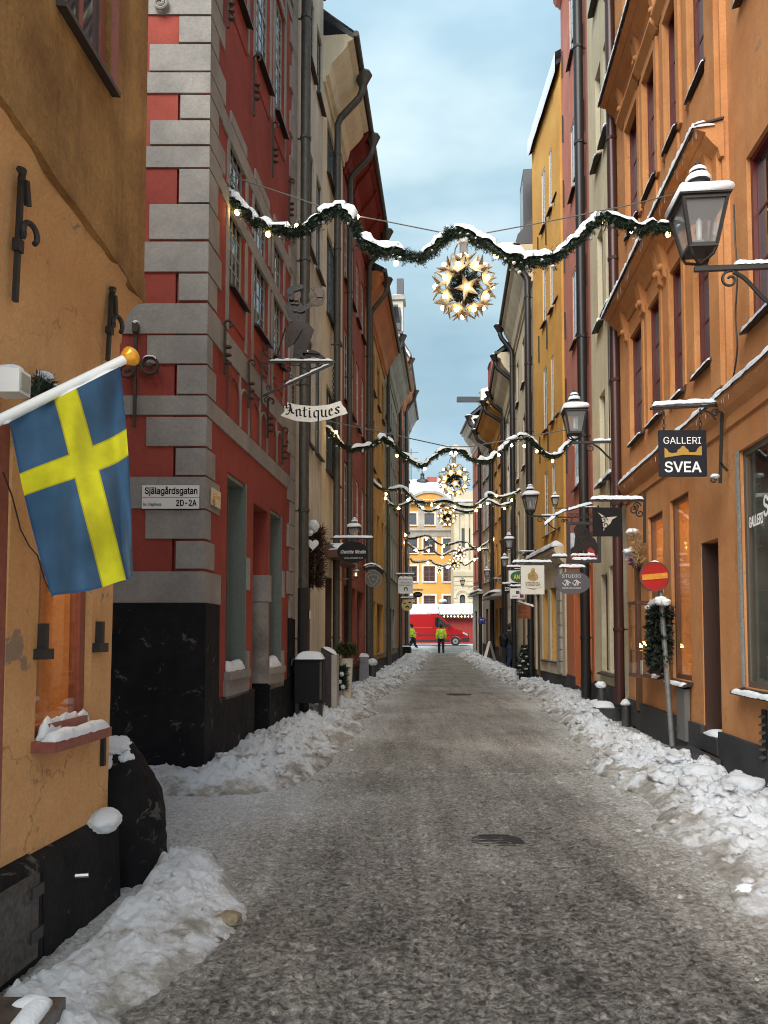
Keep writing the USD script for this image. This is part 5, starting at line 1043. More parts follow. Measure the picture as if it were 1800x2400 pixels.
# ------------------------------------------------------------------ lanterns
LPANE = usdkit.material(stage, LK + 'lantern_pane', {'t': ('transparent_bsdf', {'color': (.9, .92, .92)}), 'd': ('diffuse_bsdf', {'color': (.55, .57, .58)}), 'x': ('mix_closure', {'fac': .22}), 'g': ('glossy_bsdf', {'roughness': .05, 'color': (1, 1, 1)}), 'f': ('layer_weight', {'blend': .5}), 'fr': ('rgb_ramp', {'ramp': [(0.0, (.03, .03, .03)), (.5, (.05, .05, .05)), (.75, (.14, .14, .14)), (.9, (.38, .38, .38)), (1.0, (1, 1, 1))]}), 'm': ('mix_closure', {})}, [('t.BSDF', 'x.closure1'), ('d.BSDF', 'x.closure2'), ('f.facing', 'fr.fac'), ('fr.color', 'm.fac'), ('x.closure', 'm.closure1'), ('g.BSDF', 'm.closure2')], 'm.closure')
def lantern(label, fac, u, vb, vt, dist, group='iron wall lanterns', arm=True, snow=True, lit=False, hook=True, bar_snow=True):
    s, z = fac.px(u, vb, dist); zt = fac.px(u, vt, dist)[1]; H = zt - z; B = fac.w(s, dist, z); t = thing('wall_lantern', label, 'lantern', B, group)
    r4 = math.pi / 4 + math.atan2(fac.t[0], fac.t[1]) * -1
    k = math.sqrt(2) * H
    b0, b1, zb, zc = .118, .195, .17, .575
    L = lambda pr, n=4, rot=r4: MB().lathe([(r * k if n == 4 else r * H, h * H) for r, h in pr], B, n, rot)
    m = L([(b0 + .012, zb - .025), (b0 + .012, zb + .012), (b0 * .5, zb + .012)]); m.lathe([(b1 * .6 * k, zc * H - .02 * H), (b1 * k + .012 * k, zc * H - .02 * H), (b1 * k + .012 * k, zc * H + .012 * H)], B, 4, r4)
    ang = r4 + np.arange(4) * math.pi / 2
    for a in ang:
        m.bar(B + np.array([math.cos(a) * b0 * k, math.sin(a) * b0 * k, zb * H]), B + np.array([math.cos(a) * b1 * k, math.sin(a) * b1 * k, zc * H]), .03 * H)
        m.tube([B + np.array([math.cos(a) * b0 * k, math.sin(a) * b0 * k, (zb - .02) * H]), B + np.array([math.cos(a) * b0 * .8 * k, math.sin(a) * b0 * .8 * k, .09 * H]), B + np.array([0, 0, .03 * H])], .014 * H, 5)
    obj('frame', m, IRON, t)
    m = L([(b1 + .03, zc + .012), (b1 + .035, zc + .03), (b1 * .62, zc + .10), (.085, zc + .16)]); m.lathe([(.085 * H, (zc + .155) * H), (.085 * H, .80 * H), (.11 * H, .81 * H), (.10 * H, .85 * H), (.05 * H, .87 * H), (.05 * H, .90 * H), (.075 * H, .905 * H), (.06 * H, .94 * H), (.02 * H, .96 * H)], B, 10); m.ball(B + [0, 0, .98 * H], .03 * H, 1); obj('roof', m, IRON, t)
    for i in range(4):
        a, b = ang[i], ang[(i + 1) % 4]; q = .97
        c = [B + np.array([math.cos(x) * r * q * k, math.sin(x) * r * q * k, h * H]) for x, r, h in ((a, b0, zb + .01), (b, b0, zb + .01), (b, b1, zc - .01), (a, b1, zc - .01))]
        obj('pane', MB().add(c, [[0, 1, 2, 3]]), LPANE, t)
    m = MB().lathe([(.035 * H, zb * H), (.035 * H, (zb + .06) * H), (.018 * H, (zb + .07) * H), (.026 * H, (zb + .12) * H), (.026 * H, (zb + .27) * H), (.01 * H, (zb + .30) * H)], B, 8); obj('burner', m, LAMPGLOW if lit else plain('lamp_frost', (.55, .55, .53), .4), t)
    m = MB().lathe([(b0 * .9 * H, (zb + .012) * H), (b0 * .9 * H, (zb + .05) * H), (.03 * H, (zb + .08) * H)], B, 8); obj('burner_plate', m, PIPE, t)
    m = MB(fac); y0 = .03 * H
    m.bar((s, dist + .05 * H, z - .01), (s, 0, z - .01), .04 * H, .045 * H); m.box(s - .03, s + .03, 0, .02, z - .42 * H, z + .1 * H)
    if hook:
        m.tube(catmull([(s, .01, z - .42 * H), (s, dist * .25, z - .34 * H), (s, dist * .48, z - .13 * H), (s, dist * .62, z - .05 * H)], 14), .018 * H, 6)
        m.tube([tuple(q) for q in curl((s, dist * .66, z - .12 * H), .085 * H, .02 * H, 1.2, (np.array([0, 1., 0]), np.array([0, 0, 1.])), math.pi * .6, 20, -1)], .013 * H, 5)
    obj('arm', m, IRON, t, smooth=40)
    if snow:
        m = MB(); 
        rim = [B + np.array([math.cos(a) * b1 * .92 * k, math.sin(a) * b1 * .92 * k, (zc + .035) * H]) for a in np.r_[ang, ang[0]]]
        m.lathe([(b1 * 1.20 * k, (zc + .026) * H), (b1 * 1.24 * k, (zc + .055) * H), (b1 * 1.20 * k, (zc + .09) * H), (b1 * 1.05 * k, (zc + .125) * H), (b1 * .75 * k, (zc + .155) * H), (.075 * k, (zc + .185) * H), (.05 * k, (zc + .19) * H)], B, 4, r4)
        m.lathe([(.115 * H, .81 * H), (.118 * H, .84 * H), (.095 * H, .875 * H), (.05 * H, .89 * H)], B, 12); m.lathe([(.078 * H, .905 * H), (.078 * H, .93 * H), (.05 * H, .955 * H), (.02 * H, .965 * H)], B, 12)
        obj('snow', m, SNOW, t, smooth=70)
        if bar_snow:
            m = MB(); snow_strip(m, [fac.w(s, dist * .62, z + .012 * H), fac.w(s, .03, z + .012 * H)], .05 * H, .045 * H, 2); obj('bar_snow', m, SNOW, t, smooth=60)
    return t, B, H
lantern('large black lantern with snow on its roof, nearest on the orange house', FR, 1640, 628, 372, .75)
lantern('black lantern with snow on a scrolled arm in front of the cream house', FR, 1347, 1036, 912, .80)
lantern('black lantern on a scrolled arm beside the tall yellow house', FR3, 1243, 1209, 1131, .75)
lantern('squat dark lantern under a thick snow cap before the pink house', FR, 1301, 1190, 1150, .85, hook=False)
lantern('black lantern with snowy roof above the green oval shop sign', FR4, 1193, 1293, 1244, .80)
lantern('small black lantern left of and below another by the oval signs', FR4, 1183, 1334, 1294, .80)
lantern('distant lantern on the brown ochre house over the blue sign', FR6, 1141, 1356, 1325, .80)
lantern('farthest lantern, on the right before the cream stone building', FR7, 1084, 1375, 1350, 1.1)
lantern('snow-capped lantern behind the black oval sign on the left', FL, 831, 1276, 1210, .55)
lantern('small glowing wall lamp between the two round left signs', FL, 834, 1358, 1326, .40, lit=True, hook=False)

# ------------------------------------------------------------------ garlands with lights and star balls
GREEN = plain('fir_green', (.020, .045, .022), .7, 0, 0, 20); 
FIR = usdkit.material(stage, LK + 'fir_needles', {'o': ('geometry', {}), 'r': ('rgb_ramp', {'ramp': [(0, (.010, .026, .012)), (.55, (.026, .055, .022)), (.90, (.070, .10, .045)), (.93, (.55, .58, .58)), (1, (.7, .73, .76))]}), 'p': ('principled_bsdf', {'roughness': .6})}, [('o.random_per_island', 'r.fac'), ('r.color', 'p.base_color')], 'p.BSDF')
def needles(mb, path, r, count, ln, rng, wd=.011):
    k = len(path); i = rng.integers(0, k - 1, count); f_ = rng.random(count)[:, None]; c = path[i] * (1 - f_) + path[i + 1] * f_
    t = path[i + 1] - path[i]; t /= np.linalg.norm(t, axis=1, keepdims=True); a = rng.normal(size=(count, 3)); a -= t * (a * t).sum(1, keepdims=True); a /= np.linalg.norm(a, axis=1, keepdims=True)
    dirn = a + t * rng.normal(0, .8, (count, 1)) + rng.normal(0, .3, (count, 3)); dirn /= np.linalg.norm(dirn, axis=1, keepdims=True); side = np.cross(dirn, rng.normal(size=(count, 3))); side /= np.linalg.norm(side, axis=1, keepdims=True)
    l = ln * rng.uniform(.6, 1.25, (count, 1)); o = c + a * r * rng.uniform(.15, 1.0, (count, 1)); w_ = wd * rng.uniform(.7, 1.4, (count, 1))
    V = np.stack([o - side * w_ * .5, o + side * w_ * .5, o + dirn * l], 1).reshape(-1, 3); mb.add(V, np.arange(count * 3).reshape(-1, 3)); return mb
def garland(label, pts, y, px_r, bulbs, seed, dens=1.0, y2=None, wire=None, detail=True, hooks=()):
    rng = np.random.default_rng(seed); k = len(pts); yy = np.linspace(y, y2 or y, k)
    world = np.array([P(u, v, q) for (u, v), q in zip(pts, yy)]); path = catmull(world, 26 * k if detail else 9 * k); r = px_r * y / 1800
    L = np.linalg.norm(np.diff(path, axis=0), axis=1).sum()
    wob = np.stack([meshkit.fbm(np.stack([np.arange(len(path)) * .09, np.zeros(len(path)) + s_ * 9, np.zeros(len(path))], -1), 3, seed) for s_ in range(3)], -1) - .5; path = path + wob * r * .9
    t = thing('garland', label, 'garland', path[len(path) // 2], 'lit fir garlands across the street')
    m = MB(); m.tube(path[::3] if detail else path, r * .42, 6); n = int(L / r * (300 if detail else 90) * dens); needles(m, path, r * .62, n, r * .55, rng, max(.009, r * .09))
    if detail:   # twigs that stick out unevenly
        for _ in range(int(L / r * 9 * dens)):
            i = int(rng.integers(len(path) - 1)); a = rng.normal(size=3); a /= np.linalg.norm(a); a[2] -= .25; e = path[i] + a * r * rng.uniform(.7, 1.6); needles(m, np.array([path[i] + a * r * .35, e]), r * .16, int(26 * dens) + 6, r * .36, rng, max(.008, r * .075))
    obj('greenery', m, FIR, t)
    m = MB(); i0 = 0; seg = max(4, int(len(path) / (L / (r * 5.2))))
    i = 1
    while i < len(path) - 3:
        j = min(len(path) - 1, i + int(seg * rng.uniform(.5, 1.7))); slope = abs(path[j, 2] - path[i, 2]) / (np.linalg.norm(path[j] - path[i]) + 1e-6)
        if j - i >= 3 and slope < .94:
            q = path[i:j + 1].copy(); q[:, 2] += r * .38; snow_strip(m, q, r * 1.8 * (1 - .35 * slope), r * rng.uniform(.7, 1.35) * (1 - .45 * slope), int(rng.integers(99)), 9, .55)
        i = j + (0 if rng.random() < .6 else int(seg * .45))
    for _ in range(int(L / r * 1.5)):
        q = path[int(rng.integers(len(path)))] + rng.normal(0, r * .55, 3); lump(m, q, r * rng.uniform(.12, .30), int(rng.integers(999)), (1, 1, .8), 1)
    obj('snow', m, SNOW, t, smooth=60)
    br = max(.030, .0016 * y)
    for (u, v, e) in hooks:
        c = P(u, v, y2 or y if u > 900 else y); m = MB(); m.tube(curl(c, .105, .045, 1.9, XZ, .4, 34, -1), .011, 5); m.bar(c, c + np.array([e, 0, .02]), .02); m.tube(catmull([c + np.array([-.10, 0, .05]), c + np.array([-.22, 0, -.03]), c + np.array([-.12, 0, -.2])] if u > 900 else [c, c + np.array([.05, 0, -.06]), c + np.array([.10, 0, -.02])], 10), .009, 5); obj('hook', m, RUST, t, smooth=40)
    for (u, v) in bulbs:
        c = P(u, v, y - r * .8)
        b = MB().ball(c, br, 2 if detail else 1, (1, 1, 1.1)); obj('bulb', b, BULB, t)
        if detail: obj('socket', MB().lathe([(br * .55, 0), (br * .5, br * 1.4)], c + [0, 0, br * .9], 6), IRON, t)
    for w_ in wire or []:
        q = [P(u, v, y - .02) for u, v in w_]; obj('wire', MB().tube(q, .007 if y < 12 else .012, 5), WIRE, t)
    return t
garland('nearest and largest snowy fir garland, from the red house to the big lantern', [(531, 430), (540, 462), (563, 488), (597, 516), (631, 536), (669, 541), (702, 540), (728, 527), (753, 508), (787, 492), (821, 508), (838, 540), (860, 572), (892, 588), (943, 600), (985, 602), (1015, 582), (1044, 556), (1060, 546), (1082, 549), (1112, 557), (1154, 578), (1192, 604), (1228, 613), (1267, 611), (1307, 598), (1346, 568), (1385, 531), (1408, 512), (1440, 517), (1483, 535), (1522, 537), (1561, 531), (1600, 523), (1650, 495), (1702, 455)],
        8.7, 17, [(531, 424), (556, 498), (628, 549), (696, 530), (836, 508), (868, 574), (928, 617), (1106, 562), (1163, 599), (1228, 620), (1307, 590), (1412, 519), (1480, 541), (1566, 549), (1703, 463)], 5, 1.0, 8.2, [[(527, 408), (690, 462), (787, 497), (905, 519), (1040, 546)], [(1140, 546), (1280, 520), (1470, 482), (1612, 447), (1702, 415)]], hooks=((1706, 424, .09), (524, 404, -.08)))
garland('second snowy fir garland, below the Antiques banner', [(757, 1003), (777, 1015), (801, 1041), (828, 1053), (862, 1046), (882, 1036), (901, 1029), (922, 1044), (952, 1070), (982, 1089), (1000, 1087), (1024, 1066), (1048, 1056), (1079, 1058), (1099, 1072), (1124, 1083), (1151, 1077), (1168, 1063), (1186, 1043), (1204, 1029), (1222, 1024), (1240, 1030), (1262, 1048), (1276, 1065), (1300, 1070), (1325, 1050), (1345, 1030)],
        15.6, 9.5, [(757, 1007), (788, 1013), (930, 1068), (996, 1099), (1057, 1062), (1068, 1062), (1169, 1066), (1199, 1044), (1229, 1045), (1258, 1058), (1295, 1080)], 6, .7, 17.5, [[(760, 985), (880, 1010), (1050, 1047), (1100, 1047), (1340, 1005)]], detail=True)
FARG = [('third garland up the street, over the first of a crossing pair', [(862, 1117), (886, 1140), (911, 1150), (943, 1146), (960, 1160), (975, 1176), (1012, 1180), (1039, 1174), (1061, 1179), (1081, 1187), (1111, 1187), (1136, 1172), (1146, 1159), (1171, 1167), (1200, 1160), (1218, 1150)], 24.5, 6.5, [(862, 1117), (905, 1158), (956, 1172), (1012, 1184), (1066, 1188), (1126, 1186), (1163, 1162), (1199, 1172)]),
        ('fourth garland up the street, the lower of a crossing pair', [(899, 1162), (915, 1182), (937, 1188), (962, 1178), (968, 1172), (980, 1187), (1004, 1199), (1029, 1190), (1036, 1184), (1074, 1197), (1094, 1200), (1119, 1192), (1144, 1173), (1173, 1185), (1200, 1178), (1214, 1166)], 30.0, 5.2, [(903, 1168), (935, 1192), (990, 1190), (1027, 1188), (1117, 1197), (1142, 1180), (1182, 1192)]),
        ('fifth garland up the street, straight across the yellow house windows', [(947, 1251), (962, 1262), (999, 1256), (1017, 1267), (1037, 1277), (1059, 1275), (1079, 1270), (1096, 1274), (1111, 1285), (1139, 1274), (1154, 1256), (1171, 1266), (1193, 1264)], 40.5, 4.4, [(950, 1254), (999, 1263), (1040, 1280), (1094, 1277), (1124, 1287), (1157, 1264)]),
        ('sixth garland up the street, sagging just under the fifth', [(950, 1269), (975, 1289), (994, 1290), (1006, 1283), (1012, 1283), (1024, 1299), (1039, 1302), (1059, 1292), (1079, 1290), (1109, 1287), (1131, 1290), (1154, 1285), (1176, 1274)], 42.5, 4.0, [(950, 1272), (975, 1290), (1005, 1291), (1036, 1306), (1075, 1303), (1122, 1288), (1153, 1290), (1175, 1274)]),
        ('last garland by the square, lowest over the yellow house', [(962, 1309), (972, 1319), (999, 1316), (1010, 1313), (1019, 1322), (1039, 1326), (1054, 1322), (1079, 1318), (1091, 1325), (1111, 1312), (1134, 1309), (1154, 1299)], 46, 3.4, [(1003, 1320), (1049, 1330), (1112, 1312), (1132, 1312), (1092, 1312)])]
for k, (lb, pts, y, r, bl) in enumerate(FARG): garland(lb, pts, y, r, bl, 11 + k, 1.0, detail=False)

PAPER = usdkit.material(stage, LK + 'star_card', {'p': ('principled_bsdf', {'base_color': (.40, .35, .27), 'roughness': .5, 'metallic': .2}), 't': ('translucent_bsdf', {'color': (.6, .42, .2)}), 'm': ('mix_closure', {'fac': .22})}, [('p.BSDF', 'm.closure1'), ('t.BSDF', 'm.closure2')], 'm.closure')
STARB = glow('star_bulb', (1.0, .66, .26), 6.0)
def star_ball(label, u, v, y, R, first=None):
    c = P(u, v, y)
    if first:
        path = '/World/' + numbered('/World', 'star_ball'); x = UsdGeom.Xform.Define(stage, path); x.AddTranslateOp().Set(Gf.Vec3d(*map(float, c))); s = R / .37; x.AddScaleOp().Set(Gf.Vec3f(s, s, s))
        p = x.GetPrim(); p.GetReferences().AddInternalReference(first + '/..' if False else BALL0); p.SetInstanceable(True); tag(p, label, 'star ball', 'lit star balls under the garlands'); return path
def build_ball(path):
    LOC[path] = np.zeros(3); rng = np.random.default_rng(2)
    dirs = [(0, -1, 0)]
    for n, el, off in ((8, 50, .39), (8, 100, 0.0), (4, 150, .4)):
        for i in range(n):
            a = off + i * 2 * math.pi / n; e = math.radians(el); dirs.append((math.sin(e) * math.cos(a), -math.cos(e), math.sin(e) * math.sin(a)))
    core = MB(); needles(core, np.array([[0, 0, z] for z in np.linspace(-.15, .15, 9)]), .15, 1100, .10, rng, .012); obj('greenery', core, FIR, path)
    for q in dirs:
        n = np.array(q, float); n /= np.linalg.norm(n); n = np.array([n[0], n[1] * .90 - n[2] * .43, n[1] * .43 + n[2] * .90]); x = np.cross(n, [0.13, .2, 1.0]); x /= np.linalg.norm(x); y_ = np.cross(n, x); ph = rng.uniform(0, 2 * math.pi); C = n * .30
        ev = np.arange(10) % 2 == 0; ang = ph + np.arange(10) * math.pi / 5; rad = np.where(ev, .150, .058)
        ring = C + n * np.where(ev, .062, -.004)[:, None] + rad[:, None] * (np.cos(ang)[:, None] * x + np.sin(ang)[:, None] * y_); back = ring - n * np.where(ev, .012, .022)[:, None] - (ring - C) * np.where(ev, .0, .1)[:, None]
        m = MB(); V = np.vstack([ring, [C - n * .004], back, [C - n * .03]]); F = [[10, i, (i + 1) % 10] for i in range(10)] + [[21, 11 + (i + 1) % 10, 11 + i] for i in range(10)] + [x_ for i in range(10) for x_ in ([i, 11 + i, 11 + (i + 1) % 10], [i, 11 + (i + 1) % 10, (i + 1) % 10])]
        m.add(V, F); s = obj('star', m, PAPER, path); obj('bulb', MB().ball(C + n * .030, .030, 1), STARB, s)
    obj('spine', MB().tube([(0, 0, -.02), (0, 0, .30)], .012, 6), IRON, path); obj('transformer_box', MB().box(-.045, .045, -.04, .04, .36, .50), plain('box_grey', (.13, .13, .13), .5), path)
    m = MB(); m.tube([(-.06, 0, .52), (-.10, 0, .44), (-.11, 0, .36), (-.07, 0, .30)], .007, 5); m.tube([(.03, 0, .50), (.0, .0, .36)], .007, 5); obj('cable', m, IRON, path)
    m = MB(); lump(m, (0, 0, .53), .06, 4, (1.1, 1, .8)); lump(m, (-.02, 0, .345), .055, 6, (1.8, 1.2, .5)); obj('snow', m, SNOW, path, smooth=True)
def ball_at(label, u, v, y, R):
    c = P(u, v, y)
    path = '/World/' + numbered('/World', 'star_ball'); x = UsdGeom.Xform.Define(stage, path); x.AddTranslateOp().Set(Gf.Vec3d(*map(float, c))); s = R / .40; x.AddScaleOp().Set(Gf.Vec3f(s, s, s)); tag(x.GetPrim(), label, 'star ball', 'lit star balls under the garlands')
    return path, x.GetPrim()
BALL0, _ = ball_at('big ball of lit card stars hanging from the nearest garland', 1088, 672, 8.45, .395); build_ball(BALL0)
for lb, u, v, y, R in (('second ball of lit stars, under the garland below the Antiques banner', 1064, 1125, 16.4, .385), ('third ball of lit stars, under the crossing pair of garlands', 1048, 1211, 28.5, .40),
                       ('ball of lit stars right of the yellow house windows, upper of two', 1078, 1296, 40.4, .38), ('ball of lit stars right of the yellow house windows, lower of two', 1064, 1321, 42.4, .38), ('farthest and smallest ball of lit stars, over the red van', 1030, 1336, 60.0, .34)):
    pth, p = ball_at(lb, u, v, y, R); p.GetReferences().AddInternalReference(BALL0); p.SetInstanceable(True); tag(p, lb, 'star ball', 'lit star balls under the garlands')
# ------------------------------------------------------------------ hanging signs
def pxpoly(pts, y): return Polygon([(P(u, v, y)[0], P(u, v, y)[2]) for u, v in pts])
def put_text(parent, txt, u0, u1, vb, hpx, y, mat, bold=False, shear=0.0, name='lettering', arc=0.0):
    h = hpx * y / 1800; tm = meshkit.text_mesh(txt, h, .003, bold); v = tm.vertices; w = v[:, 0].max() - v[:, 0].min(); x0, x1 = P(u0, vb, y)[0], P(u1, vb, y)[0]
    q = (v[:, 0] - v[:, 0].min()) / w; X = x0 + q * (x1 - x0) + shear * v[:, 1]; Z = P((u0 + u1) / 2, vb, y)[2] + v[:, 1] + arc * h * (1 - (2 * q - 1) ** 2)
    obj(name, (np.stack([X, y - v[:, 2], Z], 1), tm.faces), mat, parent)
def oval(u0, v0, u1, v1, y, n=40):
    a, b = P(u0, v1, y), P(u1, v0, y); c = (a + b) / 2; return affinity.scale(Point(c[0], c[2]).buffer(1, n // 4), (b[0] - a[0]) / 2, (b[2] - a[2]) / 2)
def rect(u0, v0, u1, v1, y): a, b = P(u0, v1, y), P(u1, v0, y); return sbox(a[0], a[2], b[0], b[2])
def sign(name, label, fac, u, v, dist, cat='shop sign'):
    s, z = fac.px(u, v, dist); w = fac.w(s, dist, z); return thing(name, label, cat, w), float(w[1])
def beam(parent, u0, u1, v, y, hpx=5, mat=IRON, snow=True, v1=None):
    a, b = P(u0, v, y), P(u1, v if v1 is None else v1, y); obj('bracket', MB().bar(a, b, .022, hpx * y / 1800), mat, parent)
    if snow:
        m = MB(); o = np.array([0, 0, hpx * y / 3600]); snow_strip(m, [a + o + (b - a) * .03, b + o - (b - a) * .03], .05, .05, int(u0) % 50, 9, .3); obj('snow', m, SNOW, parent, smooth=60)
def chain(parent, u, v0, v1, y, n=6):
    m = MB(); a, b = P(u, v0, y), P(u, v1, y)
    for i in range(n):
        c = a + (b - a) * (i + .5) / n; l = np.linalg.norm(b - a) / n * .62; x = np.array([1., 0, 0]) if i % 2 else np.array([0, 1., 0]); t_ = np.linspace(0, 2 * math.pi, 9)
        m.tube(c + np.cos(t_)[:, None] * x * l * .5 + np.sin(t_)[:, None] * np.array([0, 0, 1.]) * l, .005, 4, False)
    obj('chain', m, IRON, parent)

# Antiques: bracket, cut-out figure with hat and ship, banner in blackletter
t, ya = sign('antiques_sign', 'white banner reading Antiques hung from a scrolled bracket with an iron figure', FL, 700, 900, .55)
K = lambda pts: [(500 + x / 3.318, 600 + y / 3.318) for x, y in pts]
m = MB(); B = lambda x, y: P(500 + x / 3.318, 600 + y / 3.318, ya)
for a, b in (((372, 826), (945, 826)), ((376, 745), (376, 1135)), ((385, 1088), (930, 838))): m.bar(B(*a), B(*b), .022, .026)
for (x, y, r0, r1, tn, st, sg) in ((420, 715, 22, 5, 1.3, 0, 1), (515, 790, 18, 4, 1.3, 3, -1), (410, 870, 18, 4, 1.3, 1, 1), (545, 852, 18, 4, 1.2, 3, 1), (585, 885, 22, 5, 1.3, 2, -1), (735, 852, 18, 4, 1.2, 0, 1), (845, 850, 13, 4, 1.2, 0, -1), (600, 935, 22, 5, 1.4, 2, 1), (560, 975, 16, 4, 1.2, 1, -1), (430, 1028, 24, 5, 1.4, 0, 1), (415, 1115, 30, 6, 1.6, 2, -1), (400, 940, 16, 4, 1.2, 2, 1), (480, 950, 16, 4, 1.2, 2, 1)):
    m.tube(curl(B(x, y), r0 / 3.318 * ya / 1800, r1 / 3.318 * ya / 1800, tn, XZ, st, 22, sg), .008, 5)
m.tube(catmull([B(*q) for q in ((600, 850), (660, 850), (720, 878), (800, 866), (890, 832))], 20), .008, 5); m.tube(catmull([B(*q) for q in ((385, 700), (400, 760), (450, 800), (520, 805))], 14), .009, 5)
m.tube([B(560, 560), B(520, 700), B(490, 815)], .01, 5)
obj('bracket', m, IRON, t, smooth=40)
m = MB(); snow_strip(m, [B(440, 818), B(930, 818)], .045, .03, 5, 9, .6); snow_strip(m, [B(560, 1000), B(900, 842)], .03, .025, 7, 9, .6); obj('snow', m, SNOW, t, smooth=60)
FIGC = plain('painted_iron_coat', (.008, .0075, .008), .5, .2, .5, 26, var=.5); FIGB = plain('painted_iron_brown', (.018, .009, .0075), .55, .2, .5, 26, var=.6); FIGS = plain('painted_face', (.085, .055, .042), .6, 0, .2, 30, var=.2); FIGG = plain('painted_ship', (.05, .036, .026), .55, .2, .6, 30, var=.5)
fg = sub('figure', t)
def cut(name, pts, mat, off=0.0, th=.016, par=None): obj(name, MB().prism(pxpoly(K(pts), ya).buffer(.004), ya - off - th, ya - off, 'xzy'), mat, par or fg)
cut('coat', [(575, 370), (600, 340), (655, 345), (690, 380), (715, 440), (700, 500), (725, 545), (690, 565), (640, 592), (612, 640), (585, 560), (598, 520), (575, 440), (562, 395)], FIGC)
cut('coat_tail', [(605, 520), (575, 570), (560, 640), (575, 720), (620, 690), (655, 640), (700, 560), (660, 560)], FIGB, .017)
cut('back_leg', [(640, 590), (700, 560), (716, 640), (712, 790), (622, 790), (628, 700)], FIGC, .004, .012)
cut('front_leg', [(690, 525), (745, 540), (782, 582), (762, 640), (742, 692), (722, 730), (800, 748), (830, 765), (700, 757), (704, 690), (700, 620)], FIGB, .020)
cut('arm', [(670, 420), (700, 405), (745, 375), (775, 348), (800, 350), (798, 385), (760, 402), (720, 430), (690, 445)], FIGC, .022)
cut('head', [(628, 285), (650, 268), (672, 275), (680, 300), (678, 330), (660, 350), (635, 352), (620, 330)], FIGS, .018); cut('hair', [(600, 290), (628, 280), (632, 320), (618, 352), (590, 345), (580, 318)], FIGC, .030)
cut('hat', [(582, 318), (574, 290), (592, 258), (635, 234), (695, 238), (702, 258), (672, 272), (630, 288), (606, 312)], FIGC, .036)
cut('ship', [(745, 300), (772, 312), (790, 322), (782, 280), (762, 262), (795, 248), (830, 258), (866, 280), (868, 330), (850, 382), (805, 398), (770, 385), (752, 345)], FIGG, .024); cut('sail', [(800, 262), (838, 268), (855, 300), (850, 330), (812, 330), (795, 300)], FIGS, .042, .01); cut('stand', [(700, 760), (840, 770), (880, 806), (860, 806), (825, 785), (700, 775)], FIGC)
for (x, y) in ((620, 375), (650, 378), (640, 432), (672, 440), (600, 510)): obj('painted_trim', MB().ball(B(x, y) - [0, .03, 0], .022, 1, (1.5, .25, .6)), FIGS, fg)
m = MB(); m.ball(B(735, 745) - [0, .02, 0], .02, 1); snow_strip(m, [B(590, 262), B(690, 236)], .03, .012, 3); obj('snow', m, SNOW, fg, smooth=True)
for u in (620, 932): chain(t, 500 + u / 3.318, 600 + (1000 if u < 700 else 860) / 3.318, 600 + 1160 / 3.318, ya, 9 if u < 700 else 14)
up = [(575, 1140), (650, 1158), (780, 1170), (900, 1158), (990, 1128)]; lo = [(975, 1245), (900, 1272), (760, 1294), (640, 1284), (545, 1252)]
band = pxpoly(K(up + [(1008, 1165), (1028, 1188), (1045, 1224), (1008, 1238)] + lo + [(524, 1242), (556, 1208), (552, 1168), (572, 1170)]), ya)
obj('banner', MB().prism(band, ya - .012, ya, 'xzy'), plain('banner_white', (.66, .64, .58), .5, 0, .1, 20, var=.08), t)
GL = {'A': [[(.0, 1.0), (.1, 1.35), (.35, 1.5), (.5, 1.3), (.45, .4), (.22, .02), (.0, .12)], [(.48, 1.35), (.68, .2), (.95, .02)], [(.25, .6), (.7, .66)], [(.0, 1.0), (.28, .92)]],
      'n': [[(0, .88), (.18, 1), (.2, .12), (.34, 0)], [(.2, .8), (.5, 1), (.72, .86), (.72, .12), (.92, 0)]], 't': [[(.35, 1.42), (.35, .15), (.6, 0), (.8, .12)], [(.05, .97), (.75, 1)]],
      'i': [[(.25, 1), (.32, .9), (.32, .12), (.62, 0)], [(.30, 1.34), (.42, 1.26)]], 'q': [[(.78, .92), (.42, 1), (.18, .78), (.18, .22), (.42, 0), (.72, .18)], [(.78, 1), (.78, -.5)]],
      'u': [[(.05, .95), (.18, 1), (.2, .15), (.45, 0), (.74, .2)], [(.74, 1), (.74, .12), (.95, 0)]], 'e': [[(.2, .48), (.72, .76), (.5, 1), (.22, .8), (.2, .22), (.45, 0), (.82, .16)]], 's': [[(.78, .9), (.48, 1), (.22, .8), (.3, .56), (.66, .42), (.72, .16), (.42, 0), (.08, .12)]]}
x = 566; bl = lambda xx: 1268 - 40 * ((xx - 780) / 220) ** 2
for ch, w_ in zip('Antiques', (72, 56, 44, 36, 60, 58, 50, 52)):
    po = []
    for st in GL[ch]:
        q = [(x + px_ * w_ * .92, bl(x + w_ / 2) - 10 - py * 54 - (x + px_ * w_ - (x + w_ / 2)) * (.14 if x < 700 else -.1 if x > 850 else 0)) for px_, py in st]
        for a, b in zip(q[:-1], q[1:]): po.append(MultiPoint([(a[0] - 5, a[1] + 3.2), (a[0] + 5, a[1] - 3.2), (b[0] - 5, b[1] + 3.2), (b[0] + 5, b[1] - 3.2)]).convex_hull.buffer(1.2))
    g = unary_union(po); m = MB()
    for part in getattr(g, 'geoms', [g]):
        o = [(P(500 + a / 3.318, 600 + b / 3.318, ya)[0], P(500 + a / 3.318, 600 + b / 3.318, ya)[2]) for a, b in part.exterior.coords]; hl = [[(P(500 + a / 3.318, 600 + b / 3.318, ya)[0], P(500 + a / 3.318, 600 + b / 3.318, ya)[2]) for a, b in r_.coords] for r_ in part.interiors]
        m.prism(Polygon(o, hl), ya - .0155, ya - .0125, 'xzy')
    obj('letter', m, BLACKP, t); x += w_
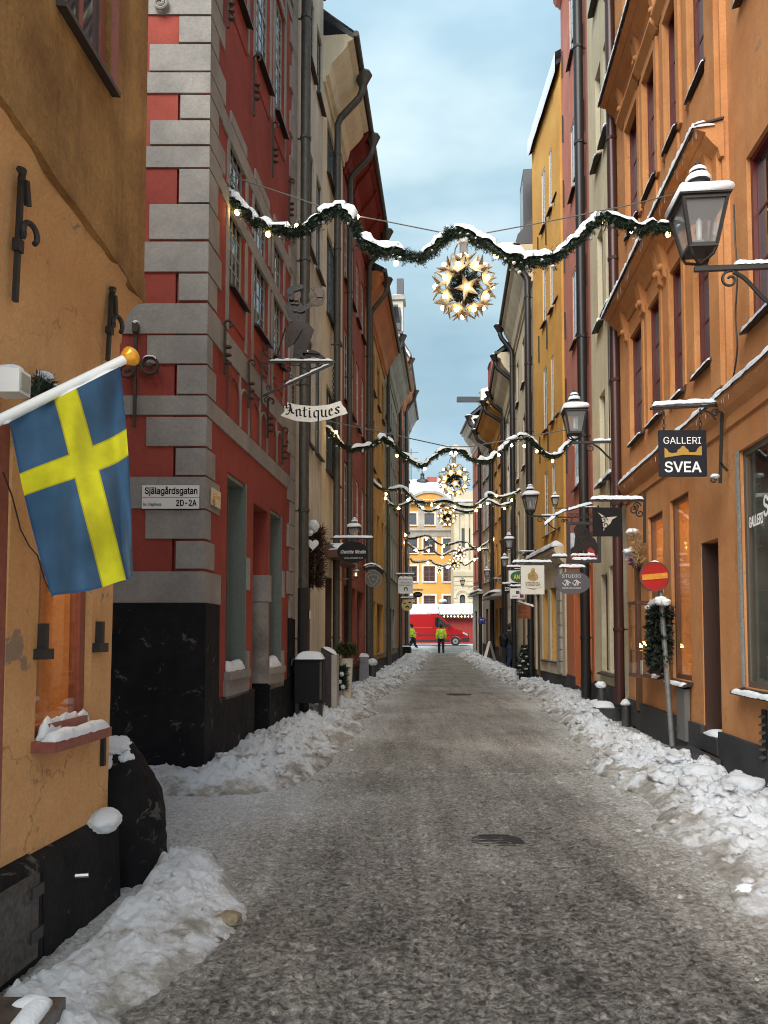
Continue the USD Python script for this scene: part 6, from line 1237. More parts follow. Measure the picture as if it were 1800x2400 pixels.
# left: oval, arched, round, gallery and small signs
t, y = sign('oval_sign', 'black oval shop sign with thin white handwriting, under a snowy bar', FL, 827, 1294, .62)
obj('board', MB().prism(oval(790, 1269, 863, 1319, y), y - .02, y + .02, 'xzy'), BLACKP, t); put_text(t, 'Charlotte', 798, 828, 1297, 8, y - .022, WHITE, False, .25); put_text(t, 'Nicolin', 832, 856, 1297, 8, y - .022, WHITE, False, .25); put_text(t, 'GOLDSMITH', 806, 850, 1309, 2.4, y - .022, WHITE)
beam(t, 778, 877, 1262, y, 3); chain(t, 806, 1262, 1275, y, 3); chain(t, 848, 1262, 1275, y, 3)
t, y = sign('round_sign', 'dark round sign with a carved face under an arched snowy name board', FL, 875, 1356, .75)
obj('disc', MB().prism(oval(855, 1336, 895, 1376, y), y - .03, y + .03, 'xzy'), plain('slate_board', (.085, .08, .075), .6, 0, .5, 18, var=.4), t)
rim = oval(855, 1336, 895, 1376, y); obj('rim', MB().prism(rim.difference(rim.buffer(-.022)), y - .04, y - .028, 'xzy'), plain('rim_grey', (.16, .15, .14), .6), t)
c = P(875, 1358, y); rr = .12; fc = LineString([(c[0] - rr, c[2] + rr * .6), (c[0], c[2] + rr * 1.0), (c[0] + rr, c[2] + rr * .6), (c[0] + rr * .6, c[2] - rr * .6), (c[0], c[2] - rr * 1.1), (c[0] - rr * .6, c[2] - rr * .6), (c[0] - rr, c[2] + rr * .6)]).buffer(.012)
obj('relief', MB().prism(fc.union(Point(c[0], c[2]).buffer(.03)), y - .042, y - .028, 'xzy'), plain('rim_grey', (.16, .15, .14)), t)
arc = [(P(852 + 46 * q, 1340 - 17 * math.sin(math.pi * (.12 + .76 * q)) + 10 * q, y)[0], P(852 + 46 * q, 1340 - 17 * math.sin(math.pi * (.12 + .76 * q)) + 10 * q, y)[2]) for q in np.linspace(0, 1, 14)]
obj('name_board', MB().prism(LineString(arc).buffer(.055, cap_style=2), y - .025, y + .0, 'xzy'), BLACKP, t); put_text(t, 'Sandhotel St Erik', 856, 894, 1331, 5.5, y - .028, plain('sign_letter_grey', (.40, .39, .36)), False, 0, arc=.6)
m = MB(); snow_strip(m, [np.array([a, y, b + .055]) for a, b in arc], .05, .03, 5); obj('snow', m, SNOW, t, smooth=60); obj('bracket', MB().bar(P(842, 1334, y), P(870, 1322, y), .02), IRON, t)
t, y = sign('gallery_board', 'white rectangular gallery board with grey lettering and snow, far left side', FL, 950, 1374, .85)
obj('board', MB().prism(rect(933, 1358, 968, 1391, y), y - .02, y + .02, 'xzy'), plain('board_white', (.62, .64, .64), .5), t); put_text(t, 'GALLERI', 939, 962, 1367, 3.2, y - .022, BLACKP); put_text(t, 'KONST ARBETE', 936, 965, 1373, 3, y - .022, BLACKP); obj('emblem', MB().prism(oval(946, 1376, 956, 1386, y).difference(oval(948.5, 1379, 953.5, 1386.5, y)), y - .025, y - .021, 'xzy'), PIPE, t)
beam(t, 926, 973, 1347, y, 2.5); chain(t, 938, 1347, 1358, y, 3); chain(t, 964, 1347, 1358, y, 3); m = MB(); snow_strip(m, [P(934, 1357, y), P(967, 1357, y)], .08, .09, 4); snow_strip(m, [P(935, 1391, y), P(966, 1391, y)], .05, .05, 5); obj('board_snow', m, SNOW, t, smooth=60)
t, y = sign('oval_sign', 'small dark oval sign with a pale line of letters near the red van', FL, 979, 1393, 1.0)
obj('board', MB().prism(oval(968, 1387, 990, 1400, y), y - .02, y + .02, 'xzy'), BLACKP, t); obj('pale_plate', MB().prism(rect(972.5, 1391.5, 986.5, 1395.5, y), y - .026, y - .021, 'xzy'), PIPE, t); beam(t, 962, 992, 1383, y, 2)
t, y = sign('round_sign', 'pale yellow round sign with two dark eyes and a mouth, left by the square', FL, 954, 1418, .8)
obj('disc', MB().prism(oval(941, 1405, 967, 1432, y), y - .03, y + .03, 'xzy'), plain('pale_brass', (.52, .42, .19), .5, 0, .2, 12, var=.15), t); m = MB()
for (u, v, a, b) in ((948, 1414, 3.5, 1.4), (960, 1412, 3.5, 1.4)): m.prism(oval(u - a, v - b, u + a, v + b, y), y - .036, y - .03, 'xzy')
m.prism(oval(950, 1420, 959, 1427, y).difference(oval(951, 1423, 958, 1430, y)), y - .036, y - .03, 'xzy'); obj('face_marks', m, BLACKP, t); beam(t, 938, 970, 1402, y, 2)

# right: gallery sign and the others
t, y = sign('gallery_sign', 'black square sign with a gold crown reading GALLERI SVEA', FR, 1600, 1064, .50)
obj('board', MB().prism(rect(1545, 1009, 1654, 1117, y), y - .016, y + .016, 'xzy'), plain('sign_black', (.010, .012, .020), .4), t)
put_text(t, 'GALLERI', 1555, 1643, 1040, 16, y - .017, WHITE); put_text(t, 'SVEA', 1558, 1644, 1106, 24, y - .017, WHITE, True)
G = lambda pts: pxpoly([(1400 + a / 3.6875, 550 + b / 3.6875) for a, b in pts], y)
obj('crown', MB().prism(G([(575, 1845), (600, 1862), (612, 1885), (640, 1892), (682, 1886), (690, 1862), (712, 1850), (722, 1834), (737, 1828), (750, 1834), (760, 1850), (780, 1862), (786, 1882), (830, 1884), (850, 1878), (858, 1856), (876, 1836), (896, 1828), (898, 1910), (735, 1906), (576, 1930)]), y - .020, y - .0165, 'xzy'), plain('gold_paint', (.42, .24, .04), .5), t)
W_ = P(1690, 960, y); beam(t, 1524, 1694, 958, y, 5, IRON, False, v1=950); q = [P(u, v, y) for u, v in ((1528, 953), (1600, 948), (1688, 944))]; m = MB(); snow_strip(m, q, .07, .05, 3); obj('snow', m, SNOW, t, smooth=60)
m = MB(); m.tube(curl(P(1532, 946, y), .028, .01, .9, XZ, -1.2, 14), .008, 5); m.bar(P(1693, 940, y), P(1688, 1132, y), .03, .02); m.tube(curl(P(1676, 968, y), .045, .012, 1.3, XZ, 0, 18), .009, 5); m.tube(catmull([P(*q_, y) for q_ in ((1640, 962), (1662, 966), (1678, 985))], 10), .009, 5); m.tube(curl(P(1671, 1124, y), .035, .012, 1.2, XZ, .5, 16, -1), .008, 5); m.bar(P(1688, 1085, y), P(1706, 1104, y), .02); obj('hanger', m, IRON, t, smooth=40)
m = MB(); lump(m, P(1676, 1116, y), .04, 3, (1.2, 1, .7)); obj('hanger_snow', m, SNOW, t, smooth=True)
chain(t, 1556, 965, 1012, y, 5); chain(t, 1641, 958, 1010, y, 5)
t, y = sign('carved_sign', 'plain black sign with a pale carved pointed leaf, behind the gallery sign', FR, 1422, 1225, .9)
obj('board', MB().prism(rect(1390, 1190, 1457, 1257, y), y - .02, y + .02, 'xzy'), BLACKP, t); C3 = lambda a, b: (1150 + a / 3.687, 1050 + b / 3.687)
obj('emblem', MB().prism(pxpoly([C3(*q) for q in ((922, 560), (950, 590), (962, 640), (972, 720), (985, 690), (1030, 655), (1045, 620), (1090, 594), (1040, 598), (990, 600), (950, 575))], y), y - .026, y - .021, 'xzy'), plain('carved_pale', (.42, .38, .32), .7), t)
m = MB(); [m.tube(curl(P(*C3(a, b), y) - [0, .03, 0], .05, .012, 1.3, XZ, s_, 16), .006, 4) for a, b, s_ in ((970, 625, 0), (985, 670, 2))]; obj('scroll', m, IRON, t)
beam(t, 1380, 1512, 1173, y, 5); m = MB(); m.bar(P(1511, 1153, y), P(1511, 1272, y), .03); [m.tube(curl(P(u, v, y), .055, .012, 1.3, XZ, s_, 16), .009, 4) for u, v, s_ in ((1492, 1186, 0), (1500, 1203, 2), (1486, 1196, 1))]; obj('hanger', m, IRON, t)
t, y = sign('openwork_sign', 'dark iron framed sign with a cut-out animal, below an iron line of letters', FR, 1368, 1270, .55)
fr = rect(1329, 1223, 1407, 1319, y); obj('frame', MB().prism(fr.difference(rect(1336, 1230, 1400, 1311, y)), y - .03, y + .03, 'xzy'), plain('frame_iron', (.045, .042, .042), .5, .3), t)
obj('red_panel', MB().prism(rect(1366, 1285, 1401, 1310, y), y + .0, y + .012, 'xzy'), plain('sign_red', (.30, .03, .03), .5), t)
obj('pale_panel', MB().prism(rect(1337, 1249, 1358, 1292, y), y + .0, y + .012, 'xzy'), plain('sign_pale_grey', (.40, .42, .45), .5, 0, .3, 20, var=.25), t)
beast = [C3(*q) for q in ((690, 920), (690, 870), (720, 850), (730, 760), (715, 700), (740, 665), (780, 660), (820, 690), (850, 720), (860, 760), (900, 790), (920, 830), (925, 900), (905, 930), (895, 880), (860, 850), (830, 870), (840, 930), (815, 930), (800, 880), (770, 890), (750, 935), (735, 930), (740, 890), (710, 930))]
obj('animal', MB().prism(pxpoly(beast, y), y - .02, y - .002, 'xzy'), FIGB, t); m = MB(); [m.tube(curl(P(*C3(a, b), y) - [0, .02, 0], r, .01, 1.4, XZ, s_, 18), .012, 5) for a, b, r, s_ in ((820, 730, .07, 0), (850, 770, .06, 2), (760, 800, .05, 1), (870, 740, .05, 3))]; obj('mane', m, IRON, t)
m = MB(); [snow_strip(m, [P(*C3(a, b), y), P(*C3(c_, b), y)], .06, .05, 3) for a, c_, b in ((700, 920, 968), (690, 900, 930))]; obj('snow', m, SNOW, t, smooth=60)
a, b = C3(570, 598), C3(885, 598); beam(t, a[0], 1410, a[1], y, 3, IRON, False); put_text(t, 'OHKOM GOM KI', 1330, 1388, 1210, 8, y, IRON, True); beam(t, 1300, 1330, 1210, y, 2, IRON, True, v1=1196); beam(t, 1330, 1390, 1198, y, 2, IRON, True, v1=1181); beam(t, 1276, 1302, 1233, y, 2, IRON, True, v1=1212)
m = MB(); [m.tube(curl(P(*C3(q, 630), y), .035, .01, 1.3, XZ, 0, 14), .008, 4) for q in (625, 650)]; obj('scroll', m, IRON, t); beam(t, 1292, 1331, 1306, y, 4); chain(t, 1340, 1211, 1224, y, 3); chain(t, 1396, 1211, 1224, y, 3)
t, y = sign('oval_sign', 'grey oval sign reading STUDIO with two drawn birds', FR, 1340, 1366, .85)
obj('board', MB().prism(oval(1299, 1339, 1383, 1393, y), y - .02, y + .02, 'xzy'), plain('studio_grey', (.085, .078, .088), .5), t); put_text(t, 'STUDIO', 1317, 1361, 1354, 7.5, y - .022, plain('letter_grey', (.55, .54, .55), .5)); put_text(t, 'BARBARA BUNKE', 1318, 1362, 1380, 4, y - .022, plain('letter_grey', (.55, .54, .55)))
m = MB()
for a in (640, 725): m.prism(unary_union([LineString([C3(*q) for q in s_]).buffer(.9) for s_ in ([(a - 20, 1165), (a + 5, 1190), (a + 20, 1145), (a + 30, 1185)], [(a - 5, 1150), (a + 15, 1140), (a + 50, 1165)], [(a + 20, 1185), (a + 40, 1160)])]), 0, 1, 'xyz')
vv, ff = m.arrays(); q = np.array([P(u, v, y - .022 - .004 * w_) for u, v, w_ in vv]); obj('birds', (q, ff[:, ::-1]), plain('letter_grey', (.55, .54, .55)), t); beam(t, 1308, 1374, 1331, y, 3); chain(t, 1322, 1331, 1343, y, 3); chain(t, 1360, 1331, 1343, y, 3)
t, y = sign('square_sign', 'white square sign with a seated golden lady reading VIRGINIA', FR4, 1248, 1359, .9)
obj('board', MB().prism(rect(1221, 1325, 1275, 1393, y), y - .02, y + .02, 'xzy'), plain('board_cream', (.62, .60, .54), .5), t); put_text(t, 'VIRGINIA', 1231, 1266, 1373, 9, y - .022, plain('dark_gold', (.20, .13, .03), .5), True); None
lady = [C3(*q) for q in ((320, 1130), (318, 1090), (345, 1070), (348, 1045), (365, 1034), (380, 1045), (380, 1068), (405, 1095), (410, 1125), (395, 1140), (380, 1150), (340, 1145))]; obj('drawing', MB().prism(pxpoly(lady, y), y - .026, y - .021, 'xzy'), plain('drawn_gold', (.36, .24, .09), .6, 0, .3, 8, var=.5), t)
obj('flourish', MB().prism(pxpoly([C3(*q) for q in ((295, 1205), (370, 1215), (440, 1200), (400, 1210), (372, 1225), (340, 1210))], y), y - .026, y - .021, 'xzy'), plain('drawn_gold', (.36, .24, .09)), t); beam(t, 1198, 1296, 1319, y, 2.5); chain(t, 1230, 1319, 1326, y, 2); chain(t, 1268, 1319, 1326, y, 2)
t, y = sign('antique_shop_sign', 'white board with a green oval and yellow letters AN, partly behind the lady sign', FR4, 1207, 1352, 1.0)
obj('board', MB().prism(rect(1192, 1337, 1226, 1366, y), y - .02, y + .02, 'xzy'), plain('board_white', (.62, .64, .64)), t); obj('oval', MB().prism(oval(1196, 1338.5, 1236, 1365, y).intersection(rect(1192, 1338, 1225.5, 1365.5, y)), y - .026, y - .021, 'xzy'), plain('sign_green', (.015, .11, .035), .5), t); put_text(t, 'ANTIK', 1204, 1236, 1357, 10, y - .028, plain('sign_yellow', (.65, .5, .1), .5), True); beam(t, 1186, 1224, 1330, y, 3)
t, y = sign('framing_shop_sign', 'small white board with a grey square and a dark red square', FR4, 1212, 1391, .95)
obj('board', MB().prism(rect(1195, 1379, 1229, 1403, y), y - .02, y + .02, 'xzy'), plain('board_white', (.62, .64, .64)), t); obj('grey_square', MB().prism(rect(1209, 1385, 1217, 1392, y), y - .026, y - .021, 'xzy'), PIPE, t); obj('red_square', MB().prism(rect(1218, 1391, 1227, 1401, y), y - .026, y - .021, 'xzy'), plain('sign_dark_red', (.12, .01, .015), .5), t); put_text(t, 'AAREL', 1200, 1214, 1399, 3, y - .022, BLACKP); beam(t, 1194, 1230, 1375, y, 2)
t, y = sign('oval_sign', 'dark oval sign numbered 120 left of the green oval sign', FR4, 1187, 1381, .95)
obj('board', MB().prism(oval(1179, 1372, 1196, 1391, y), y - .02, y + .02, 'xzy'), BLACKP, t); put_text(t, '120', 1183, 1194, 1384, 8, y - .022, WHITE, True); beam(t, 1176, 1198, 1369, y, 2)
t, y = sign('rust_sign', 'rust brown hanging sign with orange lettering over the dark walker', FR4, 1229, 1433, .7)
obj('board', MB().prism(rect(1214, 1416, 1243, 1450, y), y - .02, y + .02, 'xzy'), plain('sign_rust', (.20, .065, .02), .6, 0, .2, 20, var=.2), t); put_text(t, 'VINTAGE', 1217, 1241, 1433, 4, y - .022, plain('sign_orange', (.45, .16, .05), .5)); put_text(t, 'ANTIK', 1218, 1240, 1442, 4.5, y - .022, plain('sign_orange', (.45, .16, .05))); beam(t, 1211, 1252, 1411, y, 2, IRON, True, v1=1424)
t, y = sign('blue_flag_sign', 'blue sign with a ragged edge jutting from the last house on the right', FR7, 1130, 1454, .9)
obj('board', MB().prism(pxpoly([(1122, 1444), (1132, 1447), (1140, 1453), (1136, 1458), (1140, 1462), (1130, 1463), (1121, 1461)], y), y - .03, y + .03, 'xzy'), plain('sign_blue', (.02, .03, .17), .5), t); put_text(t, 'OPEN', 1125, 1134, 1454, 3, y - .032, WHITE)

# ------------------------------------------------------------------ no-entry sign on its leaning pole
y = 9.9; t = thing('no_entry_sign', 'round red no-entry sign with yellow bar on a leaning grey pole', 'traffic sign', P(1577, 1756, y))
b, tp = P(1577, 1760, y), P(1547, 1378, y); obj('pole', MB().tube([b, b + (tp - b) * .5, tp], .034, 12), plain('galvanised', (.21, .215, .21), .5, .5, .2, 20, var=.2), t, smooth=50); c = P(1533.5, 1351.5, y - .07); r = 34 / 1800 * (y - .07)
obj('rear_bracket', MB().box(c[0] + .0, c[0] + .09, y - .06, y - .03, c[2] - .12, c[2] + .02), PIPE, t)
SR = plain('sign_red_paint', (.36, .016, .014), .4); dsk = Point(c[0], c[2]).buffer(r, 16); obj('disc', MB().prism(dsk, c[1] - .008, c[1] + .012, 'xzy'), SR, t); obj('rim', MB().prism(dsk.buffer(.006).difference(dsk.buffer(-.004)), c[1] - .012, c[1] + .02, 'xzy'), PIPE, t)
bar = affinity.rotate(sbox(c[0] - r * .87, c[2] - r * .18, c[0] + r * .90, c[2] + r * .20), 5); obj('bar', MB().prism(bar, c[1] - .0125, c[1] - .0085, 'xzy'), plain('sign_amber', (.62, .26, .035), .45, 0, 0, 16, var=.18), t)
obj('sticker', MB().prism(rect(1545, 1399, 1557, 1408, y), y - .042, y - .036, 'xzy'), WHITE, t); m = MB(); lump(m, c + [.02, .03, r], .035, 4, (1.4, 1, .8)); obj('snow', m, SNOW, t, smooth=True)

# ------------------------------------------------------------------ flag on the ochre house
pa, pb = P(-70, 1018, 2.95), P(292, 842, 3.34); t = thing('flag', 'blue and yellow cross flag hanging from a white pole on the ochre house', 'flag', (pa + pb) / 2 - [0, 0, .9])
obj('pole', MB().tube([pa, pb], .021, 12), WHITE, t, smooth=50); ax = (pb - pa) / np.linalg.norm(pb - pa)
m = MB(); pr = [(.0, .0), (.028, .005), (.043, .03), (.040, .055), (.02, .085), (.012, .11), (.0, .115)]; x_ = np.cross(ax, [0, 1., 0]); x_ /= np.linalg.norm(x_); y_ = np.cross(ax, x_); n = 12; a = np.arange(n) * 2 * math.pi / n
# gilded onion finial, its broad end outward
q = np.vstack([pb - ax * .01 + ax * z + r * (np.cos(a)[:, None] * x_ + np.sin(a)[:, None] * y_) for r, z in [(.016, 0), (.03, .012), (.042, .035), (.044, .052), (.03, .068), (.012, .078), (.002, .082)]]); m.add(q, [[i * n + j, i * n + (j + 1) % n, (i + 1) * n + (j + 1) % n, (i + 1) * n + j] for i in range(6) for j in range(n)]); obj('finial', m, plain('gilt', (.80, .36, .03), .25, .35), t, smooth=True)
pv = np.unique(np.r_[np.linspace(0, 1, 41), .4, .6, .415, .615]); P0, P1 = .405, .61; SE = .012; Q0, Q1 = .296, .425; pv = np.unique(np.r_[np.linspace(0, 1, 41), P0, P1, P0 + SE, P1 - SE, .02, .98]); qv = np.unique(np.r_[np.linspace(0, 1, 49), Q0, Q1, Q0 + SE * .7, Q1 - SE * .7, .985])
def cloth(p, q):
    top = np.array([21 + 260 * p, 990 - 131 * p]); bu = np.interp(p, [0, P0, P1, .8, 1], [120, 240, 296, 306, 311]); bv = np.interp(p, [0, P0, P1, 1], [1396, 1377, 1363, 1347]); e = q ** .92
    bulge = 10 * math.sin(math.pi * q) * (p - .35) + 6 * math.sin(math.pi * q) * (1 - p) * -1; u = top[0] * (1 - e) + bu * e + bulge; v = top[1] * (1 - q) + bv * q + 8 * math.sin(math.pi * p) * q * math.sin(2.5 * math.pi * p) * .6 + (-14 * q * (1 - q) * math.sin(p * 6.0) )
    y0 = 3.045 + .285 * p; yy = y0 * (1 - q) + (3.14 + .22 * p ** 2.2) * q + .050 * math.sin(p * 9 + q * 2.2) * (q + .15) + .030 * math.sin(p * 4 - q * 7) * q - .02 + .022 * math.sin(q * 13 + p * 6) * (.3 + p) + .012 * math.sin(p * 21 + q * 6)
    return P(u, v, yy)
V = np.array([[cloth(p, q) for q in qv] for p in pv]).reshape(-1, 3); nq = len(qv); blue, yel, seam, hem = [], [], [], []
for i in range(len(pv) - 1):
    for j in range(nq - 1):
        mp, mq = (pv[i] + pv[i + 1]) / 2, (qv[j] + qv[j + 1]) / 2; on = P0 < mp < P1 or Q0 < mq < Q1; inn = P0 + SE < mp < P1 - SE or Q0 + SE * .7 < mq < Q1 - SE * .7; ((yel if inn else seam) if on else (hem if mp < .02 or mp > .98 or mq > .985 else blue)).append([i * nq + j, i * nq + j + 1, (i + 1) * nq + j + 1, (i + 1) * nq + j])
def cloth_mat(name, col):
    return usdkit.material(stage, LK + name, {'g': ('geometry', {}), 'n': ('noise_texture', {'scale': 9.0, 'detail': 6.0, 'roughness': .6}), 'r': ('rgb_ramp', {'ramp': [(.3, tuple(np.array(col) * .78)), (.7, tuple(np.minimum(np.array(col) * 1.15, 1)))]}), 'w': ('noise_texture', {'scale': 420.0, 'detail': 2.0}), 'b': ('bump', {'strength': .25, 'distance': .003}),
        'p': ('principled_bsdf', {'roughness': .8, 'specular_ior_level': .2, 'sheen_weight': .15}), 't': ('translucent_bsdf', {'color': col}), 'm': ('mix_closure', {'fac': .25})}, [('g.position', 'n.vector'), ('n.fac', 'r.fac'), ('r.color', 'p.base_color'), ('g.position', 'w.vector'), ('w.fac', 'b.height'), ('b.normal', 'p.normal'), ('p.BSDF', 'm.closure1'), ('t.BSDF', 'm.closure2')], 'm.closure')
BLUEC, YELC = cloth_mat('blue_cloth', (.044, .105, .190)), cloth_mat('yellow_cloth', (.66, .62, .018))
for nm, q, mt in (('blue_field', blue, BLUEC), ('yellow_cross', yel, YELC), ('seam', seam, cloth_mat('seam_cloth', (.50, .42, .012))), ('hem', hem, cloth_mat('hem_cloth', (.026, .082, .19)))):
    q = np.array(q); ids, inv = np.unique(q, return_inverse=True); obj(nm, MB().add(V[ids], inv.reshape(q.shape)), mt, t, smooth=True)
sl = np.array([cloth(p, 0) for p in np.linspace(0, 1, 20)]); m = MB(); up_ = np.array([(pa + (pb - pa) * (.25 + .725 * k)) for k in np.linspace(0, 1, 20)]); vv = np.vstack([sl, up_ + [0, -.0, -.0]]); m.add(vv, [[i, i + 1, 21 + i, 20 + i] for i in range(19)]); obj('heading', m, WHITE, t)
m = MB(); m.tube([P(8, 992, 3.02), P(22, 988, 3.03)], .006, 5); obj('cord', m, WHITE, t)
t = thing('wreath', 'small snowy fir wreath on the ochre wall behind the flag pole', 'wreath', FN.w(*[FN.px(100, 920, .08)[0], .08, FN.px(100, 920, .08)[1]]))
c = FN.w(FN.px(112, 925, .06)[0], .05, FN.px(112, 925, .06)[1]); m = MB(); ring = c + np.array([[0, .10 * math.cos(a), .10 * math.sin(a) - .04] for a in np.linspace(0, 2 * math.pi, 24)]); needles(m, ring, .035, 900, .045, np.random.default_rng(5), .007); m.tube(ring, .02, 6); obj('greenery', m, FIR, t); m = MB(); lump(m, c + [0, -.02, .08], .042, 3, (1, 1, .7)); lump(m, c + [0, .07, .055], .03, 5, (1, 1.4, .7)); obj('snow', m, SNOW, t, smooth=True)

# ------------------------------------------------------------------ things along the houses
def tuft_mat(name, a, b): return usdkit.material(stage, LK + name, {'o': ('geometry', {}), 'r': ('rgb_ramp', {'ramp': [(0, a), (1, b)]}), 'p': ('principled_bsdf', {'roughness': .7})}, [('o.random_per_island', 'r.fac'), ('r.color', 'p.base_color')], 'p.BSDF')
DRY, LEAF, RBUSH = tuft_mat('dry_grass', (.045, .016, .008), (.24, .11, .045)), tuft_mat('ivy_leaf', (.004, .010, .005), (.022, .040, .016)), tuft_mat('autumn_leaf', (.05, .055, .015), (.26, .10, .03))
def foliage(pts, r, count, ln, seed, wd): return needles(MB(), np.asarray(pts, float), r, count, ln, np.random.default_rng(seed), wd)
f = FL
t = thing('dried_garland', 'long hanging swag of dried brown grasses with a snowy heart, left house', 'decoration', f.w(*[f.px(735, 1390, .12)[0], .12, f.px(735, 1390, .12)[1]]))
pw = lambda u, v, d_=.14: f.w(f.px(u, v, d_)[0], d_, f.px(u, v, d_)[1])
obj('dried_grass', foliage([pw(737, v) for v in np.linspace(1235, 1375, 14)], .15, 2600, .16, 3, .014), DRY, t); m = MB(); lump(m, pw(735, 1232, .2), .10, 3, (1, 1, 1.1)); lump(m, pw(727, 1250, .2), .05, 5); obj('snow', m, SNOW, t, smooth=True)
a = np.linspace(0, 2 * math.pi, 40); c = pw(733, 1276, .26); H_ = Polygon([(c[0] + .0062 * 16 * math.sin(q) ** 3, c[2] + .0062 * (13 * math.cos(q) - 5 * math.cos(2 * q) - 2 * math.cos(3 * q) - math.cos(4 * q))) for q in a[:-1]]); obj('heart', MB().prism(H_, c[1] - .03, c[1] + .03, 'xzy'), SNOW, t)
y = 12.1; t = thing('black_box_planter', 'black waist-high box with a snow cap beside the first drainpipe', 'planter box', P(722, 1650, y)); a, b = P(690, 1648, y), P(757, 1546, y)
obj('box', MB().box(a[0], b[0], y, y + .45, a[2], b[2] - .02), BLACKP, t); obj('lid', MB().box(a[0] - .02, b[0] + .02, y - .02, y + .47, b[2] - .019, b[2] + .005), BLACKP, t); m = MB(); snow_pad(m, a[0], b[0], y, y + .45, b[2] + .005, .11, 4); obj('snow', m, SNOW, t, smooth=True)
for x in (a[0] + .04, b[0] - .04): obj('leg', MB().box(x - .03, x + .03, y + .02, y + .08, 0, a[2]), IRON, t)
m = MB().tube(curl(P(688, 1560, y), .12, .10, .5, (np.array([0.2, 1, 0]), np.array([0, 0, 1.])), 0, 12), .014, 5); obj('handle', m, IRON, t); obj('strap', MB().box(b[0] - .05, b[0] - .02, y - .012, y, a[2] + .05, b[2] - .03), PIPE, t)
y = 12.9; t = thing('stair_wall', 'dark slanting low wall with grey edge behind the black box', 'stair wall', P(770, 1640, y)); a, b = P(752, 1640, y), P(784, 1532, y)
obj('side', MB().prism(Polygon([(a[0], .0), (b[0] - .05, .0), (b[0] - .05, b[2] - .03), (a[0], b[2] + .10)]), y, y + .6, 'xzy'), plain('dark_brown_stone', (.035, .024, .022), .6, 0, .4, 15, var=.4), t); obj('edge', MB().box(b[0] - .049, b[0] + .04, y - .02, y + .62, 0, b[2] - .02), GREYB, t); m = MB(); snow_strip(m, [(a[0] + .02, y + .2, b[2] + .10), (b[0] + .02, y + .2, b[2] - .03)], .3, .05, 3); obj('snow', m, SNOW, t, smooth=True)
y = 15.2; t = thing('flower_pot', 'tall pale pot with a round bush of orange and green leaves', 'potted plant', P(812, 1610, y)); c = P(812, 1605, y); z1 = P(812, 1543, y)[2]; obj('pot', MB().lathe([(.09, .02), (.12, z1 * .8), (.135, z1), (.11, z1)], (c[0], y, 0), 14), GREYC, t, smooth=50); obj('foliage', foliage([(c[0], y, P(0, v, y)[2]) for v in (1532, 1526, 1520, 1512)], .15, 1500, .11, 5, .035), RBUSH, t)
t = thing('small_spruce', 'snowy dark green spruce twigs below the orange leaved bush', 'plant', P(795, 1620, 14.4)); obj('foliage', foliage([P(797, v, 14.4) for v in (1615, 1600, 1580, 1562)], .11, 1200, .13, 8, .016), FIR, t); m = MB(); [lump(m, P(u, v, 14.3), .045, k) for k, (u, v) in enumerate(((801, 1580), (796, 1598), (804, 1610)))]; obj('snow', m, SNOW, t, smooth=True); obj('tub', MB().lathe([(.14, 0), (.17, .22)], P(797, 1625, 14.4) * [1, 1, 0], 10), WINB, t)
y = 20.6; t = thing('electric_cabinet', 'grey street cabinet with snow on its slanting top, left side', 'cabinet', P(853, 1600, y)); a, b = P(841, 1600, y), P(865, 1540, y)
obj('body', MB().prism(Polygon([(a[0], -.05), (b[0], -.05), (b[0] - .02, b[2]), (a[0] + .03, b[2] - .02)]), y, y + .3, 'xzy'), plain('cabinet_blue_grey', (.22, .235, .25), .5, 0, .1, 10, var=.1), t); obj('door', MB().box(a[0] + .06, b[0] - .06, y - .015, y - .0, .12, b[2] - .12), plain('cabinet_blue_grey', (.2, .2, .2)), t); m = MB(); snow_pad(m, a[0], b[0], y, y + .3, b[2], .09, 2); obj('snow', m, SNOW, t, smooth=True)
y = 41; t = thing('black_box_planter', 'black box with grey side standing far up the left pavement', 'planter box', P(950, 1547, y)); a, b = P(938, 1549, y), P(963, 1516, y); obj('box', MB().box(a[0], b[0], y, y + .5, .1, b[2]), BLACKP, t); obj('side', MB().box(b[0], b[0] + .04, y - .02, y + .52, .1, b[2] - .03), GREYB, t); m = MB(); snow_pad(m, a[0], b[0], y, y + .5, b[2], .06, 4); obj('snow', m, SNOW, t, smooth=True)
def stub(label, fac, u, vb, vt, dist, r, snow_r=1.3):
    s, z = fac.px(u, vb, dist); zt = fac.px(u, vt, dist)[1]; c = fac.w(s, dist, 0); t = thing('bollard', label, 'bollard', c); obj('post', MB().lathe([(r, -.1), (r * .95, zt * .55), (r * .8, zt * .9), (r * .4, zt)], c, 12), plain('dark_stone', (.04, .038, .036), .6, 0, .4, 15, var=.4), t, smooth=60); m = MB(); lump(m, c + [0, 0, zt], r * snow_r, int(u), (1, 1, .75)); obj('snow', m, SNOW, t, smooth=True)
stub('short dark stone bollard with a snow ball on top, by the black drainpipe', FR, 1409, 1642, 1606, .25, .07); stub('squat stone bollard streaked with snow beside the walnut door', FR, 1467, 1698, 1648, .12, .07, 1.1); stub('round snow-capped stone beside the grey street cabinet', FL, 873, 1575, 1552, .3, .11)
t = thing('stone_step', 'dark entrance steps with snow before the cream house', 'step', FR.w(RW[0] + .6, .3, 0)); obj('tread', MB(FR).box(RW[0] + .1, RW[0] + 1.3, .04, .42, -.05, .22), GREYPL, t); m = MB(); snow_strip(m, [FR.w(RW[0] + .2, .25, .22), FR.w(RW[0] + 1.2, .25, .22)], .34, .09, 3); obj('snow', m, SNOW, t, smooth=60)
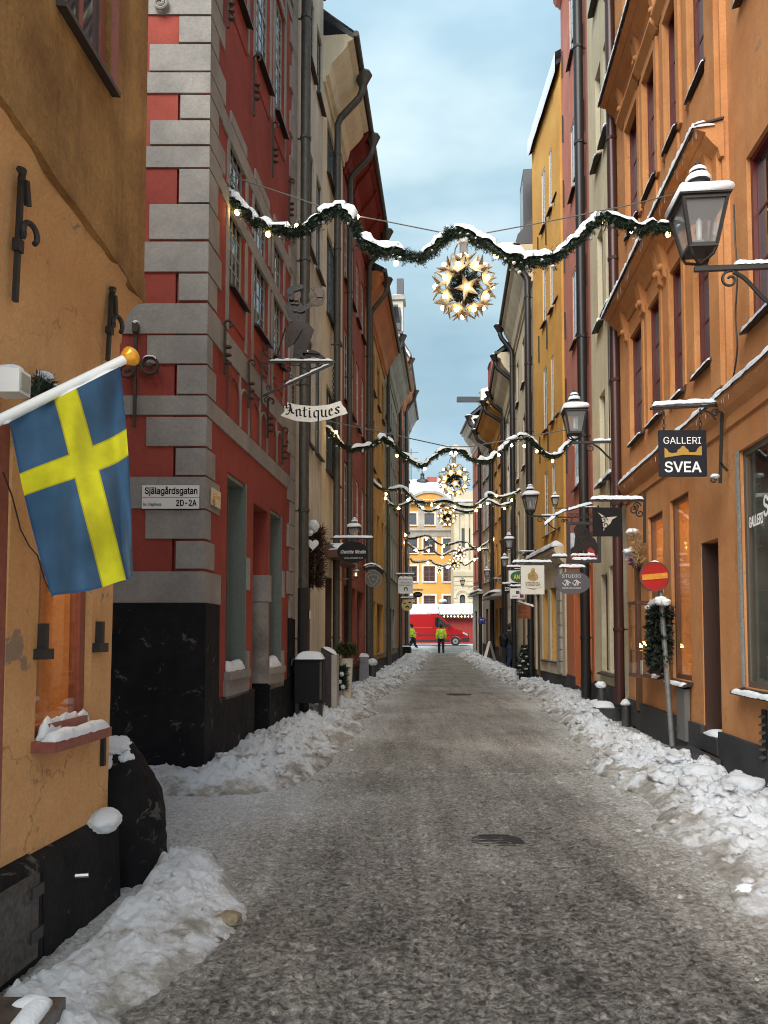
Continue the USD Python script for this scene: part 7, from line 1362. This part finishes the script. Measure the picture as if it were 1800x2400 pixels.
# ivy basket, lit display case, straw decoration on the gallery house
f = FR; pw = lambda u, v, d_=.2: f.w(f.px(u, v, d_)[0], d_, f.px(u, v, d_)[1])
t = thing('hanging_ivy', 'hanging dark ivy bush with snow on top behind the no-entry pole', 'hanging plant', pw(1545, 1570, .22)); obj('foliage', foliage([pw(1545 + 3 * math.sin(k), v, .22) for k, v in enumerate(np.linspace(1425, 1535, 12))], .15, 3200, .06, 9, .035), LEAF, t)
obj('trailing_stems', foliage([pw(1528 + k * 5, v, .22) for k, v in enumerate((1520, 1560, 1540, 1570, 1530, 1560))], .10, 600, .08, 10, .03), LEAF, t); m = MB(); [lump(m, pw(u, v, .26), r, k, (1, 1, .8)) for k, (u, v, r) in enumerate(((1532, 1415, .07), (1548, 1408, .08), (1561, 1412, .06), (1533, 1432, .04), (1520, 1424, .05)))]; obj('snow', m, SNOW, t, smooth=True); obj('hanger', MB().tube([pw(1547, 1400, .22), pw(1549, 1396, .02)], .008, 5), IRON, t)
t = thing('display_case', 'glazed wall display case with glowing yellow shelves left of the ivy', 'display case', pw(1500, 1575, .1)); s1_, za = f.px(1479, 1572, .3); s0_, zb_ = f.px(1520, 1575, .05); zt = f.px(1500, 1418, .15)[1]; s0_ = s1_ - .46
m = MB(f); z0 = zt - 1.0
for s_ in (s0_, s1_):
    for d_ in (.03, .30): m.box(s_ - .015, s_ + .015, d_ - .015, d_ + .015, z0, zt)
m.box(s0_ - .02, s1_ + .02, .0, .33, zt, zt + .04); m.box(s0_ - .02, s1_ + .02, .0, .33, z0 - .04, z0); m.box(s0_, s1_, .005, .015, z0, zt); obj('case', m, WINB, t)
for k in range(1, 3): obj('shelf', MB(f).box(s0_, s1_, .02, .30, z0 + k * .34 - .012, z0 + k * .34), plain('display_wood', (.16, .08, .04)), t)
obj('lit_panel', MB(f).box(s0_ + .05, s0_ + .20, .06, .07, z0 + .70, z0 + .94), glow('warm_panel', (1, .62, .16), 3.5), t)
rng = random.Random(8)
for k in range(7): c = f.w(s0_ + .08 + rng.random() * .3, .10 + .14 * rng.random(), z0 + .34 + .0); obj('candle_bulb', MB().ball(c + [0, 0, .04 + .12 * rng.random()], .014, 1), LAMPGLOW, t)
obj('card', MB(f).box(s0_ + .1, s0_ + .2, .22, .23, z0, z0 + .2), WHITE, t); obj('pane', MB(f).add([(s0_, .315, z0), (s1_, .315, z0), (s1_, .315, zt), (s0_, .315, zt)], [[0, 1, 2, 3]]), PANE, t); obj('side_pane', MB(f).add([(s0_ - .016, .03, z0), (s0_ - .016, .30, z0), (s0_ - .016, .30, zt), (s0_ - .016, .03, zt)], [[0, 1, 2, 3]]), PANE, t)
t = thing('straw_decoration', 'braided straw and pink flower decoration with snow, under the black carved sign', 'decoration', pw(1488, 1335, .15)); obj('straw', foliage([pw(1488 + k * 1.5, v, .16) for k, v in enumerate(np.linspace(1248, 1320, 8))], .06, 500, .10, 4, .012), tuft_mat('straw', (.3, .2, .1), (.6, .45, .28)), t); obj('flowers', foliage([pw(1488, 1312, .16), pw(1494, 1318, .16)], .09, 260, .06, 6, .03), tuft_mat('pink_flower', (.10, .03, .15), (.5, .06, .16)), t); m = MB(); lump(m, pw(1483, 1246, .18), .08, 3, (1.3, 1, .7)); lump(m, pw(1478, 1292, .18), .08, 6, (1.4, 1, .6)); snow_strip(m, [pw(1468, 1312, .18), pw(1470, 1296, .18), pw(1480, 1288, .18)], .06, .05, 4); obj('snow', m, SNOW, t, smooth=True)
f = FR4; t = thing('snowy_tree', 'small potted conifer covered with snow beside the dark walker', 'potted tree', pw(1229, 1550, .35)); c = f.w(f.px(1229, 1540, .35)[0], .35, .0); m = MB()
for k in range(9): needles(m, np.array([c + [0, 0, (.35 + k * .13) * .8 - .02], c + [0, 0, (.35 + k * .13) * .8 + .02]]), .27 - k * .026, 110, .14, np.random.default_rng(k), .025)
obj('crown', m, FIR, t); obj('trunk', MB().tube([c, c + [0, 0, 1.4]], [.03, .012], 6), WINB, t); m = MB(); rng = np.random.default_rng(4); [lump(m, c + [(.24 - .024 * k / 2) * math.cos(k * 2.4) * .8, (.24 - .024 * k / 2) * math.sin(k * 2.4) * .8, .36 + k * .046], .055 - .001 * k, k, (1.2, 1.2, .6), 1) for k in range(17)]; obj('snow', m, SNOW, t, smooth=True); obj('pot', MB().lathe([(.14, 0), (.19, .3)], c, 12), BLACKP, t)
f = FR7; c = pw(1141, 1530, .7); c[2] = zg(c[1]); t = thing('sandwich_board', 'white leaning A-frame board on the pavement before the salmon pink house', 'sandwich board', c)
obj('front_board', MB().hexa([(c[0] - .22, c[1], c[2]), (c[0] + .12, c[1] + .25, c[2] + 1.0), (c[0] - .22, c[1] + .04, c[2]), (c[0] + .12, c[1] + .29, c[2] + 1.0), (c[0] - .1, c[1] - .3, c[2]), (c[0] + .2, c[1] - .0, c[2] + 1.0), (c[0] - .1, c[1] - .26, c[2]), (c[0] + .2, c[1] + .04, c[2] + 1.0)]), WHITE, t); obj('rear_board', MB().hexa([(c[0] + .35, c[1] + .1, c[2]), (c[0] + .13, c[1] + .25, c[2] + 1.0), (c[0] + .35, c[1] + .14, c[2]), (c[0] + .13, c[1] + .29, c[2] + 1.0), (c[0] + .45, c[1] - .2, c[2]), (c[0] + .21, c[1], c[2] + 1.0), (c[0] + .45, c[1] - .16, c[2]), (c[0] + .21, c[1] + .04, c[2] + 1.0)]), GREYB, t)

# ------------------------------------------------------------------ red van and market stall on the square
y = 62.0; gz = float(zg(y)); t = thing('van', 'red panel van parked across the end of the street', 'van', (P(1020, 1500, y)[0], y + 1, gz)); k = y / 1800
X = lambda u: P(u, 1486, y)[0]; zt = gz + 2.55; xr = X(1100); xl = xr - 6.0
body = Polygon([(xl, gz + .42), (xl, zt - .12), (xl + .12, zt), (xr - 2.75, zt), (xr - 2.35, zt - .10), (xr - 1.25, gz + 1.42), (xr - .35, gz + 1.12), (xr - .08, gz + .92), (xr, gz + .55), (xr - .02, gz + .38), (xr - .6, gz + .34), (xl + .3, gz + .34)])
arches = [Point(q, gz + .36).buffer(.44) for q in (xr - 1.12, xr - 4.85)]
VR = plain('van_red', (.42, .010, .014), .28, 0, .05, 3); b_ = body.difference(unary_union(arches)); obj('body', MB().prism(b_.buffer(-.03), y, y + 1.95, 'xzy').prism(b_, y + .06, y + 1.89, 'xzy'), VR, t)
sk = Polygon([(xl + .02, gz + .30), (xr + .02, gz + .30), (xr + .02, gz + .62), (xr - .5, gz + .62), (xr - .62, gz + .5), (xl + .02, gz + .5)]).difference(unary_union(arches)); obj('bumper_sill', MB().prism(sk, y - .02, y + 1.97, 'xzy'), plain('van_plastic', (.03, .03, .032), .5), t)
obj('side_window', MB().prism(Polygon([(xr - 2.75, zt - .28), (xr - 2.32, zt - .28), (xr - 1.55, gz + 1.5), (xr - 2.75, gz + 1.5)]), y - .006, y + .01, 'xzy'), GLASS, t); obj('windscreen', MB().hexa([(xr - 2.28, y + .12, zt - .18), (xr - 2.25, y + .12, zt - .16), (xr - 2.28, y + 1.8, zt - .18), (xr - 2.25, y + 1.8, zt - .16), (xr - 1.30, y + .12, gz + 1.45), (xr - 1.27, y + .12, gz + 1.47), (xr - 1.30, y + 1.8, gz + 1.45), (xr - 1.27, y + 1.8, gz + 1.47)]), GLASS, t)
for q in (xr - 2.85, xr - 1.45): obj('door_seam', MB().box(q - .012, q + .012, y - .004, y + .02, gz + .55, zt - .25 if q < xr - 2 else gz + 1.35), BLACKP, t)
obj('side_moulding', MB().box(xl + .2, xr - .6, y - .02, y + .02, gz + .82, gz + .90), plain('van_plastic', (.03, .03, .032)), t); obj('side_rail', MB().box(xl + .2, xr - 3.0, y - .012, y + .02, gz + 1.42, gz + 1.47), plain('van_red_trim', (.55, .10, .10), .3), t)
for q in (xr - 1.12, xr - 4.85):
    w_ = sub('wheel', t)
    for nm, r0, a0, a1, mt in (('tyre', .36, 0.02, .26, plain('tyre_rubber', (.015, .015, .016), .8)), ('rim', .22, -.005, .019, plain('rim_silver', (.42, .43, .44), .35, .6)), ('hub', .07, -.02, -.006, PIPE)): obj(nm, MB().prism(Point(q, gz + .36).buffer(r0), y + a0, y + a1, 'xzy'), mt, w_)
obj('headlight', MB().prism(Polygon([(xr - .55, gz + 1.0), (xr - .15, gz + .80), (xr - .12, gz + .92), (xr - .5, gz + 1.14)]), y - .012, y + .3, 'xzy'), plain('lamp_clear', (.5, .5, .5), .15), t); obj('mirror', MB().box(xr - 1.75, xr - 1.6, y - .22, y - .02, gz + 1.45, gz + 1.75), plain('van_plastic', (.03, .03, .032)), t); obj('handle', MB().box(xr - 2.65, xr - 2.45, y - .025, y - .001, gz + 1.2, gz + 1.24), BLACKP, t)
m = MB(); snow_strip(m, [(xl + .2, y + 1.0, zt - .02), (xr - 2.6, y + 1.0, zt - .02)], 1.9, .06, 4); obj('snow', m, SNOW, t, smooth=60)
def stall(label, u0, u1, y, vr0, vr1, seed):
    gz = .6; x0, x1 = P(u0, 1450, y)[0], P(u1, 1450, y)[0]; ze, zr = P(1000, vr1, y)[2], P(1000, vr0, y)[2]; t = thing('market_stall', label, 'market stall', ((x0 + x1) / 2, y, gz)); RB = plain('stall_red', (.27, .022, .018), .7, 0, .2, 14, var=.15)
    n = int((x1 - x0) / .24)
    for i in range(n): a = x0 + (x1 - x0) * i / n; obj('board', MB().box(a + .006, a + (x1 - x0) / n - .006, y + .0 + .006 * (i % 2), y + .06, gz, ze), RB, t)
    obj('rear', MB().box(x0, x1, y + .061, y + 2.2, gz, ze - .02), RB, t); obj('roof', MB().prism(Polygon([(y - .45, ze), (y + 1.1, zr - .1), (y + 2.6, ze), (y + 2.6, ze - .08), (y + 1.1, zr - .2), (y - .45, ze - .08)]), x0 - .1, x1 + .1, 'yzx'), ROOF, t)
    b = MB(); n, k = 24, 8; gs, gd = np.meshgrid(np.linspace(x0 - .1, x1 + .1, n), np.linspace(y - .48, y + 1.2, k), indexing='ij'); z = ze + (gd - y + .45) / 1.55 * (zr - .1 - ze) + .14 + .12 * meshkit.fbm(np.stack([gs * 1.2, gd * 1.2, gs * 0], -1), 3, seed); v_ = np.stack([gs, gd, z], -1); low = v_[:, 0].copy(); low[:, 2] = ze - .03
    b.add(np.vstack([v_.reshape(-1, 3), low]), [[i * k + j, (i + 1) * k + j, (i + 1) * k + j + 1, i * k + j + 1] for i in range(n - 1) for j in range(k - 1)] + [[n * k + i, n * k + i + 1, (i + 1) * k, i * k] for i in range(n - 1)]); obj('snow', b, SNOW, t, smooth=60)
    obj('awning', MB().box(x0, x1, y - .50, y - .44, ze - .34, ze - .10), plain('dark_awning', (.05, .03, .028), .8), t); obj('fir_trim', foliage([(x, y - .5, ze - .16) for x in np.linspace(x0, x1, 20)], .10, 900, .2, seed, .04), FIR, t)
    for x in np.linspace(x0 + .3, x1 - .3, 9): obj('bulb', MB().ball((x, y - .6, ze - .2), .055, 1), BULB, t)
stall('red boarded market stall with snowy roof, right half behind the van', 1032, 1112, 69, 1418, 1440, 3); stall('red boarded market stall with snowy roof, left half behind the van', 940, 1030, 70, 1418, 1438, 5)
t = thing('roof_lamp', 'small snowy lamp head rising between the two stall roofs', 'lamp post', P(1038, 1420, 73)); c = P(1038, 1440, 73); obj('post', MB().tube([(c[0], 73, .6), (c[0], 73, c[2] + .5)], .06, 8), IRON, t); obj('head', MB().lathe([(.25, .5), (.45, .9), (.5, .95), (.1, 1.4)], c, 8), IRON, t); m = MB(); lump(m, c + [0, 0, 1.25], .38, 2, (1, 1, .6)); obj('snow', m, SNOW, t, smooth=True)

# ------------------------------------------------------------------ people
def hull_body(bones, refine=.035, it=6):
    man = m3.Manifold()
    for (p, rp), (q, rq) in bones:
        pts = np.vstack([_ICO[2].vertices * rp + np.asarray(p), _ICO[2].vertices * rq + np.asarray(q)]); man = man + m3.Manifold.hull_points(pts.astype(np.float32))
    man = man.refine_to_length(refine); mm = man.to_mesh(); tm = trimesh.Trimesh(mm.vert_properties[:, :3], mm.tri_verts, process=True); trimesh.smoothing.filter_taubin(tm, iterations=it); return tm
def person(label, base, J, jacket, trousers, hair, vest=None, extra=None, heading=0.0):
    t = thing('person', label, 'person', base); ca, sa = math.cos(heading), math.sin(heading)
    W_ = lambda p: np.asarray(base) + np.array([p[0] * ca - p[1] * sa, p[0] * sa + p[1] * ca, p[2]])
    def mk(name, bones, mat, it=6, ref=.035):
        tm = hull_body(bones, ref, it); tm.vertices = np.array([W_(p) for p in tm.vertices]); return obj(name, tm, mat, t, smooth=True)
    j = J; SK = plain('skin', (.42, .25, .18), .6)
    mk('body', [((j['neck'], .055), (j['head'], .06)), ((j['head'], .095), (np.add(j['head'], (0, -.02, .05)), .09)), ((np.add(j['head'], (0, -.085, -.02)), .018), (np.add(j['head'], (0, -.10, -.03)), .014)), ((np.add(j['head'], (-.09, 0, 0)), .02), (np.add(j['head'], (.09, 0, 0)), .02))] + [((j['wr' + s], .035), (j['ha' + s], .032)) for s in 'lr'] + [((j['ha' + s], .030), (np.add(j['ha' + s], (0, -.01, -.09)), .012)) for s in 'lr'] + [((j['chest'], .09), (j['neck'], .055)), ((j['hip'], .10), (j['chest'], .10))] + [((j['chest'], .06), (j['sh' + s], .05)) for s in 'lr'] + [((j['sh' + s], .045), (j['el' + s], .04)) for s in 'lr'] + [((j['el' + s], .038), (j['wr' + s], .032)) for s in 'lr'] + [((j['hp' + s], .08), (j['kn' + s], .055)) for s in 'lr'] + [((j['kn' + s], .05), (j['an' + s], .04)) for s in 'lr'] + [((j['hip'], .09), (j['hp' + s], .08)) for s in 'lr'], SK)
    mk('jacket', [((j['hip'], .165), (j['chest'], .185)), ((j['chest'], .185), (np.add(j['neck'], (0, 0, -.06)), .10))] + [((j['chest'], .15), (j['sh' + s], .092)) for s in 'lr'] + [((j['sh' + s], .090), (j['el' + s], .072)) for s in 'lr'] + [((j['el' + s], .070), (j['wr' + s], .056)) for s in 'lr'], jacket)
    mk('trousers', [((np.add(j['hip'], (0, 0, -.03)), .158), (j['hp' + s], .118)) for s in 'lr'] + [((j['hp' + s], .115), (j['kn' + s], .085)) for s in 'lr'] + [((j['kn' + s], .082), (j['an' + s], .066)) for s in 'lr'], trousers)
    for s in 'lr': mk('boot', [((j['an' + s], .062), (np.add(j['an' + s], (0, 0, -.06)), .06)), ((np.add(j['an' + s], (0, .02, -.065)), .055), (np.add(j['an' + s], (0, -.16, -.075)), .045))], BLACKP)
    mk('hair', [((np.add(j['head'], (0, .015, .045)), .108), (np.add(j['head'], (0, .0, .075)), .098)), ((np.add(j['head'], (0, .045, -.02)), .085), (np.add(j['head'], (0, .03, .05)), .10))], hair)
    if vest: mk('vest', [((np.add(j['hip'], (0, 0, .02)), .176), (j['chest'], .198)), ((j['chest'], .198), (np.add(j['neck'], (0, 0, -.10)), .12))] + [((j['chest'], .165), (j['sh' + s], .10)) for s in 'lr'], vest)
    if extra: extra(t, W_, mk)
    return t
def joints(stride=.0, lean=0.0, arms=.12, sway=0.0):
    J = dict(hip=(0, 0, .96), chest=(0, -lean * .6, 1.30), neck=(0, -lean, 1.50), head=(0, -lean - .02, 1.66), hpl=(.10, 0, .88), hpr=(-.10, 0, .88), knl=(.12, -stride * .55 - .02, .50), knr=(-.12, stride * .25 - .02, .50), anl=(.12, -stride, .12), anr=(-.12, stride, .14 if stride else .12),
        shl=(.20, -lean, 1.42), shr=(-.20, -lean, 1.42), ell=(.27, .06 - lean * .5, 1.15), elr=(-.27, .06 - lean * .5, 1.15), wrl=(.27 + sway, -.04 - lean * .3, .92), wrr=(-.27 - sway, -.04 - lean * .3, .92)); J['hal'] = (J['wrl'][0], J['wrl'][1] - .02, .84); J['har'] = (J['wrr'][0], J['wrr'][1] - .02, .84); return J
HIV, HIVD = plain('hi_vis_yellow', (.62, .78, .02), .6), plain('hi_vis_lime', (.50, .80, .03), .6); DKT = plain('dark_trousers', (.012, .013, .022), .8); REFL = plain('reflective_grey', (.5, .5, .45), .4)
DARK = plain('dark_coat', (.010, .010, .012), .85); NAVY = plain('navy_trousers', (.014, .020, .055), .85); HAIRD = plain('dark_hair', (.012, .010, .009), .7)
y = 47.6; b_ = P(1034, 1526, y); b_[2] = float(zg(y))
def stripes(t, W_, mk):
    for z in (1.04, 1.22): m = MB(); m.lathe([(.192, 0), (.205, .025), (.192, .05)], W_((0, 0, z)), 16, 0, 1, .95); obj('reflective_stripe', m, REFL, t)
person('worker in yellow jacket and lime vest, dark trousers, walking before the red van', b_, joints(.16, .02), HIV, DKT, HAIRD, HIVD, stripes, math.pi)
y = 49.5; b_ = P(969, 1520, y); b_[2] = float(zg(y)); J = joints(.30, .12); J.update(wrl=(.30, -.30, 1.05), hal=(.30, -.37, 1.02))
person('worker in bright yellow jacket stepping out from the left house corner by the van', b_, J, HIV, DKT, HAIRD, None, stripes, -math.pi * .62)
y = 29.8; b_ = P(1193, 1556, y); b_[2] = .10
def backpack(t, W_, mk):
    mk('backpack', [((0, .24, 1.02), .15), ((0, .25, 1.26), .16)] and [(((0, .24, 1.02), .15), ((0, .25, 1.26), .16)), (((.08, .22, 1.05), .13), ((-.08, .22, 1.2), .13))], BLACKP)
J = joints(.14, .06); J.update(ell=(.30, -.12, 1.2), wrl=(.30, -.36, 1.28), hal=(.30, -.43, 1.30))
person('walker in dark coat and navy trousers carrying a black backpack, right pavement', b_, J, DARK, NAVY, HAIRD, None, backpack, math.pi * .62)
